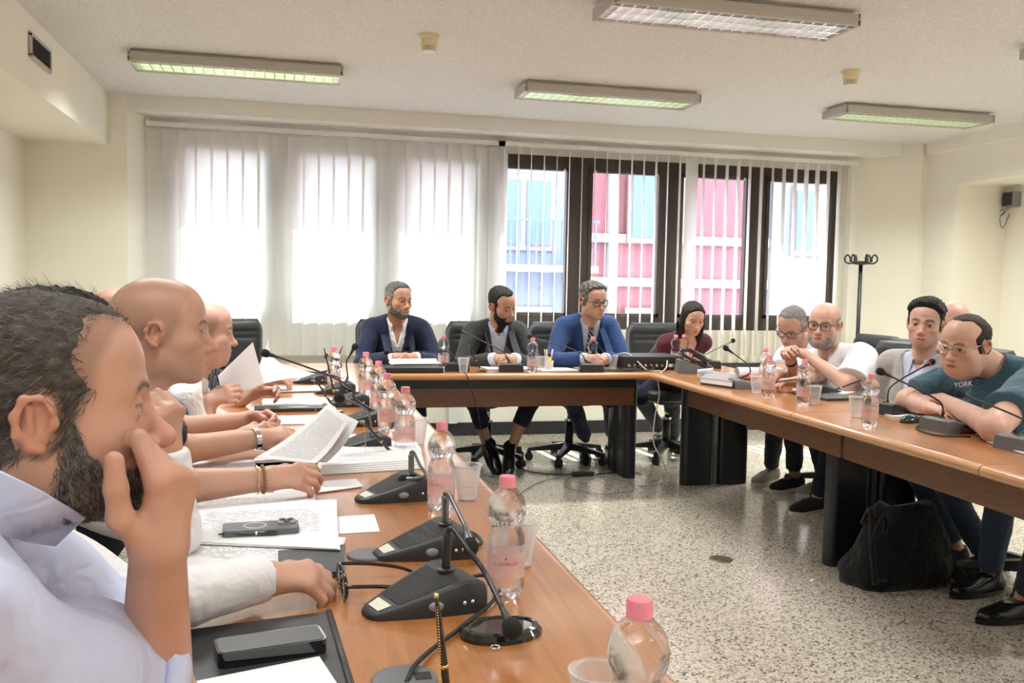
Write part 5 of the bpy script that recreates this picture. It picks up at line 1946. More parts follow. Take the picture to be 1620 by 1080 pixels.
def do_head(acc, hair_parts, s, C, B, nb, h, scale):
    """C head centre, B basis rows, nb neck base in world"""
    nbl = (B @ (np.array(nb) - C)) / scale
    lo = (-0.105, -0.130, min(-0.135, nbl[2] - 0.03))
    hi = (0.105, 0.130, 0.145)
    lo = (min(lo[0], nbl[0] - 0.07), min(lo[1], nbl[1] - 0.08), lo[2])
    hi = (max(hi[0], nbl[0] + 0.07), max(hi[1], nbl[1] + 0.07), hi[2])
    ax, P = grid(lo, hi, h)
    F0, FH = head_field(P, s)
    nr = s.get('neck', 0.053)
    NK = d_cone(P, (0, -0.028, -0.055), tuple(nbl), nr, nr + 0.006)
    shp = [len(a) for a in ax]
    F0 = np.ascontiguousarray(np.broadcast_to(smin(F0, NK, 0.03), shp))
    F = np.ascontiguousarray(np.broadcast_to(smin(FH, NK, 0.03), shp))
    V, Q = nets(F, ax)
    col = head_colour(V, s)
    toW = lambda v: (v * scale) @ B + C
    acc.add(toW(V), Q, col)
    P3 = full(P)
    x, y, z = P3
    hr = s.get('hairstyle')
    if hr:
        d = hair_mask(x, y, z, s.get('rec', 0), s.get('temple', 0.012))
        T = s.get('thick', 0.010)
        t = T * sstep(0.0, s.get('fade', 0.014), d)
        top, side = s.get('top', 1.0), s.get('side', 0.6)
        t = t * (side + (top - side) * sstep(0.03, 0.09, z))
        if hr == 'horseshoe':
            zb = s.get('zb', 0.055)
            t = t * (1 - sstep(zb - 0.012, zb + 0.006, z + 0.25 * np.clip(y, -0.02, 1)))
        t = t * (1 + s.get('rough', 0.35) * wnoise((x * 2.2, y * 0.9, z * 1.2), s.get('nf', 260), 5)) + 0.12 * T * wnoise((x, y, z), 60, 9) * (t > 0.001)
        Dc = d_ell(P, (0, -0.014, 0.015), (0.082, 0.106, 0.104))
        t = np.where((d > 0) & ((Dc < 0.010) | (z > -0.02)), t - 0.0016, -0.006)
        G = np.ascontiguousarray(F0 - t)
        if s.get('long'):
            L_ = s['long']
            side_ = np.abs(x)
            for sg in (-1, 1):
                G = smin(G, d_cone(P, (sg * 0.052, -0.02, 0.05), (sg * 0.078, -0.015, -0.06), 0.035, 0.030), 0.02)
                G = smin(G, d_cone(P, (sg * 0.078, -0.015, -0.06), (sg * 0.082, 0.005, -L_), 0.030, 0.022), 0.02)
            G = smin(G, d_cone(P, (0, -0.06, 0.03), (0, -0.075, -L_), 0.06, 0.05), 0.03)
            G = G + 0.002 * wnoise((x * 2, y * 2, z * 0.25), 200, 4)
            G = smax(G, -d_ell(P, (0.004, 0.085, -0.035), (0.060, 0.075, 0.098)), 0.008)
        hv, hq = nets(G, ax)
        hc = np.array(s.get('hair', (0.03, 0.025, 0.02)))
        gr = s.get('grey', 0)
        n_ = (0.5 + 0.5 * wnoise((hv[:, 0] * 2.5, hv[:, 1], hv[:, 2] * 1.4), 330, 12))[:, None]
        cc = hc * (0.65 + 0.7 * n_)
        if gr:
            gm = np.clip(gr * (0.4 + n_) * (1 - 0.6 * sstep(0.03, 0.09, hv[:, 2]))[:, None], 0, 1)
            cc = cc * (1 - gm) + np.array((0.38, 0.36, 0.33)) * gm
        dm = hair_mask(hv[:, 0], hv[:, 1], hv[:, 2], s.get('rec', 0), s.get('temple', 0.012))
        if not s.get('long'):
            keep = (dm[hq] > -0.002).any(1)
            hq = hq[keep]
        used = np.unique(hq)
        mp = -np.ones(len(hv), int)
        mp[used] = np.arange(len(used))
        hair_parts.append(('hair', toW(hv[used]), mp[hq], cc[used]))
    bd = s.get('beard', 0)
    if bd:
        d = beard_mask(x, y, z)
        t = bd * sstep(0.0, 0.012, d) * (1 + 0.4 * wnoise((x, y, z), 420, 8)) - 0.0012
        t = np.where(d > 0, t, -0.006)
        G = np.ascontiguousarray(F0 - t)
        hv, hq = nets(G, ax)
        bc = np.array(s.get('beard_col', s.get('hair', (0.03, 0.025, 0.02))))
        n_ = (0.5 + 0.5 * wnoise((hv[:, 0], hv[:, 1], hv[:, 2]), 500, 13))[:, None]
        cc = bc * (0.6 + 0.8 * n_)
        gg = s.get('beard_grey', 0) * n_
        cc = cc * (1 - gg) + np.array((0.45, 0.43, 0.40)) * gg
        # keep only faces that belong to the beard shell
        dm = beard_mask(hv[:, 0], hv[:, 1], hv[:, 2])
        keep = (dm[hq] > -0.001).any(1)
        hq = hq[keep]
        used = np.unique(hq)
        mp = -np.ones(len(hv), int)
        mp[used] = np.arange(len(used))
        hair_parts.append(('beard', toW(hv[used]), mp[hq], cc[used]))
    return F0, ax, toW


# ------------------------------------------------------------------ hands (local: y towards fingers, z = back of hand)
def hand_frame(dr, back):
    y = Vector(dr).normalized()
    z = Vector(back)
    z = (z - y * z.dot(y)).normalized()
    x = y.cross(z)
    return np.array([list(x), list(y), list(z)])


def do_hand(acc, wrist, dr, back, right, elbow, skin, curl=(35, 40, 25), thumb='rest', h=0.004, size=1.0, spread=0.0, fore=(0.042, 0.028), curls=None):
    B = hand_frame(dr, back)
    Wt = np.array(wrist, dtype=float)
    el = (B @ (np.array(elbow) - Wt)) / size
    sg = -1.0 if right else 1.0
    segs = []
    # forearm stub
    L = np.linalg.norm(el)
    far = el * min(1.0, 0.16 / max(L, 1e-6))
    rr = fore[1] + (fore[0] - fore[1]) * min(1.0, 0.16 / max(L, 1e-6))
    segs.append((tuple(far), (0, 0, 0), rr * 0.86, fore[1], 0.02))
    for xx, yy in ((0.020, 0.085), (-0.020, 0.080), (0.0, 0.087)):
        segs.append(((xx * 0.6 * sg, 0.010, 0), (xx * sg, yy - 0.012, 0), 0.017, 0.0125, 0.018))
    lens = [0.074, 0.082, 0.076, 0.060]
    bx = [0.028, 0.0095, -0.0095, -0.028]
    by = [0.086, 0.090, 0.086, 0.078]
    tips = []
    for f in range(4):
        c1, c2, c3 = (curls[f] if curls else curl)
        if not curls:
            c1, c2, c3 = c1 + 3 * f, c2 + 2 * f, c3
        p = np.array([bx[f] * sg, by[f] - 0.012, 0.0])
        a = 0.0
        r0 = [0.0098, 0.0100, 0.0096, 0.0086][f]
        lat = (1.5 - f) * (0.05 + spread) * sg
        for q, (fr, cc) in enumerate(((0.47, c1), (0.30, c2), (0.23, c3))):
            a += math.radians(cc)
            d = np.array([math.sin(lat) * math.cos(a), math.cos(a) * math.cos(lat), -math.sin(a)])
            e = p + d * (lens[f] * fr + (0.012 if q == 0 else 0))
            segs.append((tuple(p), tuple(e), r0 * (1 - 0.08 * q), r0 * (0.93 - 0.09 * q), (0.006 if q == 2 else 0.0025) if q else 0.010, f if q else None))
            p = e
        tips.append(p)
    if thumb == 'rest':
        tp = [(0.022, 0.018, -0.006), (0.043, 0.046, -0.014), (0.050, 0.075, -0.020), (0.046, 0.098, -0.024)]
    elif thumb == 'fold':
        tp = [(0.022, 0.018, -0.008), (0.038, 0.048, -0.024), (0.028, 0.074, -0.036), (0.008, 0.086, -0.040)]
    elif thumb == 'up':
        tp = [(0.022, 0.015, -0.006), (0.050, 0.036, -0.012), (0.062, 0.066, -0.014), (0.066, 0.092, -0.020)]
    elif thumb == 'pinch':
        tp = [(0.022, 0.018, -0.010), (0.040, 0.045, -0.030), (0.040, 0.075, -0.042), (0.034, 0.098, -0.045)]
    tr_ = [0.0155, 0.0125, 0.0108, 0.0095]
    for q in range(3):
        segs.append(((tp[q][0] * sg, *tp[q][1:]), (tp[q + 1][0] * sg, *tp[q + 1][1:]), tr_[q], tr_[q + 1], 0.010 if q == 0 else 0.006))
    pts = np.array([s[0] for s in segs] + [s[1] for s in segs])
    lo, hi = pts.min(0) - 0.05, pts.max(0) + 0.05
    ax, P = grid(lo, hi, h)
    F = None
    dist = {}
    for sg_ in segs:
        a, b, ra, rb, k = sg_[:5]
        d = d_cone(P, a, b, ra, rb)
        if len(sg_) > 5 and sg_[5] is not None:
            dist[sg_[5]] = d if sg_[5] not in dist else smin(dist[sg_[5]], d, 0.006)
        else:
            F = d if F is None else smin(F, d, k)
    for d in dist.values():
        F = smin(F, d, 0.0022)
    F = np.ascontiguousarray(np.broadcast_to(F, [len(a) for a in ax]))
    V, Q = nets(F, ax)
    col = np.tile(np.array(skin), (len(V), 1))
    # redder knuckles and finger tips
    kn = np.exp(-((V[:, 1] - 0.082) / 0.012) ** 2)[:, None] * 0.35 + sstep(0.10, 0.15, V[:, 1])[:, None] * 0.3
    col = col * (1 - kn * np.array([0.02, 0.18, 0.20])) * (1 + 0.05 * wnoise(V.T, 110, 2)[:, None])
    acc.add((V * size) @ B + Wt, Q, np.clip(col, 0, 1))
    return [((np.array(t_) * size) @ B + Wt) for t_ in tips], B


def ik(S_, Wt, hint, l1=0.30, l2=0.265):
    S_, Wt, hint = Vector(S_), Vector(Wt), Vector(hint)
    d = Wt - S_
    L = d.length
    if L > (l1 + l2) * 0.995:
        k = L / ((l1 + l2) * 0.995)
        l1, l2 = l1 * k, l2 * k
    a = (l1 * l1 - l2 * l2 + L * L) / (2 * L)
    hh = math.sqrt(max(0.0, l1 * l1 - a * a))
    u = d.normalized()
    p = hint - u * hint.dot(u)
    p = p.normalized() if p.length > 1e-6 else u.orthogonal().normalized()
    return S_ + u * a + p * hh


# ------------------------------------------------------------------ whole person
def gd(px, py, d):
    return Vector(CAM + ray(px, py) * d)


def trilin(F, ax, pts):
    h = float(ax[0][1] - ax[0][0])
    q = [(pts[:, i] - ax[i][0]) / h for i in range(3)]
    i0 = [np.clip(np.floor(v).astype(int), 0, F.shape[k] - 2) for k, v in enumerate(q)]
    f = [np.clip(v - i, 0, 1) for v, i in zip(q, i0)]
    o = 0
    for a in (0, 1):
        for b in (0, 1):
            for c in (0, 1):
                o = o + F[i0[0] + a, i0[1] + b, i0[2] + c] * (f[0] if a else 1 - f[0]) * (f[1] if b else 1 - f[1]) * (f[2] if c else 1 - f[2])
    return o


def shoe(person_o, origin, ankle, toe_dir, upper, sole, h=0.007, high=False):
    """ankle: ground point under the ankle; toe_dir horizontal"""
    d = Vector((toe_dir[0], toe_dir[1], 0)).normalized()
    B = np.array([[d.y, -d.x, 0], [d.x, d.y, 0], [0, 0, 1]])
    if len(toe_dir) > 2 and toe_dir[2]:
        p = toe_dir[2]
        B = np.array([B[0], B[1] * math.cos(p) - B[2] * math.sin(p), B[1] * math.sin(p) + B[2] * math.cos(p)])
    ax, P = grid((-0.07, -0.12, -0.01), (0.07, 0.24, 0.16), h)
    F = d_ell(P, (0, 0.125, 0.030), (0.044, 0.088, 0.036))
    F = smin(F, d_ell(P, (0, 0.03, 0.045), (0.039, 0.10, 0.050)), 0.03)
    F = smin(F, d_ell(P, (0, -0.04, 0.045), (0.036, 0.045, 0.050)), 0.02)
    F = smin(F, d_cone(P, (0, -0.015, 0.06), (0, -0.02, 0.125 if high else 0.085), 0.036, 0.040), 0.02)
    F = np.maximum(F, 0.010 - P[2])
    F = np.maximum(F, P[2] - (0.13 if high else 0.088) + 0 * P[0] - np.clip(-P[1] * 0.15, -0.01, 0.02))
    F = np.ascontiguousarray(np.broadcast_to(F, [len(a) for a in ax]))
    V, Q = nets(F, ax)
    a = Acc()
    toW = lambda v: v @ B + np.array(ankle)
    a.add(toW(V), Q)
    o = a.build('shoe', upper, person_o, origin, False)
    n = 28
    out = []
    for k in range(n):
        t_ = 2 * PI * k / n
        yy = 0.065 + 0.155 * math.sin(t_)
        out.append((0.043 * math.cos(t_) * (1.0 + 0.12 * math.sin(t_)), yy))
    mb = MB()
    vs = [tuple(toW(np.array([x, y, z])) - np.array(origin)) for z in (0.0, 0.020) for x, y in out]
    fs = [tuple(range(n))[::-1], tuple(range(n, 2 * n))] + [(i, (i + 1) % n, n + (i + 1) % n, n + i) for i in range(n)]
    mb.add(vs, fs)
    so = mb.build('sole', sole, None, smooth=True, angle=0.7)
    so.parent = o
    return o


def stroke(o_parent, origin, name, pts, r, material, seg=8):
    return MB().tube([Vector(p) - Vector(origin) for p in pts], r, seg).build(name, material, o_parent, smooth=True)


def person(label, s):
    pel, nb, hc = Vector(s['pel']), Vector(s['nb']), Vector(s['head'])
    origin = (pel.x, pel.y, 0.0)
    root = thing('person', label, 'person', origin, group=s.get('group'))
    skin = np.array(s['skin'])
    h = s.get('h', 0.0085)
    hh = s.get('hh', 0.0032)
    hs = s.get('hs', 1.0)
    acc = Acc()
    hair_parts = []
    BH = basis(*s['look'])
    F0, axh, toH = do_head(acc, hair_parts, s, np.array(hc), BH, nb, hh, hs)

    # chest frame
    zdir = (nb - pel).normalized()
    a = math.radians(s['chest'])
    f = Vector((math.cos(a), math.sin(a), 0))
    f = (f - zdir * f.dot(zdir)).normalized()
    r = f.cross(zdir)
    B = np.array([list(r), list(f), list(zdir)])
    Ls = (nb - pel).length
    fat = s.get('belly', 0.0)
    sw = s.get('sw', 0.185)
    nbn = np.array(nb)
    loc = lambda p: tuple(B @ (np.array(p) - nbn))
    wld = lambda p: Vector(np.array(p) @ B + nbn)
    sh = {}
    for sd, sg in (('R', 1), ('L', -1)):
        off = s.get('sh' + sd, (0, 0, 0))
        sh[sd] = wld((sg * sw + off[0], -0.010 + off[1], -0.058 + off[2]))
    arms = {}
    for sd in ('R', 'L'):
        A = s.get('arm' + sd)
        if not A:
            continue
        W_ = Vector(A['wrist'])
        el = Vector(A['elbow']) if 'elbow' in A else ik(sh[sd], W_, A.get('hint', (0, 0, -1)), 0.30 * s.get('al', 1), 0.262 * s.get('al', 1))
        arms[sd] = (el, W_, A)
    pts = [np.array(pel), nbn, np.array(sh['R']), np.array(sh['L'])] + [np.array(q) for v in arms.values() for q in v[:2]]
    lo, hi = np.min(pts, 0) - 0.22, np.max(pts, 0) + 0.17
    hi[2] = nb.z + 0.09
    ax, Pw = grid(lo, hi, h)
    X, Y, Z = [Pw[i] - nbn[i] for i in range(3)]
    P = tuple(B[i][0] * X + B[i][1] * Y + B[i][2] * Z for i in range(3))
    px_, py_, pz_ = P
    Ft = d_ell(P, (0, 0.0, -Ls), (0.172 + fat, 0.125 + fat, 0.12))
    Ft = smin(Ft, d_ell(P, (0, 0.012 + fat * 0.6, -Ls * 0.66), (0.150 + fat, 0.112 + fat * 1.3, 0.17)), 0.06)
    Ft = smin(Ft, d_ell(P, (0, 0.008, -0.205), (0.163 + fat * 0.5, 0.112 + fat * 0.5, 0.17)), 0.06)
    Ft = smin(Ft, d_ell(P, (0, -0.012, -0.085), (0.125, 0.075, 0.075)), 0.05)
    slr = [loc(sh['R']), loc(sh['L'])]
    for q, sg in zip(slr, (1, -1)):
        Ft = smin(Ft, d_cone(P, (sg * 0.03, -0.015, -0.02), (q[0] * 0.82, q[1], q[2] + 0.006), 0.050, 0.055), 0.045)
    cx = s.get('bust')
    if cx:
        for sg in (-1, 1):
            Ft = smin(Ft, d_ell(P, (sg * 0.065, 0.085, -0.20), (0.055, 0.045, 0.055)), 0.04)
    ua, fa_ = {}, {}
    mus = s.get('arm_r', 1.0)
    for sd, (el, W_, A) in arms.items():
        ua[sd] = d_cone(Pw, sh[sd], el, 0.055 * mus, 0.043 * mus)
        fa_[sd] = d_cone(Pw, el, W_, 0.043 * mus, 0.0275)
    body = Ft
    for sd in arms:
        body = smin(body, smin(ua[sd], fa_[sd], 0.02), 0.04)
    shp = [len(q) for q in ax]
    bodyF = np.ascontiguousarray(np.broadcast_to(body, shp))
    V, Q = nets(bodyF, ax)
    col = np.tile(skin, (len(V), 1)) * (1 + 0.04 * wnoise(V.T, 60, 6)[:, None])
    acc.add(V, Q, np.clip(col, 0, 1))
    for sd, (el, W_, A) in arms.items():
        if A.get('hand', True):
            tips, _ = do_hand(acc, W_, A['dir'], A['back'], sd == 'R', el, skin, A.get('curl', (35, 40, 25)), A.get('thumb', 'rest'), A.get('hh', s.get('handh', 0.0042)), A.get('size', s.get('hsz', 1.0)), A.get('spread', 0.0), curls=A.get('curls'))
            A['tips'] = tips

    # legs
    legs = s.get('legs')
    tro = None
    if legs:
        tro = Acc()
        for sd, sg in (('R', 1), ('L', -1)):
            lg = legs.get(sd)
            if not lg:
                continue
            hip = wld((sg * 0.09, 0.0, -Ls - 0.01))
            kn, an = Vector(lg['knee']), Vector(lg['ankle'])
            lo2 = np.minimum(np.minimum(np.array(hip), np.array(kn)), np.array(an)) - 0.13
            hi2 = np.maximum(np.maximum(np.array(hip), np.array(kn)), np.array(an)) + 0.13
            ax2, P2 = grid(lo2, hi2, 0.011)
            G = smin(d_cone(P2, hip, kn, 0.090, 0.066), d_cone(P2, kn, an, 0.062, lg.get('cuff', 0.050)), 0.03)
            u = (an - kn).normalized()
            e = an - u * lg.get('hem', 0.02)
            G = np.maximum(G, (P2[0] - e.x) * u.x + (P2[1] - e.y) * u.y + (P2[2] - e.z) * u.z)
            G = G + 0.003 * wnoise(P2, 38, 21)
            v_, q_ = nets(np.ascontiguousarray(np.broadcast_to(G, [len(q) for q in ax2])), ax2)
            tro.add(v_, q_)
            # bare ankle / sock under the hem
            G = smin(d_cone(P2, hip + Vector((0, 0, 0.03)), kn, 0.062, 0.046), d_cone(P2, kn, an + u * 0.03, 0.046, 0.035), 0.02)
            v_, q_ = nets(np.ascontiguousarray(np.broadcast_to(G, [len(q) for q in ax2])), ax2)
            sock = np.array(lg.get('sock', skin * 0.9))
            acc.add(v_, q_, np.tile(sock, (len(v_), 1)))

    acc.build('body', M['skin'], root, origin)
    for nm, v_, q_, c_ in hair_parts:
        b_ = Acc()
        b_.add(v_, q_, c_)
        b_.build(nm, M['hair'], root, origin)
    if tro is not None:
        tro.build('trousers', s['trousers'], root, origin, False)
        for sd in ('R', 'L'):
            lg = legs.get(sd)
            if lg and lg.get('shoe'):
                shoe(root, origin, lg.get('foot', (lg['ankle'][0], lg['ankle'][1], 0.0)), lg['toe'], lg['shoe'][0], lg['shoe'][1], high=lg.get('high', False))

    # garments
    fields = {}
    up = (np.array(hc) - nbn)
    up = up / np.linalg.norm(up)
    for gm in s['wear']:
        t = gm['t']
        nz = gm.get('fold', 0.004)
        wn = wnoise((Pw[0], Pw[1], Pw[2] * 0.8), gm.get('ff', 34), gm.get('seed', 1)) * nz
        tt = t + wn
        if 'v' in gm:
            w0, ztop, zl = gm['v']
            wz = w0 * np.clip(1 - (ztop - pz_) / zl, 0, 1.3)
            tt = tt + (-t - 0.012) * sstep(-0.004, 0.006, wz - np.abs(px_ - gm.get('vx', 0))) * (py_ > 0.0) * (pz_ > ztop - zl)
        G = Ft - tt
        for sd in arms:
            el, W_, A = arms[sd]
            sl = gm.get('sleeve' + sd, gm.get('sleeve', 'long'))
            if sl == 'none':
                continue
            ta = gm.get('ta', t)
            U = ua[sd] - ta - wn
            S0 = Vector(sh[sd])
            if sl == 'long':
                u = (W_ - el).normalized()
                e = W_ - u * gm.get('cuff', 0.012)
                # crease rings at the bend
                tpar = (Pw[0] - el.x) * u.x + (Pw[1] - el.y) * u.y + (Pw[2] - el.z) * u.z
                wr = 0.0035 * np.sin(tpar * 150 + 6 * wn / max(nz, 1e-4)) * np.exp(-(tpar / 0.09) ** 2)
                Fo = d_cone(Pw, el, W_, 0.043 * mus + ta, 0.0275 + gm.get('tw', ta + 0.004)) - wn * 0.8 - wr
                Fo = np.maximum(Fo, (Pw[0] - e.x) * u.x + (Pw[1] - e.y) * u.y + (Pw[2] - e.z) * u.z)
                G = smin(G, smin(U, Fo, 0.02), 0.03)
            else:
                u = (el - S0).normalized()
                e = S0 + (el - S0) * float(sl)
                tp = ((Pw[0] - S0.x) * u.x + (Pw[1] - S0.y) * u.y + (Pw[2] - S0.z) * u.z) / (el - S0).length
                U = U - gm.get('flare', 0.012) * np.clip(tp, 0, 1)
                U = smax(U, (Pw[0] - e.x) * u.x + (Pw[1] - e.y) * u.y + (Pw[2] - e.z) * u.z, 0.004)
                G = smin(G, U, 0.03)
        nk0, nk1 = nbn - up * 0.05, nbn + up * 0.14
        rn = s.get('neck', 0.053) * hs
        G = smax(G, -d_cone(Pw, nk0, nk1, rn + gm.get('nk', 0.004), rn + gm.get('nk', 0.004) + 0.004), 0.006)
        if gm.get('crew'):
            G = smax(G, -d_ell(P, (0, 0.03, 0.035), (0.075, 0.085, 0.055)), 0.006)
        G = np.ascontiguousarray(np.broadcast_to(G, shp).astype(np.float32))
        fields[gm['name']] = G
        V, Q = nets(G, ax)
        b_ = Acc()
        b_.add(V, Q)
        b_.build(gm['name'], gm['mat'], root, origin, False)

    def surf(fname, x, z, off=0.002):
        ys = np.linspace(0.30, -0.10, 120)
        L_ = np.stack([np.full_like(ys, x), ys, np.full_like(ys, z)], 1)
        w_ = L_ @ B + nbn
        v = trilin(fields[fname], ax, w_)
        i = np.argmax(v < 0)
        if v[i] >= 0:
            return wld((x, 0.1, z))
        y = ys[i] if i == 0 else ys[i - 1] + (ys[i] - ys[i - 1]) * (v[i - 1] / (v[i - 1] - v[i] + 1e-9))
        return wld((x, y + off, z))

    def strip(name, rows, material, parent=root, th=0.002):
        """rows: list of lists of world points -> thin sheet"""
        nr_, nc = len(rows), len(rows[0])
        fn = lambda u, v: rows[int(round(v * (nr_ - 1)))][int(round(u * (nc - 1)))]
        vs, fs, _ = sheet_mesh(fn, nc - 1, nr_ - 1, th)
        return MB().add([Vector(v) - Vector(origin) for v in vs], fs).build(name, material, parent, smooth=True, angle=0.9)

    O = Vector(origin)
    # collar
    if s.get('collar'):
        cm, gap, tipz = s['collar']
        rn = s.get('neck', 0.053) * hs + 0.006
        rows = []
        n = 28
        # neck axis in chest frame
        zc = Vector(up * 0.6 + np.array(zdir) * 0.4).normalized()
        fc = (f - zc * f.dot(zc)).normalized()
        rc = fc.cross(zc)
        BC = np.array([list(rc), list(fc), list(zc)])
        cu, cs = s.get('collar_up', 0.0), s.get('collar_sc', 1.0)
        for row in range(4):
            line = []
            for k in range(n + 1):
                th = gap + (2 * PI - 2 * gap) * k / n
                fr = math.cos(th)
                front = max(0.0, fr) ** 3
                if row == 0:
                    rr, zz = rn + 0.003, -0.012 - 0.022 * fr
                elif row == 1:
                    rr, zz = rn + 0.001, 0.030 - 0.030 * fr
                elif row == 2:
                    rr, zz = rn + 0.007, 0.031 - 0.031 * fr
                else:
                    rr, zz = rn + 0.018 + 0.020 * front, -0.004 - 0.030 * fr - tipz * front
                line.append(Vector(np.array((rr * math.sin(th), rr * fr, zz * cs + cu)) @ BC + nbn))
            rows.append(line)
        strip('collar', rows, cm, th=0.0025)
    # lapels
    if s.get('lapel'):
        fnm, lm, (w0, ztop, zl) = s['lapel']
        for sg in (-1, 1):
            rows = []
            for k in range(15):
                u = k / 14
                z = ztop - 0.01 - (zl - 0.015) * u
                wi = w0 * (1 - (ztop - z) / zl)
                lw = 0.030 + 0.042 * min(1, u / 0.32) if u < 0.34 else 0.072 * (1 - (u - 0.34) / 0.66) ** 0.8 + 0.004
                if 0.26 < u < 0.34:
                    lw -= 0.018
                rows.append([surf(fnm, sg * (wi + lw * q), z, 0.0045 + 0.003 * math.sin(PI * q)) for q in (0.0, 0.33, 0.66, 1.0)])
            if sg < 0:
                rows = [r_[::-1] for r_ in rows]
            strip('lapel', rows, lm, th=0.003)
    if s.get('tie'):
        fnm, tm = s['tie']
        rows = []
        for k in range(16):
            u = k / 15
            z = -0.045 - 0.33 * u
            w_ = 0.017 if u < 0.08 else 0.016 + 0.024 * u
            rows.append([surf(fnm, q * w_, z, 0.010 if abs(q) < 0.6 else 0.006) for q in (-1, -0.5, 0, 0.5, 1)])
        t_ = strip('tie', rows, tm, th=0.003)
        kn_ = wld((0, 0, 0))
        kp = surf(fnm, 0, -0.042, 0.008)
        MB().ball(kp - O, (0.018, 0.014, 0.022), 12, 8).build('tie_knot', tm, root, smooth=True)
    if s.get('buttons'):
        fnm, bm_, zs, x_ = s['buttons']
        for z in zs:
            MB().ball(surf(fnm, x_, z, 0.001) - O, 0.0055, 10, 6).build('button', bm_, root, smooth=True)
    if s.get('placket'):
        fnm, pm, z0, z1, x_ = s['placket']
        rows = [[surf(fnm, x_ + q, z0 + (z1 - z0) * k / 12, 0.002) for q in (-0.014, 0.014)] for k in range(13)]
        strip('placket', rows, pm, th=0.0015)
    if s.get('print'):
        fnm, body_, size, x_, z_, pm = s['print']
        vs, fs = text_mesh(body_, size)
        MB().add([surf(fnm, x_ + vx, z_ + vy, 0.0025) - O for vx, vy, _ in vs], fs).build('lettering', pm, root)
    if s.get('pin'):
        fnm, x_, z_ = s['pin']
        MB().ball(surf(fnm, x_, z_, 0.002) - O, 0.006, 10, 6).build('lapel_pin', M['paper'], root, smooth=True)

    # eyes
    gz_ = s.get('gaze', (0, 0))
    for sg in (-1, 1):
        c = toH(np.array([[sg * 0.0325, 0.0745, -0.0006]]))[0]
        mb = MB().ball((0, 0, 0), 0.0125 * hs, 20, 14)
        V = np.array(mb.v)
        gl = np.array([math.sin(math.radians(gz_[0])), math.cos(math.radians(gz_[0])) * math.cos(math.radians(gz_[1])), math.sin(math.radians(gz_[1]))]) @ BH
        dt = V @ gl / (0.0125 * hs)
        cc = np.where(dt[:, None] > 0.955, np.array([[0.008, 0.007, 0.006]]), np.where(dt[:, None] > 0.86, np.array([s.get('iris', (0.06, 0.035, 0.02))]), np.array([[0.46, 0.42, 0.39]])))
        o = mb.build('eye', M['eye'], root, smooth=True)
        for i, v in enumerate(o.data.vertices):
            v.co = Vector(V[i] + c - np.array(origin))
        at = o.data.color_attributes.new('tone', 'FLOAT_COLOR', 'POINT')
        at.data.foreach_set('color', np.concatenate([cc, np.ones((len(cc), 1))], 1).astype(np.float32).ravel())

    # glasses
    if s.get('glasses'):
        g = s['glasses']
        dz, gw, gh, gr_ = g.get('dz', 0), g.get('w', 0.026), g.get('h', 0.019), g.get('r', 0.0022)
        fr = bpy.data.objects.new('glasses', None)
        COL.objects.link(fr)
        fr.parent = root
        H1 = lambda p: Vector(toH(np.array([p]))[0]) - O
        yf = 0.0985
        for sg in (-1, 1):
            pts_ = []
            for k in range(29):
                a_ = 2 * PI * k / 28
                ca, sa = math.cos(a_), math.sin(a_)
                e_ = 0.62
                pts_.append(H1((sg * 0.0335 + gw * abs(ca) ** e_ * (1 if ca > 0 else -1), yf - 0.012 * (abs(0.0335 * sg + gw * ca) / 0.06) ** 2, dz - 0.003 + gh * abs(sa) ** e_ * (1 if sa > 0 else -1))))
            MB().tube(pts_, gr_, 6).build('rim', g['mat'], fr, smooth=True)
            MB().add(pts_[:-1], [tuple(range(28))]).build('lens', M['lens'], fr)
            MB().tube([H1(q) for q in ((sg * 0.060, yf - 0.012, dz + 0.006), (sg * 0.074, yf - 0.022, dz + 0.006), (sg * 0.083, 0.02, dz + 0.008), (sg * 0.085, -0.005, dz + 0.010), (sg * 0.083, -0.028, dz - 0.004))], gr_ * 0.95, 6).build('temple', g['mat'], fr, smooth=True)
        MB().tube([H1(q) for q in ((-0.0095, yf, dz + 0.004), (0, yf + 0.002, dz + 0.007), (0.0095, yf, dz + 0.004))], gr_, 6).build('bridge', g['mat'], fr, smooth=True)
    s['_'] = dict(root=root, origin=O, toH=toH, F0=F0, axh=axh, BH=BH, arms=arms, surf=surf, wld=wld, B=B, fields=fields, ax=ax)
    return root


M['lens'] = thin_glass('spectacle_lens', (0.93, 0.94, 0.95), 0.03)


def cast(s, fname, px, py, off, t0=0.45, t1=1.5):
    """point on a garment met by a sight line, lifted off the cloth by off"""
    d = ray(px, py)
    ts = np.linspace(t0, t1, 700)
    pts = CAM[None, :] + d[None, :] * ts[:, None]
    ax = s['_']['ax']
    ok = np.all([(pts[:, i] > ax[i][0]) & (pts[:, i] < ax[i][-1]) for i in range(3)], 0)
    v = np.where(ok, trilin(s['_']['fields'][fname], ax, pts), 1)
    nk = d_cone((pts[:, 0], pts[:, 1], pts[:, 2]), s['_']['toH'](np.array([[0, -0.028, -0.055]]))[0], s['nb'], 0.078, 0.088)
    v = np.minimum(v, nk)
    i = int(np.argmax(v < 0))
    t = ts[i] if v[i] < 0 else (t0 + t1) / 2
    return t - off


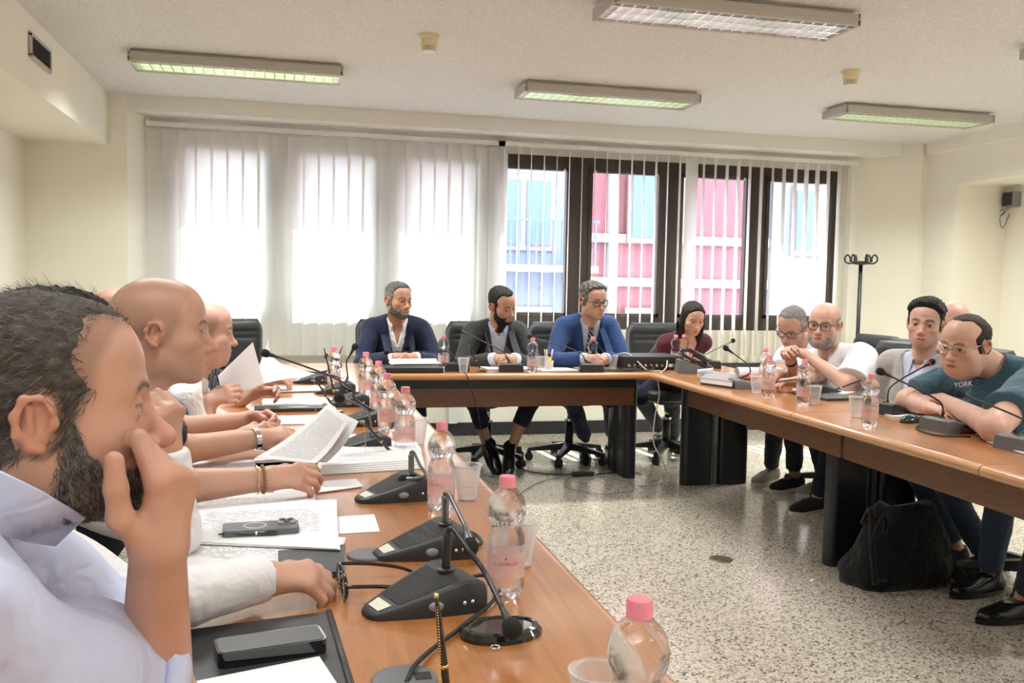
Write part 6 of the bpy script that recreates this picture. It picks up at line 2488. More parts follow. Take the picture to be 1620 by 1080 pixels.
def band(s, sd, name, material, back=0.02, r=0.0345, w_=0.006, bead=None):
    """ring round the wrist"""
    el, W_, A = s['_']['arms'][sd]
    u = (W_ - el).normalized()
    c = W_ - u * back
    p = u.orthogonal().normalized()
    q = u.cross(p)
    O = s['_']['origin']
    n = 26
    mb = MB()
    if bead:
        for k in range(n):
            a_ = 2 * PI * k / n
            mb.ball(c + (p * math.cos(a_) + q * math.sin(a_)) * r - O, bead, 8, 6)
    else:
        vs, fs = [], []
        for k in range(n):
            a_ = 2 * PI * k / n
            e = p * math.cos(a_) + q * math.sin(a_)
            for dr, du in ((r, -w_), (r + 0.003, -w_), (r + 0.003, w_), (r, w_)):
                vs.append(c + e * dr + u * du - O)
        for k in range(n):
            for j in range(4):
                fs.append((4 * k + j, 4 * ((k + 1) % n) + j, 4 * ((k + 1) % n) + (j + 1) % 4, 4 * k + (j + 1) % 4))
        mb.add(vs, fs)
    return mb.build(name, material, s['_']['root'], smooth=True, angle=0.7)


def strands(s, name, n, kind, length, width, base, grey, seed=3, density=None):
    """short ribbons of hair growing from the head surface"""
    F0, ax, toH, root, O = (s['_'][k] for k in ('F0', 'axh', 'toH', 'root', 'origin'))
    V, Q = nets(F0, ax)
    rng = np.random.default_rng(seed)
    tri = V[Q]
    nrm = np.cross(tri[:, 2] - tri[:, 0], tri[:, 3] - tri[:, 1])
    nrm /= np.linalg.norm(nrm, axis=1)[:, None] + 1e-12
    c = tri.mean(1)
    if kind == 'hair':
        d = hair_mask(c[:, 0], c[:, 1], c[:, 2], s.get('rec', 0), s.get('temple', 0.012))
        wgt = sstep(-0.001, 0.010, d)
    else:
        d = beard_mask(c[:, 0], c[:, 1], c[:, 2])
        wgt = sstep(-0.002, 0.008, d)
    if density:
        wgt = wgt * density(c)
    wgt = wgt * (c[:, 2] > -0.125)
    pick = rng.choice(len(c), n, p=wgt / wgt.sum())
    b = rng.random((n, 4)) ** 1.0
    b /= b.sum(1)[:, None]
    p = (tri[pick] * b[:, :, None]).sum(1)
    nn = nrm[pick]
    if kind == 'hair':
        comb = np.stack([0.15 * np.sign(p[:, 0]), np.full(n, -0.75), -0.15 - 0.7 * sstep(0.06, -0.02, p[:, 2])], 1)
        comb = np.where((p[:, 2] > 0.085)[:, None], np.stack([0.1 * rng.normal(size=n), np.full(n, -0.8), np.full(n, 0.1)], 1), comb)
    else:
        comb = np.stack([np.zeros(n), np.full(n, 0.25), np.full(n, -1.0)], 1)
    comb = comb + 0.35 * rng.normal(size=(n, 3))
    comb -= nn * (comb * nn).sum(1)[:, None]
    comb /= np.linalg.norm(comb, axis=1)[:, None] + 1e-9
    L = length * (0.5 + rng.random(n))[:, None]
    lift = (0.30 + 0.35 * rng.random(n))[:, None]
    p0 = p - nn * 0.001
    p1 = p + (comb * 0.55 + nn * lift) * L * 0.5
    p2 = p + (comb * 1.0 + nn * lift * 0.75) * L
    side = np.cross(comb, nn)
    side /= np.linalg.norm(side, axis=1)[:, None] + 1e-9
    w_ = width * (0.6 + 0.8 * rng.random(n))[:, None]
    VV = np.stack([p0 - side * w_, p0 + side * w_, p1 + side * w_ * 0.8, p1 - side * w_ * 0.8, p2 + side * w_ * 0.25, p2 - side * w_ * 0.25], 1).reshape(-1, 3)
    k = np.arange(n)[:, None] * 6
    QQ = np.concatenate([k + np.array([[0, 1, 2, 3]]), k + np.array([[3, 2, 4, 5]])])
    g = (rng.random(n) < grey)[:, None]
    cc = np.where(g, np.array([[0.24, 0.22, 0.20]]) * (0.6 + 0.6 * rng.random((n, 1))), np.array([base]) * (0.5 + rng.random((n, 1))))
    a = Acc()
    a.add(toH(VV), QQ, np.repeat(cc, 6, 0))
    o = a.build(name, M['strand'], root, tuple(O))
    o['kind'] = 'stuff'
    return o

# ================================================================== PEOPLE
SK = (0.56, 0.315, 0.225)
SK_L = (0.62, 0.37, 0.28)
SK_D = (0.48, 0.26, 0.175)
BLACKH = (0.012, 0.011, 0.011)
BROWNH = (0.035, 0.024, 0.017)
GREYH = (0.16, 0.15, 0.14)
MM = {
    'ltblue': fabric_mat('light_blue_cotton', (0.60, 0.64, 0.84), 1400, 0.8, 0.35),
    'white': fabric_mat('white_cotton', (0.82, 0.80, 0.80), 1400, 0.8, 0.35),
    'navy_polo': fabric_mat('dark_navy_pique', (0.012, 0.016, 0.030), 1200, 0.85, 0.3),
    'steel': fabric_mat('steel_blue_pique', (0.10, 0.16, 0.26), 1200, 0.85, 0.3),
    'navy': fabric_mat('navy_wool', (0.018, 0.024, 0.058), 1500, 0.85, 0.25),
    'char': fabric_mat('charcoal_wool', (0.036, 0.037, 0.040), 1500, 0.85, 0.25),
    'blue': fabric_mat('royal_blue_wool', (0.016, 0.042, 0.135), 1500, 0.8, 0.25),
    'lavender': fabric_mat('pale_blue_cotton', (0.55, 0.58, 0.74), 1400, 0.8, 0.3),
    'greyshirt': fabric_mat('grey_blue_cotton', (0.44, 0.46, 0.54), 1400, 0.8, 0.3),
    'burg': fabric_mat('burgundy_knit', (0.085, 0.018, 0.032), 900, 0.9, 0.4),
    'linen': fabric_mat('grey_linen', (0.40, 0.38, 0.36), 900, 0.85, 0.35),
    'teal': fabric_mat('teal_jersey', (0.055, 0.115, 0.155), 1200, 0.85, 0.45),
    'jeans': fabric_mat('dark_denim', (0.012, 0.015, 0.028), 1000, 0.85, 0.3),
    'jeans2': fabric_mat('blue_denim', (0.03, 0.05, 0.09), 1000, 0.85, 0.3),
    'dkblue': fabric_mat('navy_trousers', (0.016, 0.022, 0.05), 1200, 0.85, 0.3),
    'print': fabric_mat('white_patterned_cotton', (0.72, 0.73, 0.80), 120, 0.8, 0.3),
    'shoe': mat('black_shoe_leather', (0.010, 0.010, 0.011), 0.22),
    'suede': mat('black_suede', (0.012, 0.011, 0.012), 0.9),
    'beige': mat('beige_sneaker', (0.30, 0.27, 0.22), 0.8),
    'rubw': mat('white_rubber', (0.62, 0.60, 0.55), 0.6),
    'gunmetal': mat('dark_spectacle_frame', (0.015, 0.015, 0.017), 0.3),
    'goldf': mat('thin_metal_frame', (0.55, 0.50, 0.42), 0.25, metal=1.0),
}


def striped(name, c1, c2, scale, thin=0.85, rot=(0, 0, 0)):
    m, nt, b = nmat(name)
    tc = nt.nodes.new('ShaderNodeTexCoord')
    mp = nt.nodes.new('ShaderNodeMapping')
    mp.inputs['Rotation'].default_value = rot
    wv = nt.nodes.new('ShaderNodeTexWave')
    wv.inputs['Scale'].default_value = scale
    r = nt.nodes.new('ShaderNodeValToRGB')
    r.color_ramp.elements[0].position, r.color_ramp.elements[0].color = thin, (*c1, 1)
    r.color_ramp.elements[1].position, r.color_ramp.elements[1].color = min(1, thin + 0.06), (*c2, 1)
    nt.links.new(tc.outputs['Object'], mp.inputs[0])
    nt.links.new(mp.outputs[0], wv.inputs['Vector'])
    nt.links.new(wv.outputs['Fac'], r.inputs[0])
    nt.links.new(r.outputs[0], b.inputs['Base Color'])
    b.inputs['Roughness'].default_value = 0.8
    return m


MM['pin'] = striped('dark_pinstripe', (0.012, 0.012, 0.016), (0.20, 0.20, 0.22), 24, 0.92)
MM['tie'] = striped('striped_silk_tie', (0.010, 0.012, 0.028), (0.34, 0.36, 0.42), 14, 0.80, (0, 0.75, 0))

V3 = lambda v, *d: (v[0] + d[0], v[1] + d[1], v[2] + d[2])

# ---------------- nearest man: light blue shirt, hand to chin
h1 = gd(76, 643, 0.93)
P1 = dict(skin=(0.60, 0.335, 0.24), head=h1, look=(15, 1, 0), nb=(-0.350, 1.00, 1.072), pel=(-0.47, 0.98, 0.54), chest=8, h=0.0055, hh=0.0020, hs=1.0, handh=0.0024, nose=1.2, jaw=1.06,
          hair=(0.058, 0.043, 0.033), hairstyle='short', thick=0.0045, top=0.60, side=1.0, temple=0.034, rec=-0.006, fade=0.03, rough=0.2, grey=0.22, stubble=0.6, beard=0.0022, beard_col=(0.075, 0.055, 0.042), beard_grey=0.35, brow=0.9, scalp=0.40, open=0.0046, gaze=(-4, -6),
          shR=(-0.02, 0.06, -0.03), neck=0.060, sw=0.19,
          armR=dict(elbow=gz(246, 1112, 0.785), wrist=gd(250, 868, 0.93), dir=(0.22, -0.02, 1), back=(0.80, -0.55, 0.0), curls=[(38, 74, 45), (60, 82, 45), (70, 84, 45), (78, 84, 45)], thumb='up'),
          armL=dict(elbow=(-0.27, 1.36, 0.80), wrist=(-0.17, 1.30, 0.795), dir=(0.5, -0.8, 0), back=(0, 0, 1), hand=False),
          wear=[dict(name='shirt', t=0.010, ta=0.014, sleeveR='0.80', sleeveL='long', flare=0.016, mat=MM['ltblue'], fold=0.0085, ff=40, seed=4, v=(0.030, 0.02, 0.10))],
          collar=(MM['ltblue'], 0.42, 0.045), collar_up=0.010, collar_sc=1.1)
person('man in a light blue shirt resting his chin on his fist, nearest the camera', P1)
rows = []
for v in range(7):
    row = []
    for u in range(11):
        a_ = (-30 + 165 * u / 10, 735 + 85 * u / 10 - 6 * math.sin(PI * u / 10))
        b_ = (-30 + 118 * u / 10, 832 + 32 * u / 10 + 6 * math.sin(PI * u / 10))
        k = v / 6
        row.append(cast(P1, 'shirt', a_[0] * (1 - k) + b_[0] * k, a_[1] * (1 - k) + b_[1] * k, 0.022 * (1 - k) ** 0.5 + 0.012))
    rows.append(row)
T_ = np.array(rows)
for _k in range(6):
    Tp = np.pad(T_, 1, mode='edge')
    T_ = np.minimum(T_, (Tp[1:-1, :-2] + Tp[1:-1, 2:] + Tp[:-2, 1:-1] + Tp[2:, 1:-1] + 4 * T_) / 8)
rows = []
for v in range(7):
    row = []
    for u in range(11):
        k = v / 6
        row.append(Vector(CAM + ray((-30 + 165 * u / 10) * (1 - k) + (-30 + 118 * u / 10) * k, (735 + 85 * u / 10 - 6 * math.sin(PI * u / 10)) * (1 - k) + (832 + 32 * u / 10 + 6 * math.sin(PI * u / 10)) * k) * T_[v, u]))
    rows.append(row)
vs, fs, _ = sheet_mesh(lambda u, v: rows[int(round(v * 6))][int(round(u * 10))], 10, 6, 0.003)
MB().add([Vector(q) - P1['_']['origin'] for q in vs], fs).build('collar_flap', MM['ltblue'], P1['_']['root'], smooth=True, angle=0.9)
S0, E0 = None, P1['_']['arms']['R'][0]
shR_ = P1['_']['wld']((0.19 - 0.02, 0.05, -0.088))
uu = (E0 - shR_).normalized()
cc_ = shR_.lerp(E0, 0.775)
pp_ = uu.orthogonal().normalized()
qq_ = uu.cross(pp_)
vs, fs = [], []
for k in range(40):
    a_ = 2 * PI * k / 40
    e_ = pp_ * math.cos(a_) + qq_ * math.sin(a_)
    wob = 1 + 0.02 * math.sin(5 * a_)
    for dr, du in ((0.070, -0.018), (0.080, -0.016), (0.082, 0.010), (0.078, 0.022), (0.068, 0.022)):
        vs.append(cc_ + e_ * dr * wob + uu * du - P1['_']['origin'])
for k in range(40):
    for j in range(5):
        fs.append((5 * k + j, 5 * ((k + 1) % 40) + j, 5 * ((k + 1) % 40) + (j + 1) % 5, 5 * k + (j + 1) % 5))
MB().add(vs, fs).build('rolled_cuff', MM['ltblue'], P1['_']['root'], smooth=True)
strands(P1, 'hair_strands', 11000, 'hair', 0.012, 0.0004, (0.065, 0.048, 0.037), 0.12, density=lambda c: 0.30 + 0.70 * (1 - sstep(0.045, 0.085, c[:, 2])))
strands(P1, 'beard_strands', 8000, 'beard', 0.0065, 0.00035, (0.060, 0.043, 0.032), 0.28)

# ---------------- second man: black hair, white shirt
h2 = gd(88, 578, 1.50)
P2 = dict(skin=SK, head=h2, look=(12, 4, 0), nb=V3(h2, -0.04, 0.0, -0.165), pel=(-0.60, 1.62, 0.54), chest=2, h=0.0075, hh=0.0032, hair=BLACKH, hairstyle='short', thick=0.014, top=1.0, side=0.5, temple=0.01, rough=0.25, grey=0.0,
          handh=0.003,
          armR=dict(elbow=gz(205, 965, 0.80), wrist=gz(418, 916, 0.790), dir=(1, 0.16, -0.02), back=(0.1, -0.35, 1), curl=(38, 48, 30), thumb='rest'),
          armL=dict(elbow=(-0.22, 1.82, 0.79), wrist=gd(262, 712, 1.72), dir=(0.1, 0, 1), back=(0.8, -0.6, 0), curls=[(60, 75, 40)] * 4, thumb='fold'),
          wear=[dict(name='shirt', t=0.012, ta=0.006, tw=0.012, cuff=0.0, mat=MM['white'], fold=0.005, seed=6, v=(0.03, 0.02, 0.1))], collar=(MM['white'], 0.4, 0.04))
person('black-haired man in a white shirt, mostly hidden behind the nearest head', P2)
strands(P2, 'hair_strands', 4500, 'hair', 0.034, 0.0006, BLACKH, 0.0)

# ---------------- bald man in a dark navy polo
h3 = gd(256, 522, 2.05)
P3 = dict(skin=(0.60, 0.34, 0.24), head=h3, look=(6, 2, 0), nb=V3(h3, -0.055, 0.0, -0.165), pel=(-0.60, 2.2, 0.54), chest=10, h=0.007, hh=0.0026, nose=1.1, jaw=0.98, ln=1.02, hair=(0.09, 0.07, 0.06), scalp=0.22, scalp_top=0.5, brow=0.8, stubble=0.10, handh=0.0028,
          gaze=(0, -3),
          armR=dict(elbow=gz(283, 770, 0.795), wrist=gz(424, 757, 0.80), dir=(1, 0.10, 0.05), back=(0, -0.75, 0.65), curl=(30, 35, 20), thumb='pinch'),
          armL=dict(elbow=gz(283, 712, 0.80), wrist=gz(410, 694, 0.81), dir=(1, 0.12, 0.12), back=(-0.1, -0.6, 0.8), curl=(22, 38, 22), thumb='pinch'),
          wear=[dict(name='polo_shirt', t=0.010, sleeve='0.72', flare=0.02, mat=MM['navy_polo'], fold=0.004, seed=8, v=(0.030, 0.02, 0.12))], collar=(MM['navy_polo'], 0.45, 0.03))
person('bald man in a dark navy polo reading the held sheet, in profile', P3)
band(P3, 'R', 'bead_bracelet', mat('wooden_beads', (0.30, 0.16, 0.05), 0.4), 0.012, 0.032, bead=0.0042)
band(P3, 'R', 'gold_bracelet', M['gold'], 0.026, 0.0325, 0.0012)
band(P3, 'L', 'wristwatch', M['chrome'], 0.012, 0.0315, 0.0075)

# ---------------- man in a steel blue polo, only crown and forearms visible
h4 = gd(193, 508, 3.2)
P4 = dict(skin=SK, head=h4, look=(5, 0, 0), nb=V3(h4, -0.03, 0.0, -0.165), pel=(-0.72, 3.42, 0.54), chest=2, h=0.009, hh=0.004, hair=BROWNH, scalp=0.25, handh=0.0034,
          armR=dict(elbow=gz(275, 716, 0.795), wrist=gz(384, 692, 0.80), dir=(1, 0.30, 0.16), back=(0.1, -0.85, 0.5), curls=[(45, 60, 30)] * 4, thumb='fold'),
          armL=dict(elbow=gz(282, 680, 0.80), wrist=gz(392, 664, 0.81), dir=(1, -0.35, 0.10), back=(0.2, 0.85, 0.5), curls=[(40, 60, 30)] * 4, thumb='fold'),
          wear=[dict(name='polo_shirt', t=0.012, sleeve='0.85', flare=0.022, mat=MM['steel'], fold=0.005, seed=9, v=(0.03, 0.02, 0.12))], collar=(MM['steel'], 0.45, 0.03))
person('bald man in a steel blue polo with clasped hands, behind the navy polo', P4)

# ---------------- balding man in a white shirt, profile
h5 = gd(326, 524, 3.5)
P5 = dict(skin=SK_L, head=h5, look=(6, 6, 0), nb=V3(h5, -0.05, 0.0, -0.165), pel=(-0.66, 3.72, 0.54), chest=5, h=0.0085, hh=0.0034, fat=0.5, belly=0.02, hair=BROWNH, scalp=0.30, scalp_top=0.25, stubble=0.08, handh=0.0034,
          armR=dict(wrist=tuple(gy(330, 634, 3.62)), dir=(0.95, 0.0, 0.35), back=(-0.2, -0.9, 0.3), hint=(-0.3, -0.5, -1), curl=(35, 45, 25), thumb='pinch'),
          armL=dict(wrist=(-0.16, 3.95, 0.80), dir=(1, -0.3, 0.3), back=(-0.1, 0.8, 0.5), hint=(-0.2, 0.6, -1), curl=(35, 45, 25), thumb='pinch'),
          wear=[dict(name='shirt', t=0.014, sleeve='0.98', flare=0.02, mat=MM['white'], fold=0.005, seed=11, v=(0.03, 0.02, 0.10))], collar=(MM['white'], 0.4, 0.04))
person('balding man in a white shirt lifting a sheet, in profile before the empty chair', P5)

# ---------------- dark pinstripe jacket beyond him
h6 = gd(320, 534, 4.4)
P6 = dict(skin=SK, head=h6, look=(-10, 0, 0), nb=V3(h6, -0.02, 0.0, -0.17), pel=(-0.52, 4.66, 0.54), chest=-5, h=0.011, hh=0.005, hair=BROWNH, hairstyle='short', thick=0.010, handh=0.005,
          armR=dict(wrist=(-0.12, 4.45, 0.80), dir=(1, 0.3, 0), back=(0, 0, 1), hint=(0, -0.8, -0.7)), armL=dict(wrist=(-0.12, 4.72, 0.80), dir=(1, -0.3, 0), back=(0, 0, 1), hint=(0, 0.8, -0.7)),
          wear=[dict(name='jacket', t=0.018, mat=MM['pin'], fold=0.004, seed=3)])
person('person in a dark pinstriped jacket behind the white shirt on the left', P6)


# ---------------- back row
def leg(knee, ankle, toe, shoe_, **k):
    d = dict(knee=knee, ankle=ankle, toe=toe, shoe=shoe_)
    d.update(k)
    return d


def backrow(px, py, dx_hands, hy, look, sw=0.195, d=6.1, **k):
    hd = gd(px, py, d)
    nb = (hd.x + k.pop('ndx', 0.0), hd.y + 0.075, hd.z - 0.145)
    pel = (nb[0] + k.pop('pdx', 0.0), max(nb[1] + 0.22, 6.24), 0.54)
    s = dict(head=hd, look=look, nb=nb, pel=pel, chest=k.pop('chest', -90), sw=sw, h=0.0085, hh=0.0033, handh=0.0038)
    hx = gy(dx_hands, hy, nb[1] - 0.36)
    s['armR'] = dict(wrist=(hx.x - 0.062, hx.y + 0.055, max(hx.z - 0.005, 0.787)), dir=(0.62, -0.75, 0.12), back=(-0.55, -0.35, 0.75), hint=(-1, 0.35, -0.75), curls=[(45, 60, 35)] * 4, thumb='fold')
    s['armL'] = dict(wrist=(hx.x + 0.062, hx.y + 0.055, max(hx.z - 0.005, 0.787)), dir=(-0.62, -0.75, 0.12), back=(0.55, -0.35, 0.75), hint=(1, 0.35, -0.75), curls=[(45, 60, 35)] * 4, thumb='fold')
    s.update(k)
    return s


VJ = (0.070, 0.02, 0.34)
B1 = backrow(630, 475, 641, 565, (-60, 4, -3), skin=SK_D, hair=(0.045, 0.042, 0.040), hairstyle='short', thick=0.011, side=0.45, temple=0.014, grey=0.5, stubble=0.55, beard=0.0035, beard_col=(0.05, 0.045, 0.04), beard_grey=0.35, sw=0.168, arm_r=0.92,
             trousers=MM['navy'], legs=dict(R=leg((0.55, 5.92, 0.50), (0.58, 6.02, 0.10), (-0.1, -1), (MM['shoe'], MM['shoe'])), L=leg((0.80, 5.93, 0.50), (0.84, 6.05, 0.10), (0.1, -1), (MM['shoe'], MM['shoe']))),
             wear=[dict(name='shirt', t=0.008, cuff=0.002, mat=MM['white'], fold=0.002, v=(0.045, 0.02, 0.15)), dict(name='jacket', t=0.019, cuff=0.025, mat=MM['navy'], fold=0.005, seed=5, v=VJ)],
             collar=(MM['white'], 0.55, 0.045), lapel=('jacket', MM['navy'], VJ), buttons=('shirt', M['black'], (-0.16, -0.22, -0.28), 0.0), gaze=(6, 0))
person('bearded man in a navy blazer and open white shirt, hands clasped on the back table', B1)
B2 = backrow(794, 482, 801, 567, (-58, 20, 12), skin=SK_D, hair=(0.016, 0.013, 0.012), hairstyle='short', thick=0.009, side=0.4, temple=0.030, stubble=0.55, beard=0.0032, beard_col=(0.02, 0.016, 0.014), sw=0.165, arm_r=0.92, d=6.08, ndx=-0.01,
             trousers=MM['jeans'], legs=dict(R=leg((1.18, 5.90, 0.50), gy(768, 694, 6.02), (0.32, -1, 0.75), (MM['shoe'], MM['shoe']), hem=0.11, foot=gy(771, 716, 6.02)), L=leg((1.56, 5.88, 0.50), gy(812, 700, 5.88), (-0.3, -1, 0.6), (MM['shoe'], MM['shoe']), hem=0.13, foot=gy(806, 722, 5.88))),
             wear=[dict(name='shirt', t=0.008, cuff=-0.006, tw=0.014, mat=MM['lavender'], fold=0.002, v=(0.030, 0.02, 0.07)), dict(name='jacket', t=0.019, cuff=0.03, mat=MM['char'], fold=0.005, seed=7, v=VJ)],
             collar=(MM['lavender'], 0.5, 0.045), lapel=('jacket', MM['char'], VJ), gaze=(10, -8))
person('dark-bearded man in a charcoal suit leaning forward at the back table', B2)
B3 = backrow(938, 475, 946, 567, (-72, 10, 2), skin=SK, hair=(0.030, 0.026, 0.024), hairstyle='short', thick=0.015, side=0.45, temple=0.016, grey=0.45, stubble=0.10, sw=0.168, arm_r=0.92, d=6.1,
             trousers=MM['dkblue'], legs=dict(R=leg((1.86, 5.92, 0.50), gy(925, 690, 6.28), (-0.25, -1), (MM['shoe'], MM['shoe']), sock=(0.01, 0.01, 0.012)), L=leg((2.16, 5.95, 0.50), gy(968, 686, 6.36), (0.05, -1), (MM['shoe'], MM['shoe']), sock=(0.01, 0.01, 0.012))),
             wear=[dict(name='shirt', t=0.008, cuff=-0.004, mat=MM['greyshirt'], fold=0.002), dict(name='jacket', t=0.019, cuff=0.025, mat=MM['blue'], fold=0.005, seed=2, v=VJ)],
             collar=(MM['greyshirt'], 0.28, 0.040), lapel=('jacket', MM['blue'], VJ), tie=('shirt', MM['tie']), pin=('jacket', -0.115, -0.135), glasses=dict(mat=MM['gunmetal'], r=0.0026), gaze=(4, -4))
person('man in a royal blue suit, striped tie and dark spectacles at the back table', B3)
band(B3, 'L', 'wristwatch', M['chrome'], 0.004, 0.0300, 0.008)
B4 = backrow(1096, 503, 1044, 566, (-92, 20, 0), skin=SK_L, hair=(0.022, 0.014, 0.011), hairstyle='short', thick=0.010, long=0.26, temple=0.0, rec=-0.004, brow=0.5, sw=0.150, d=6.35, hs=0.93, jaw=0.86, wd=0.95, nose=0.9, neck=0.044, bust=True, arm_r=0.85,
             open=0.0020, trousers=MM['jeans'], legs=dict(R=leg((2.46, 6.15, 0.48), gy(1042, 676, 6.75), (-0.4, -1), (MM['shoe'], MM['shoe'])), L=leg((2.70, 6.15, 0.48), gy(1066, 690, 6.6), (-0.2, -1), (MM['shoe'], MM['shoe']))),
             wear=[dict(name='cardigan', t=0.010, cuff=0.01, mat=MM['burg'], fold=0.005, seed=13, v=(0.075, 0.03, 0.22))])
B4['armR'] = dict(wrist=V3(gy(1047, 566, 6.0), 0.0, 0.0, 0.0), dir=(-0.5, -0.8, 0.0), back=(-0.3, -0.2, 0.9), hint=(-0.15, 0.3, -1), curl=(35, 45, 30), thumb='pinch')
B4['armL'] = dict(wrist=V3(gy(1118, 578, 6.02), 0, 0, 0), dir=(-0.7, -0.6, 0.0), back=(0.2, -0.2, 0.9), hint=(0.15, 0.3, -1), curl=(35, 45, 30))
person('woman with long dark hair in a burgundy cardigan, writing at the back table', B4)
tp = Vector(B4['armR']['tips'][0])
pen(tp + Vector((0.0, -0.015, -0.03)), tp + Vector((0.05, 0.05, 0.075)), 'pale pen held in the writing hand of the woman', M['white_metal'])

# ---------------- right row
hr1 = gd(1253, 516, 5.55)
R1 = dict(skin=SK_D, head=hr1, look=(214, 30, -6), nb=V3(hr1, 0.085, 0.02, -0.150), pel=(hr1.x + 0.34, hr1.y + 0.05, 0.54), chest=190, h=0.0095, hh=0.0034, handh=0.004, hair=GREYH, hairstyle='short', thick=0.007, rec=0.01, temple=0.02, grey=0.6, stubble=0.12, open=0.002,
          armL=dict(wrist=tuple(gz(1262, 603, 0.80)), dir=(-1, 0.3, 0), back=(0, 0, 1), hint=(0.3, -0.6, -1)), armR=dict(wrist=tuple(gz(1225, 596, 0.80)), dir=(-1, -0.2, 0), back=(0, 0, 1), hint=(0.3, 0.6, -1)),
          trousers=MM['jeans'], legs=dict(R=leg((2.95, 5.10, 0.50), (3.10, 5.40, 0.10), (-0.9, -0.5), (MM['beige'], MM['rubw'])), L=leg((2.95, 4.90, 0.50), (3.13, 5.16, 0.09), (-1, -0.3), (MM['suede'], MM['rubw']), hem=0.08)),
          wear=[dict(name='shirt', t=0.013, sleeve='0.8', flare=0.02, mat=MM['print'], fold=0.005, seed=15, v=(0.03, 0.02, 0.12))], collar=(MM['print'], 0.45, 0.035), glasses=dict(mat=MM['gunmetal'], r=0.0020))
person('grey-haired man with spectacles looking down, in a pale patterned shirt', R1)
hr2 = gd(1304, 512, 5.1)
hnd = gy(1247, 556, hr2.y - 0.02)
R2 = dict(skin=SK_L, head=hr2, look=(221, 6, -4), nb=V3(hr2, 0.055, 0.02, -0.165), pel=(hr2.x + 0.30, hr2.y + 0.02, 0.54), chest=196, h=0.0075, hh=0.003, handh=0.0034, fat=0.4, belly=0.04, jaw=1.05, wd=1.03, hair=GREYH, hairstyle='horseshoe', thick=0.005, zb=0.045, grey=0.5, stubble=0.30, beard=0.0022, beard_col=(0.30, 0.27, 0.24), beard_grey=0.7, arm_r=1.08, sw=0.20,
          armL=dict(elbow=gy(1342, 608, hr2.y - 0.28), wrist=V3(hnd, 0.085, -0.03, -0.012), dir=(-0.85, 0.30, 0.22), back=(0.2, -0.75, 0.65), curls=[(42, 62, 35)] * 4, thumb='fold'),
          armR=dict(elbow=gy(1262, 604, hr2.y + 0.12), wrist=V3(hnd, 0.045, 0.045, -0.055), dir=(-0.55, -0.45, 0.75), back=(-0.2, 0.85, 0.3), curls=[(42, 62, 35)] * 4, thumb='fold'),
          trousers=MM['jeans'], legs=dict(R=leg((2.98, 4.72, 0.50), (3.25, 5.02, 0.12), (-1, -0.2), (MM['beige'], MM['rubw'])), L=leg((2.92, 4.40, 0.50), (2.96, 4.62, 0.09), (-1, -0.25), (MM['suede'], MM['rubw']))),
          wear=[dict(name='shirt', t=0.016, sleeve='0.86', flare=0.03, mat=MM['white'], fold=0.006, seed=17, v=(0.032, 0.02, 0.14))], collar=(MM['white'], 0.45, 0.04), glasses=dict(mat=MM['gunmetal'], r=0.0024, w=0.027, h=0.021), gaze=(-10, 0))
person('bald man with spectacles and grey goatee in a white shirt, fingers interlaced', R2)
band(R2, 'R', 'wristband', M['black'], 0.010, 0.0305, 0.006)
hr3 = gd(1464, 512, 4.5)
R3 = dict(skin=SK_L, head=hr3, look=(223, 2, -4), nb=V3(hr3, 0.02, 0.02, -0.17), pel=(hr3.x + 0.10, hr3.y + 0.06, 0.54), chest=205, h=0.008, hh=0.003, handh=0.004, hair=(0.012, 0.010, 0.010), hairstyle='short', thick=0.020, side=0.35, temple=0.008, rec=-0.004, rough=0.3, brow=0.9, stubble=0.10, jaw=1.02,
          armL=dict(wrist=(2.98, 3.80, 0.64), dir=(-1, 0.4, 0), back=(0, 0, 1), hint=(0.8, -0.6, -1)), armR=dict(wrist=(2.94, 3.95, 0.64), dir=(-1, -0.3, 0), back=(0, 0, 1), hint=(0.3, 0.8, -1)),
          trousers=MM['jeans2'], legs=dict(R=leg((2.85, 3.95, 0.50), (2.96, 3.85, 0.10), (-1, -0.2), (MM['suede'], MM['rubw'])), L=leg((2.80, 3.62, 0.50), (3.02, 3.58, 0.10), (-1, -0.15), (MM['suede'], MM['rubw']))),
          wear=[dict(name='shirt', t=0.008, mat=MM['lavender'], fold=0.003, v=(0.026, 0.02, 0.08)), dict(name='jacket', t=0.018, cuff=0.03, mat=MM['linen'], fold=0.005, seed=19, v=(0.095, 0.03, 0.42))],
          collar=(MM['lavender'], 0.42, 0.045), lapel=('jacket', MM['linen'], (0.095, 0.03, 0.42)), gaze=(-6, 0))
person('dark-haired man in a light grey linen jacket over a pale shirt', R3)
hr4 = gd(1508, 512, 4.75)
R4 = dict(skin=SK_L, head=hr4, look=(215, 0, 0), nb=V3(hr4, 0.03, 0.02, -0.17), pel=(hr4.x + 0.16, hr4.y + 0.05, 0.54), chest=200, h=0.011, hh=0.0045, hair=BROWNH, scalp=0.12, wear=[dict(name='shirt', t=0.012, mat=MM['white'], fold=0.004)], collar=(MM['white'], 0.45, 0.04))
person('bald man whose crown shows behind the linen jacket', R4)
hr5 = gd(1527, 543, 3.78)
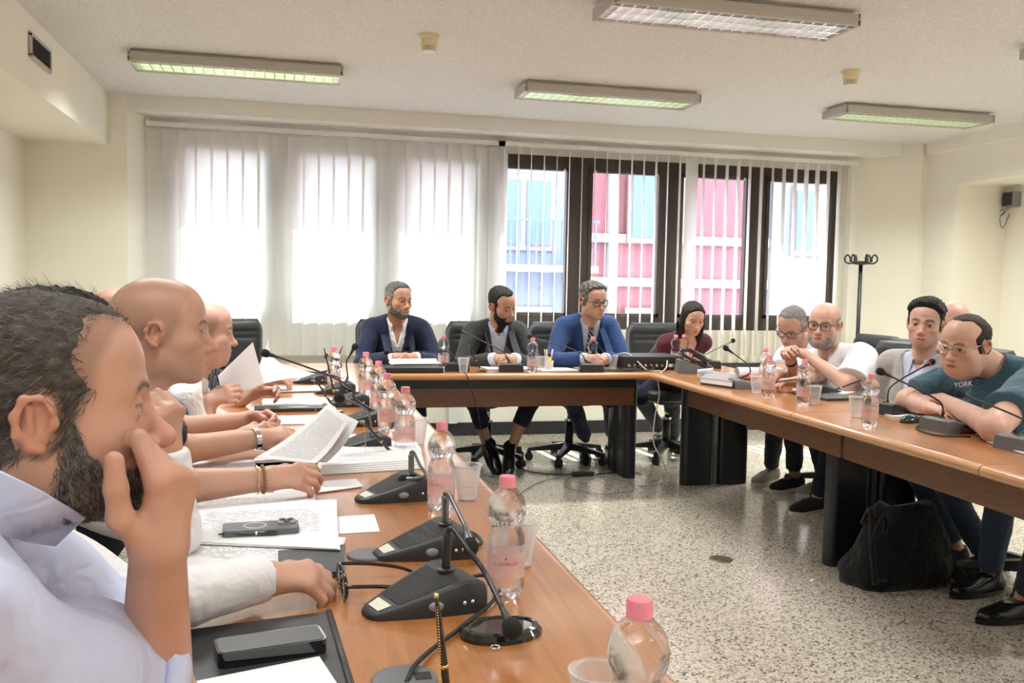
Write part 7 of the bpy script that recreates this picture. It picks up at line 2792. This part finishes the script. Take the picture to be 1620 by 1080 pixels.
R5 = dict(skin=SK_L, head=hr5, look=(196, 14, -4), nb=V3(hr5, 0.135, 0.0, -0.100), pel=(hr5.x + 0.36, hr5.y - 0.02, 0.54), chest=196, h=0.007, hh=0.0028, handh=0.0032, hs=1.0, fat=1.1, belly=0.07, jaw=1.12, wd=1.06, neck=0.062, hair=(0.030, 0.020, 0.014), hairstyle='short', thick=0.009, top=0.5, side=1.0, rec=0.040, temple=0.025, arm_r=1.18, sw=0.215,
          armL=dict(elbow=gz(1572, 676, 0.795), wrist=gz(1492, 632, 0.815), dir=(-0.95, 0.42, 0.05), back=(0.1, -0.5, 0.85), curl=(20, 25, 18), thumb='rest'),
          armR=dict(elbow=gz(1437, 634, 0.795), wrist=gz(1470, 646, 0.785), dir=(0.25, -0.95, 0.0), back=(-0.1, -0.1, 1), curl=(14, 18, 12), thumb='rest', spread=0.05),
          trousers=MM['jeans2'], legs=dict(R=leg((2.76, 3.38, 0.50), (3.06, 3.44, 0.10), (-1, -0.2), (MM['suede'], MM['rubw'])), L=leg((2.80, 3.06, 0.50), (2.90, 3.22, 0.10), (-1, -0.15), (MM['shoe'], MM['shoe']), high=True)),
          wear=[dict(name='t_shirt', t=0.014, sleeve='0.78', flare=0.03, mat=MM['teal'], fold=0.007, seed=23, crew=True)], glasses=dict(mat=MM['goldf'], r=0.0013, h=0.017), gaze=(0, 2))
person('heavy-set man with thin-framed spectacles in a teal T-shirt, forearms crossed', R5)
vs, fs = text_mesh('YORK', 1.0)
vs = [Vector(CAM + ray(1524 + 11 * x, 608 - 2.0 * x * 0.6 - 11 * y) * cast(R5, 't_shirt', 1524 + 11 * x, 608 - 2.0 * x * 0.6 - 11 * y, 0.003, 2.8, 4.6)) - R5['_']['origin'] for x, y, _ in vs]
MB().add(vs, fs).build('lettering', M['paper'], R5['_']['root'])
R6 = dict(skin=SK, head=(3.05, 2.55, 1.16), look=(180, 5, 0), nb=(3.08, 2.55, 0.99), pel=(3.22, 2.55, 0.54), chest=182, h=0.010, hh=0.0045, handh=0.0034, hair=BROWNH, hairstyle='short',
          armR=dict(elbow=(2.98, 2.86, 0.80), wrist=tuple(gz(1622, 668, 0.80)), dir=(-0.95, 0.20, 0.22), back=(-0.1, -0.55, 0.8), curl=(40, 55, 30), thumb='pinch'),
          armL=dict(elbow=(2.95, 2.35, 0.80), wrist=(2.72, 2.45, 0.795), dir=(-1, 0.2, 0), back=(0, 0, 1)),
          trousers=MM['jeans'], legs=dict(R=leg((2.74, 2.72, 0.50), (2.80, 2.92, 0.10), (-1, 0.0), (MM['shoe'], MM['shoe'])), L=leg((2.74, 2.45, 0.50), (2.86, 2.5, 0.10), (-1, 0.0), (MM['shoe'], MM['shoe']))),
          wear=[dict(name='shirt', t=0.012, mat=MM['navy'], fold=0.004)])
person('person cut off by the right edge, only a hand and dark sleeve showing', R6)

# ---------------- chairs under the seated people
for s_, rz, lb in ((P1, LEFTF, 'black office chair under the man resting his chin'), (P2, LEFTF, 'black office chair under the black-haired man'), (P3, LEFTF, 'black office chair under the navy polo'),
                   (P4, LEFTF, 'black office chair under the steel blue polo'), (P5, LEFTF, 'black office chair under the lifted-sheet reader'), (P6, LEFTF, 'black office chair under the pinstriped jacket'),
                   (B1, 0.0, 'black office chair behind the navy blazer'), (B2, 0.12, 'black office chair behind the charcoal suit'), (B3, 0.1, 'black office chair behind the royal blue suit'), (B4, 0.0, 'black leather chair rising behind the woman'),
                   (R1, RIGHTF, 'black office chair under the grey-haired man'), (R2, RIGHTF, 'black office chair under the interlaced fingers'), (R3, RIGHTF, 'black office chair under the linen jacket'), (R5, RIGHTF, 'black office chair behind the teal T-shirt'),
                   (R6, RIGHTF, 'black office chair at the right edge of the picture')):
    p = s_['pel']
    off = {0.0: (0, 0.03), LEFTF: (-0.03, 0), RIGHTF: (0.03, 0)}.get(rz, (0, 0.03))
    chair(p[0] + off[0], p[1] + off[1], rz, lb)
p = gy(1388, 560, 4.15)
chair(p.x + 0.14, 4.20, RIGHTF + 0.5, 'empty black leather chair between the white shirt and the linen jacket')

# ---------------- sheets in the hands
a, b_, c, d = gz(404, 724, 0.79), gz(500, 733, 0.80), gy(552, 664, 2.46), gy(521, 637, 2.62)
o = sheet('held_sheet', quad_fn(a, b_, c, d, sag=-0.012), M['print'])
tag(o, 'printed sheet held up by the bald man in the navy polo', 'paper')
o = sheet('held_sheet', quad_fn(a + Vector((0.02, 0.03, -0.01)), b_ + Vector((0.03, 0.05, -0.008)), c + Vector((0.03, 0.05, -0.012)), d + Vector((0.0, 0.06, -0.02)), sag=-0.012), M['print'])
tag(o, 'second page just behind the printed sheet held by the navy polo', 'paper')
papers(pq((300, 742), (500, 738), (500, 722), (300, 726), z=0.75), 'printed page lying between the two bare forearms', 2, 'print')
o = sheet('held_sheet', quad_fn(gy(352, 632, 3.75), gy(418, 606, 3.72), gy(400, 541, 3.74), gy(345, 594, 3.80), sag=0.0), M['paper'])
tag(o, 'white sheet lifted upright by the man in the white shirt', 'paper')
o = sheet('held_sheet', quad_fn(gy(400, 610, 3.86), gy(494, 590, 3.88), gy(430, 572, 4.0), gy(424, 537, 3.95), sag=0.0), M['paper'])
tag(o, 'second white sheet fanned out behind the lifted one', 'paper')
tp = Vector(P3['armL']['tips'][0])
pen(tp + Vector((-0.035, -0.02, -0.03)), tp + Vector((0.04, 0.06, 0.05)), 'white and blue ballpoint held in the watch-wearing hand', M['white_metal'], mat('blue_pen_cap', (0.02, 0.03, 0.30), 0.3))
t = thing('smartphone', 'black phone in the hand at the right edge of the picture', 'phone', tuple(gz(1572, 668, 0.80)), 0.3)
MB().prism(rrect(0.15, 0.075, 0.01, 4), 0, 0.009).build('body', M['gloss_black'], t, smooth=True, angle=0.6)
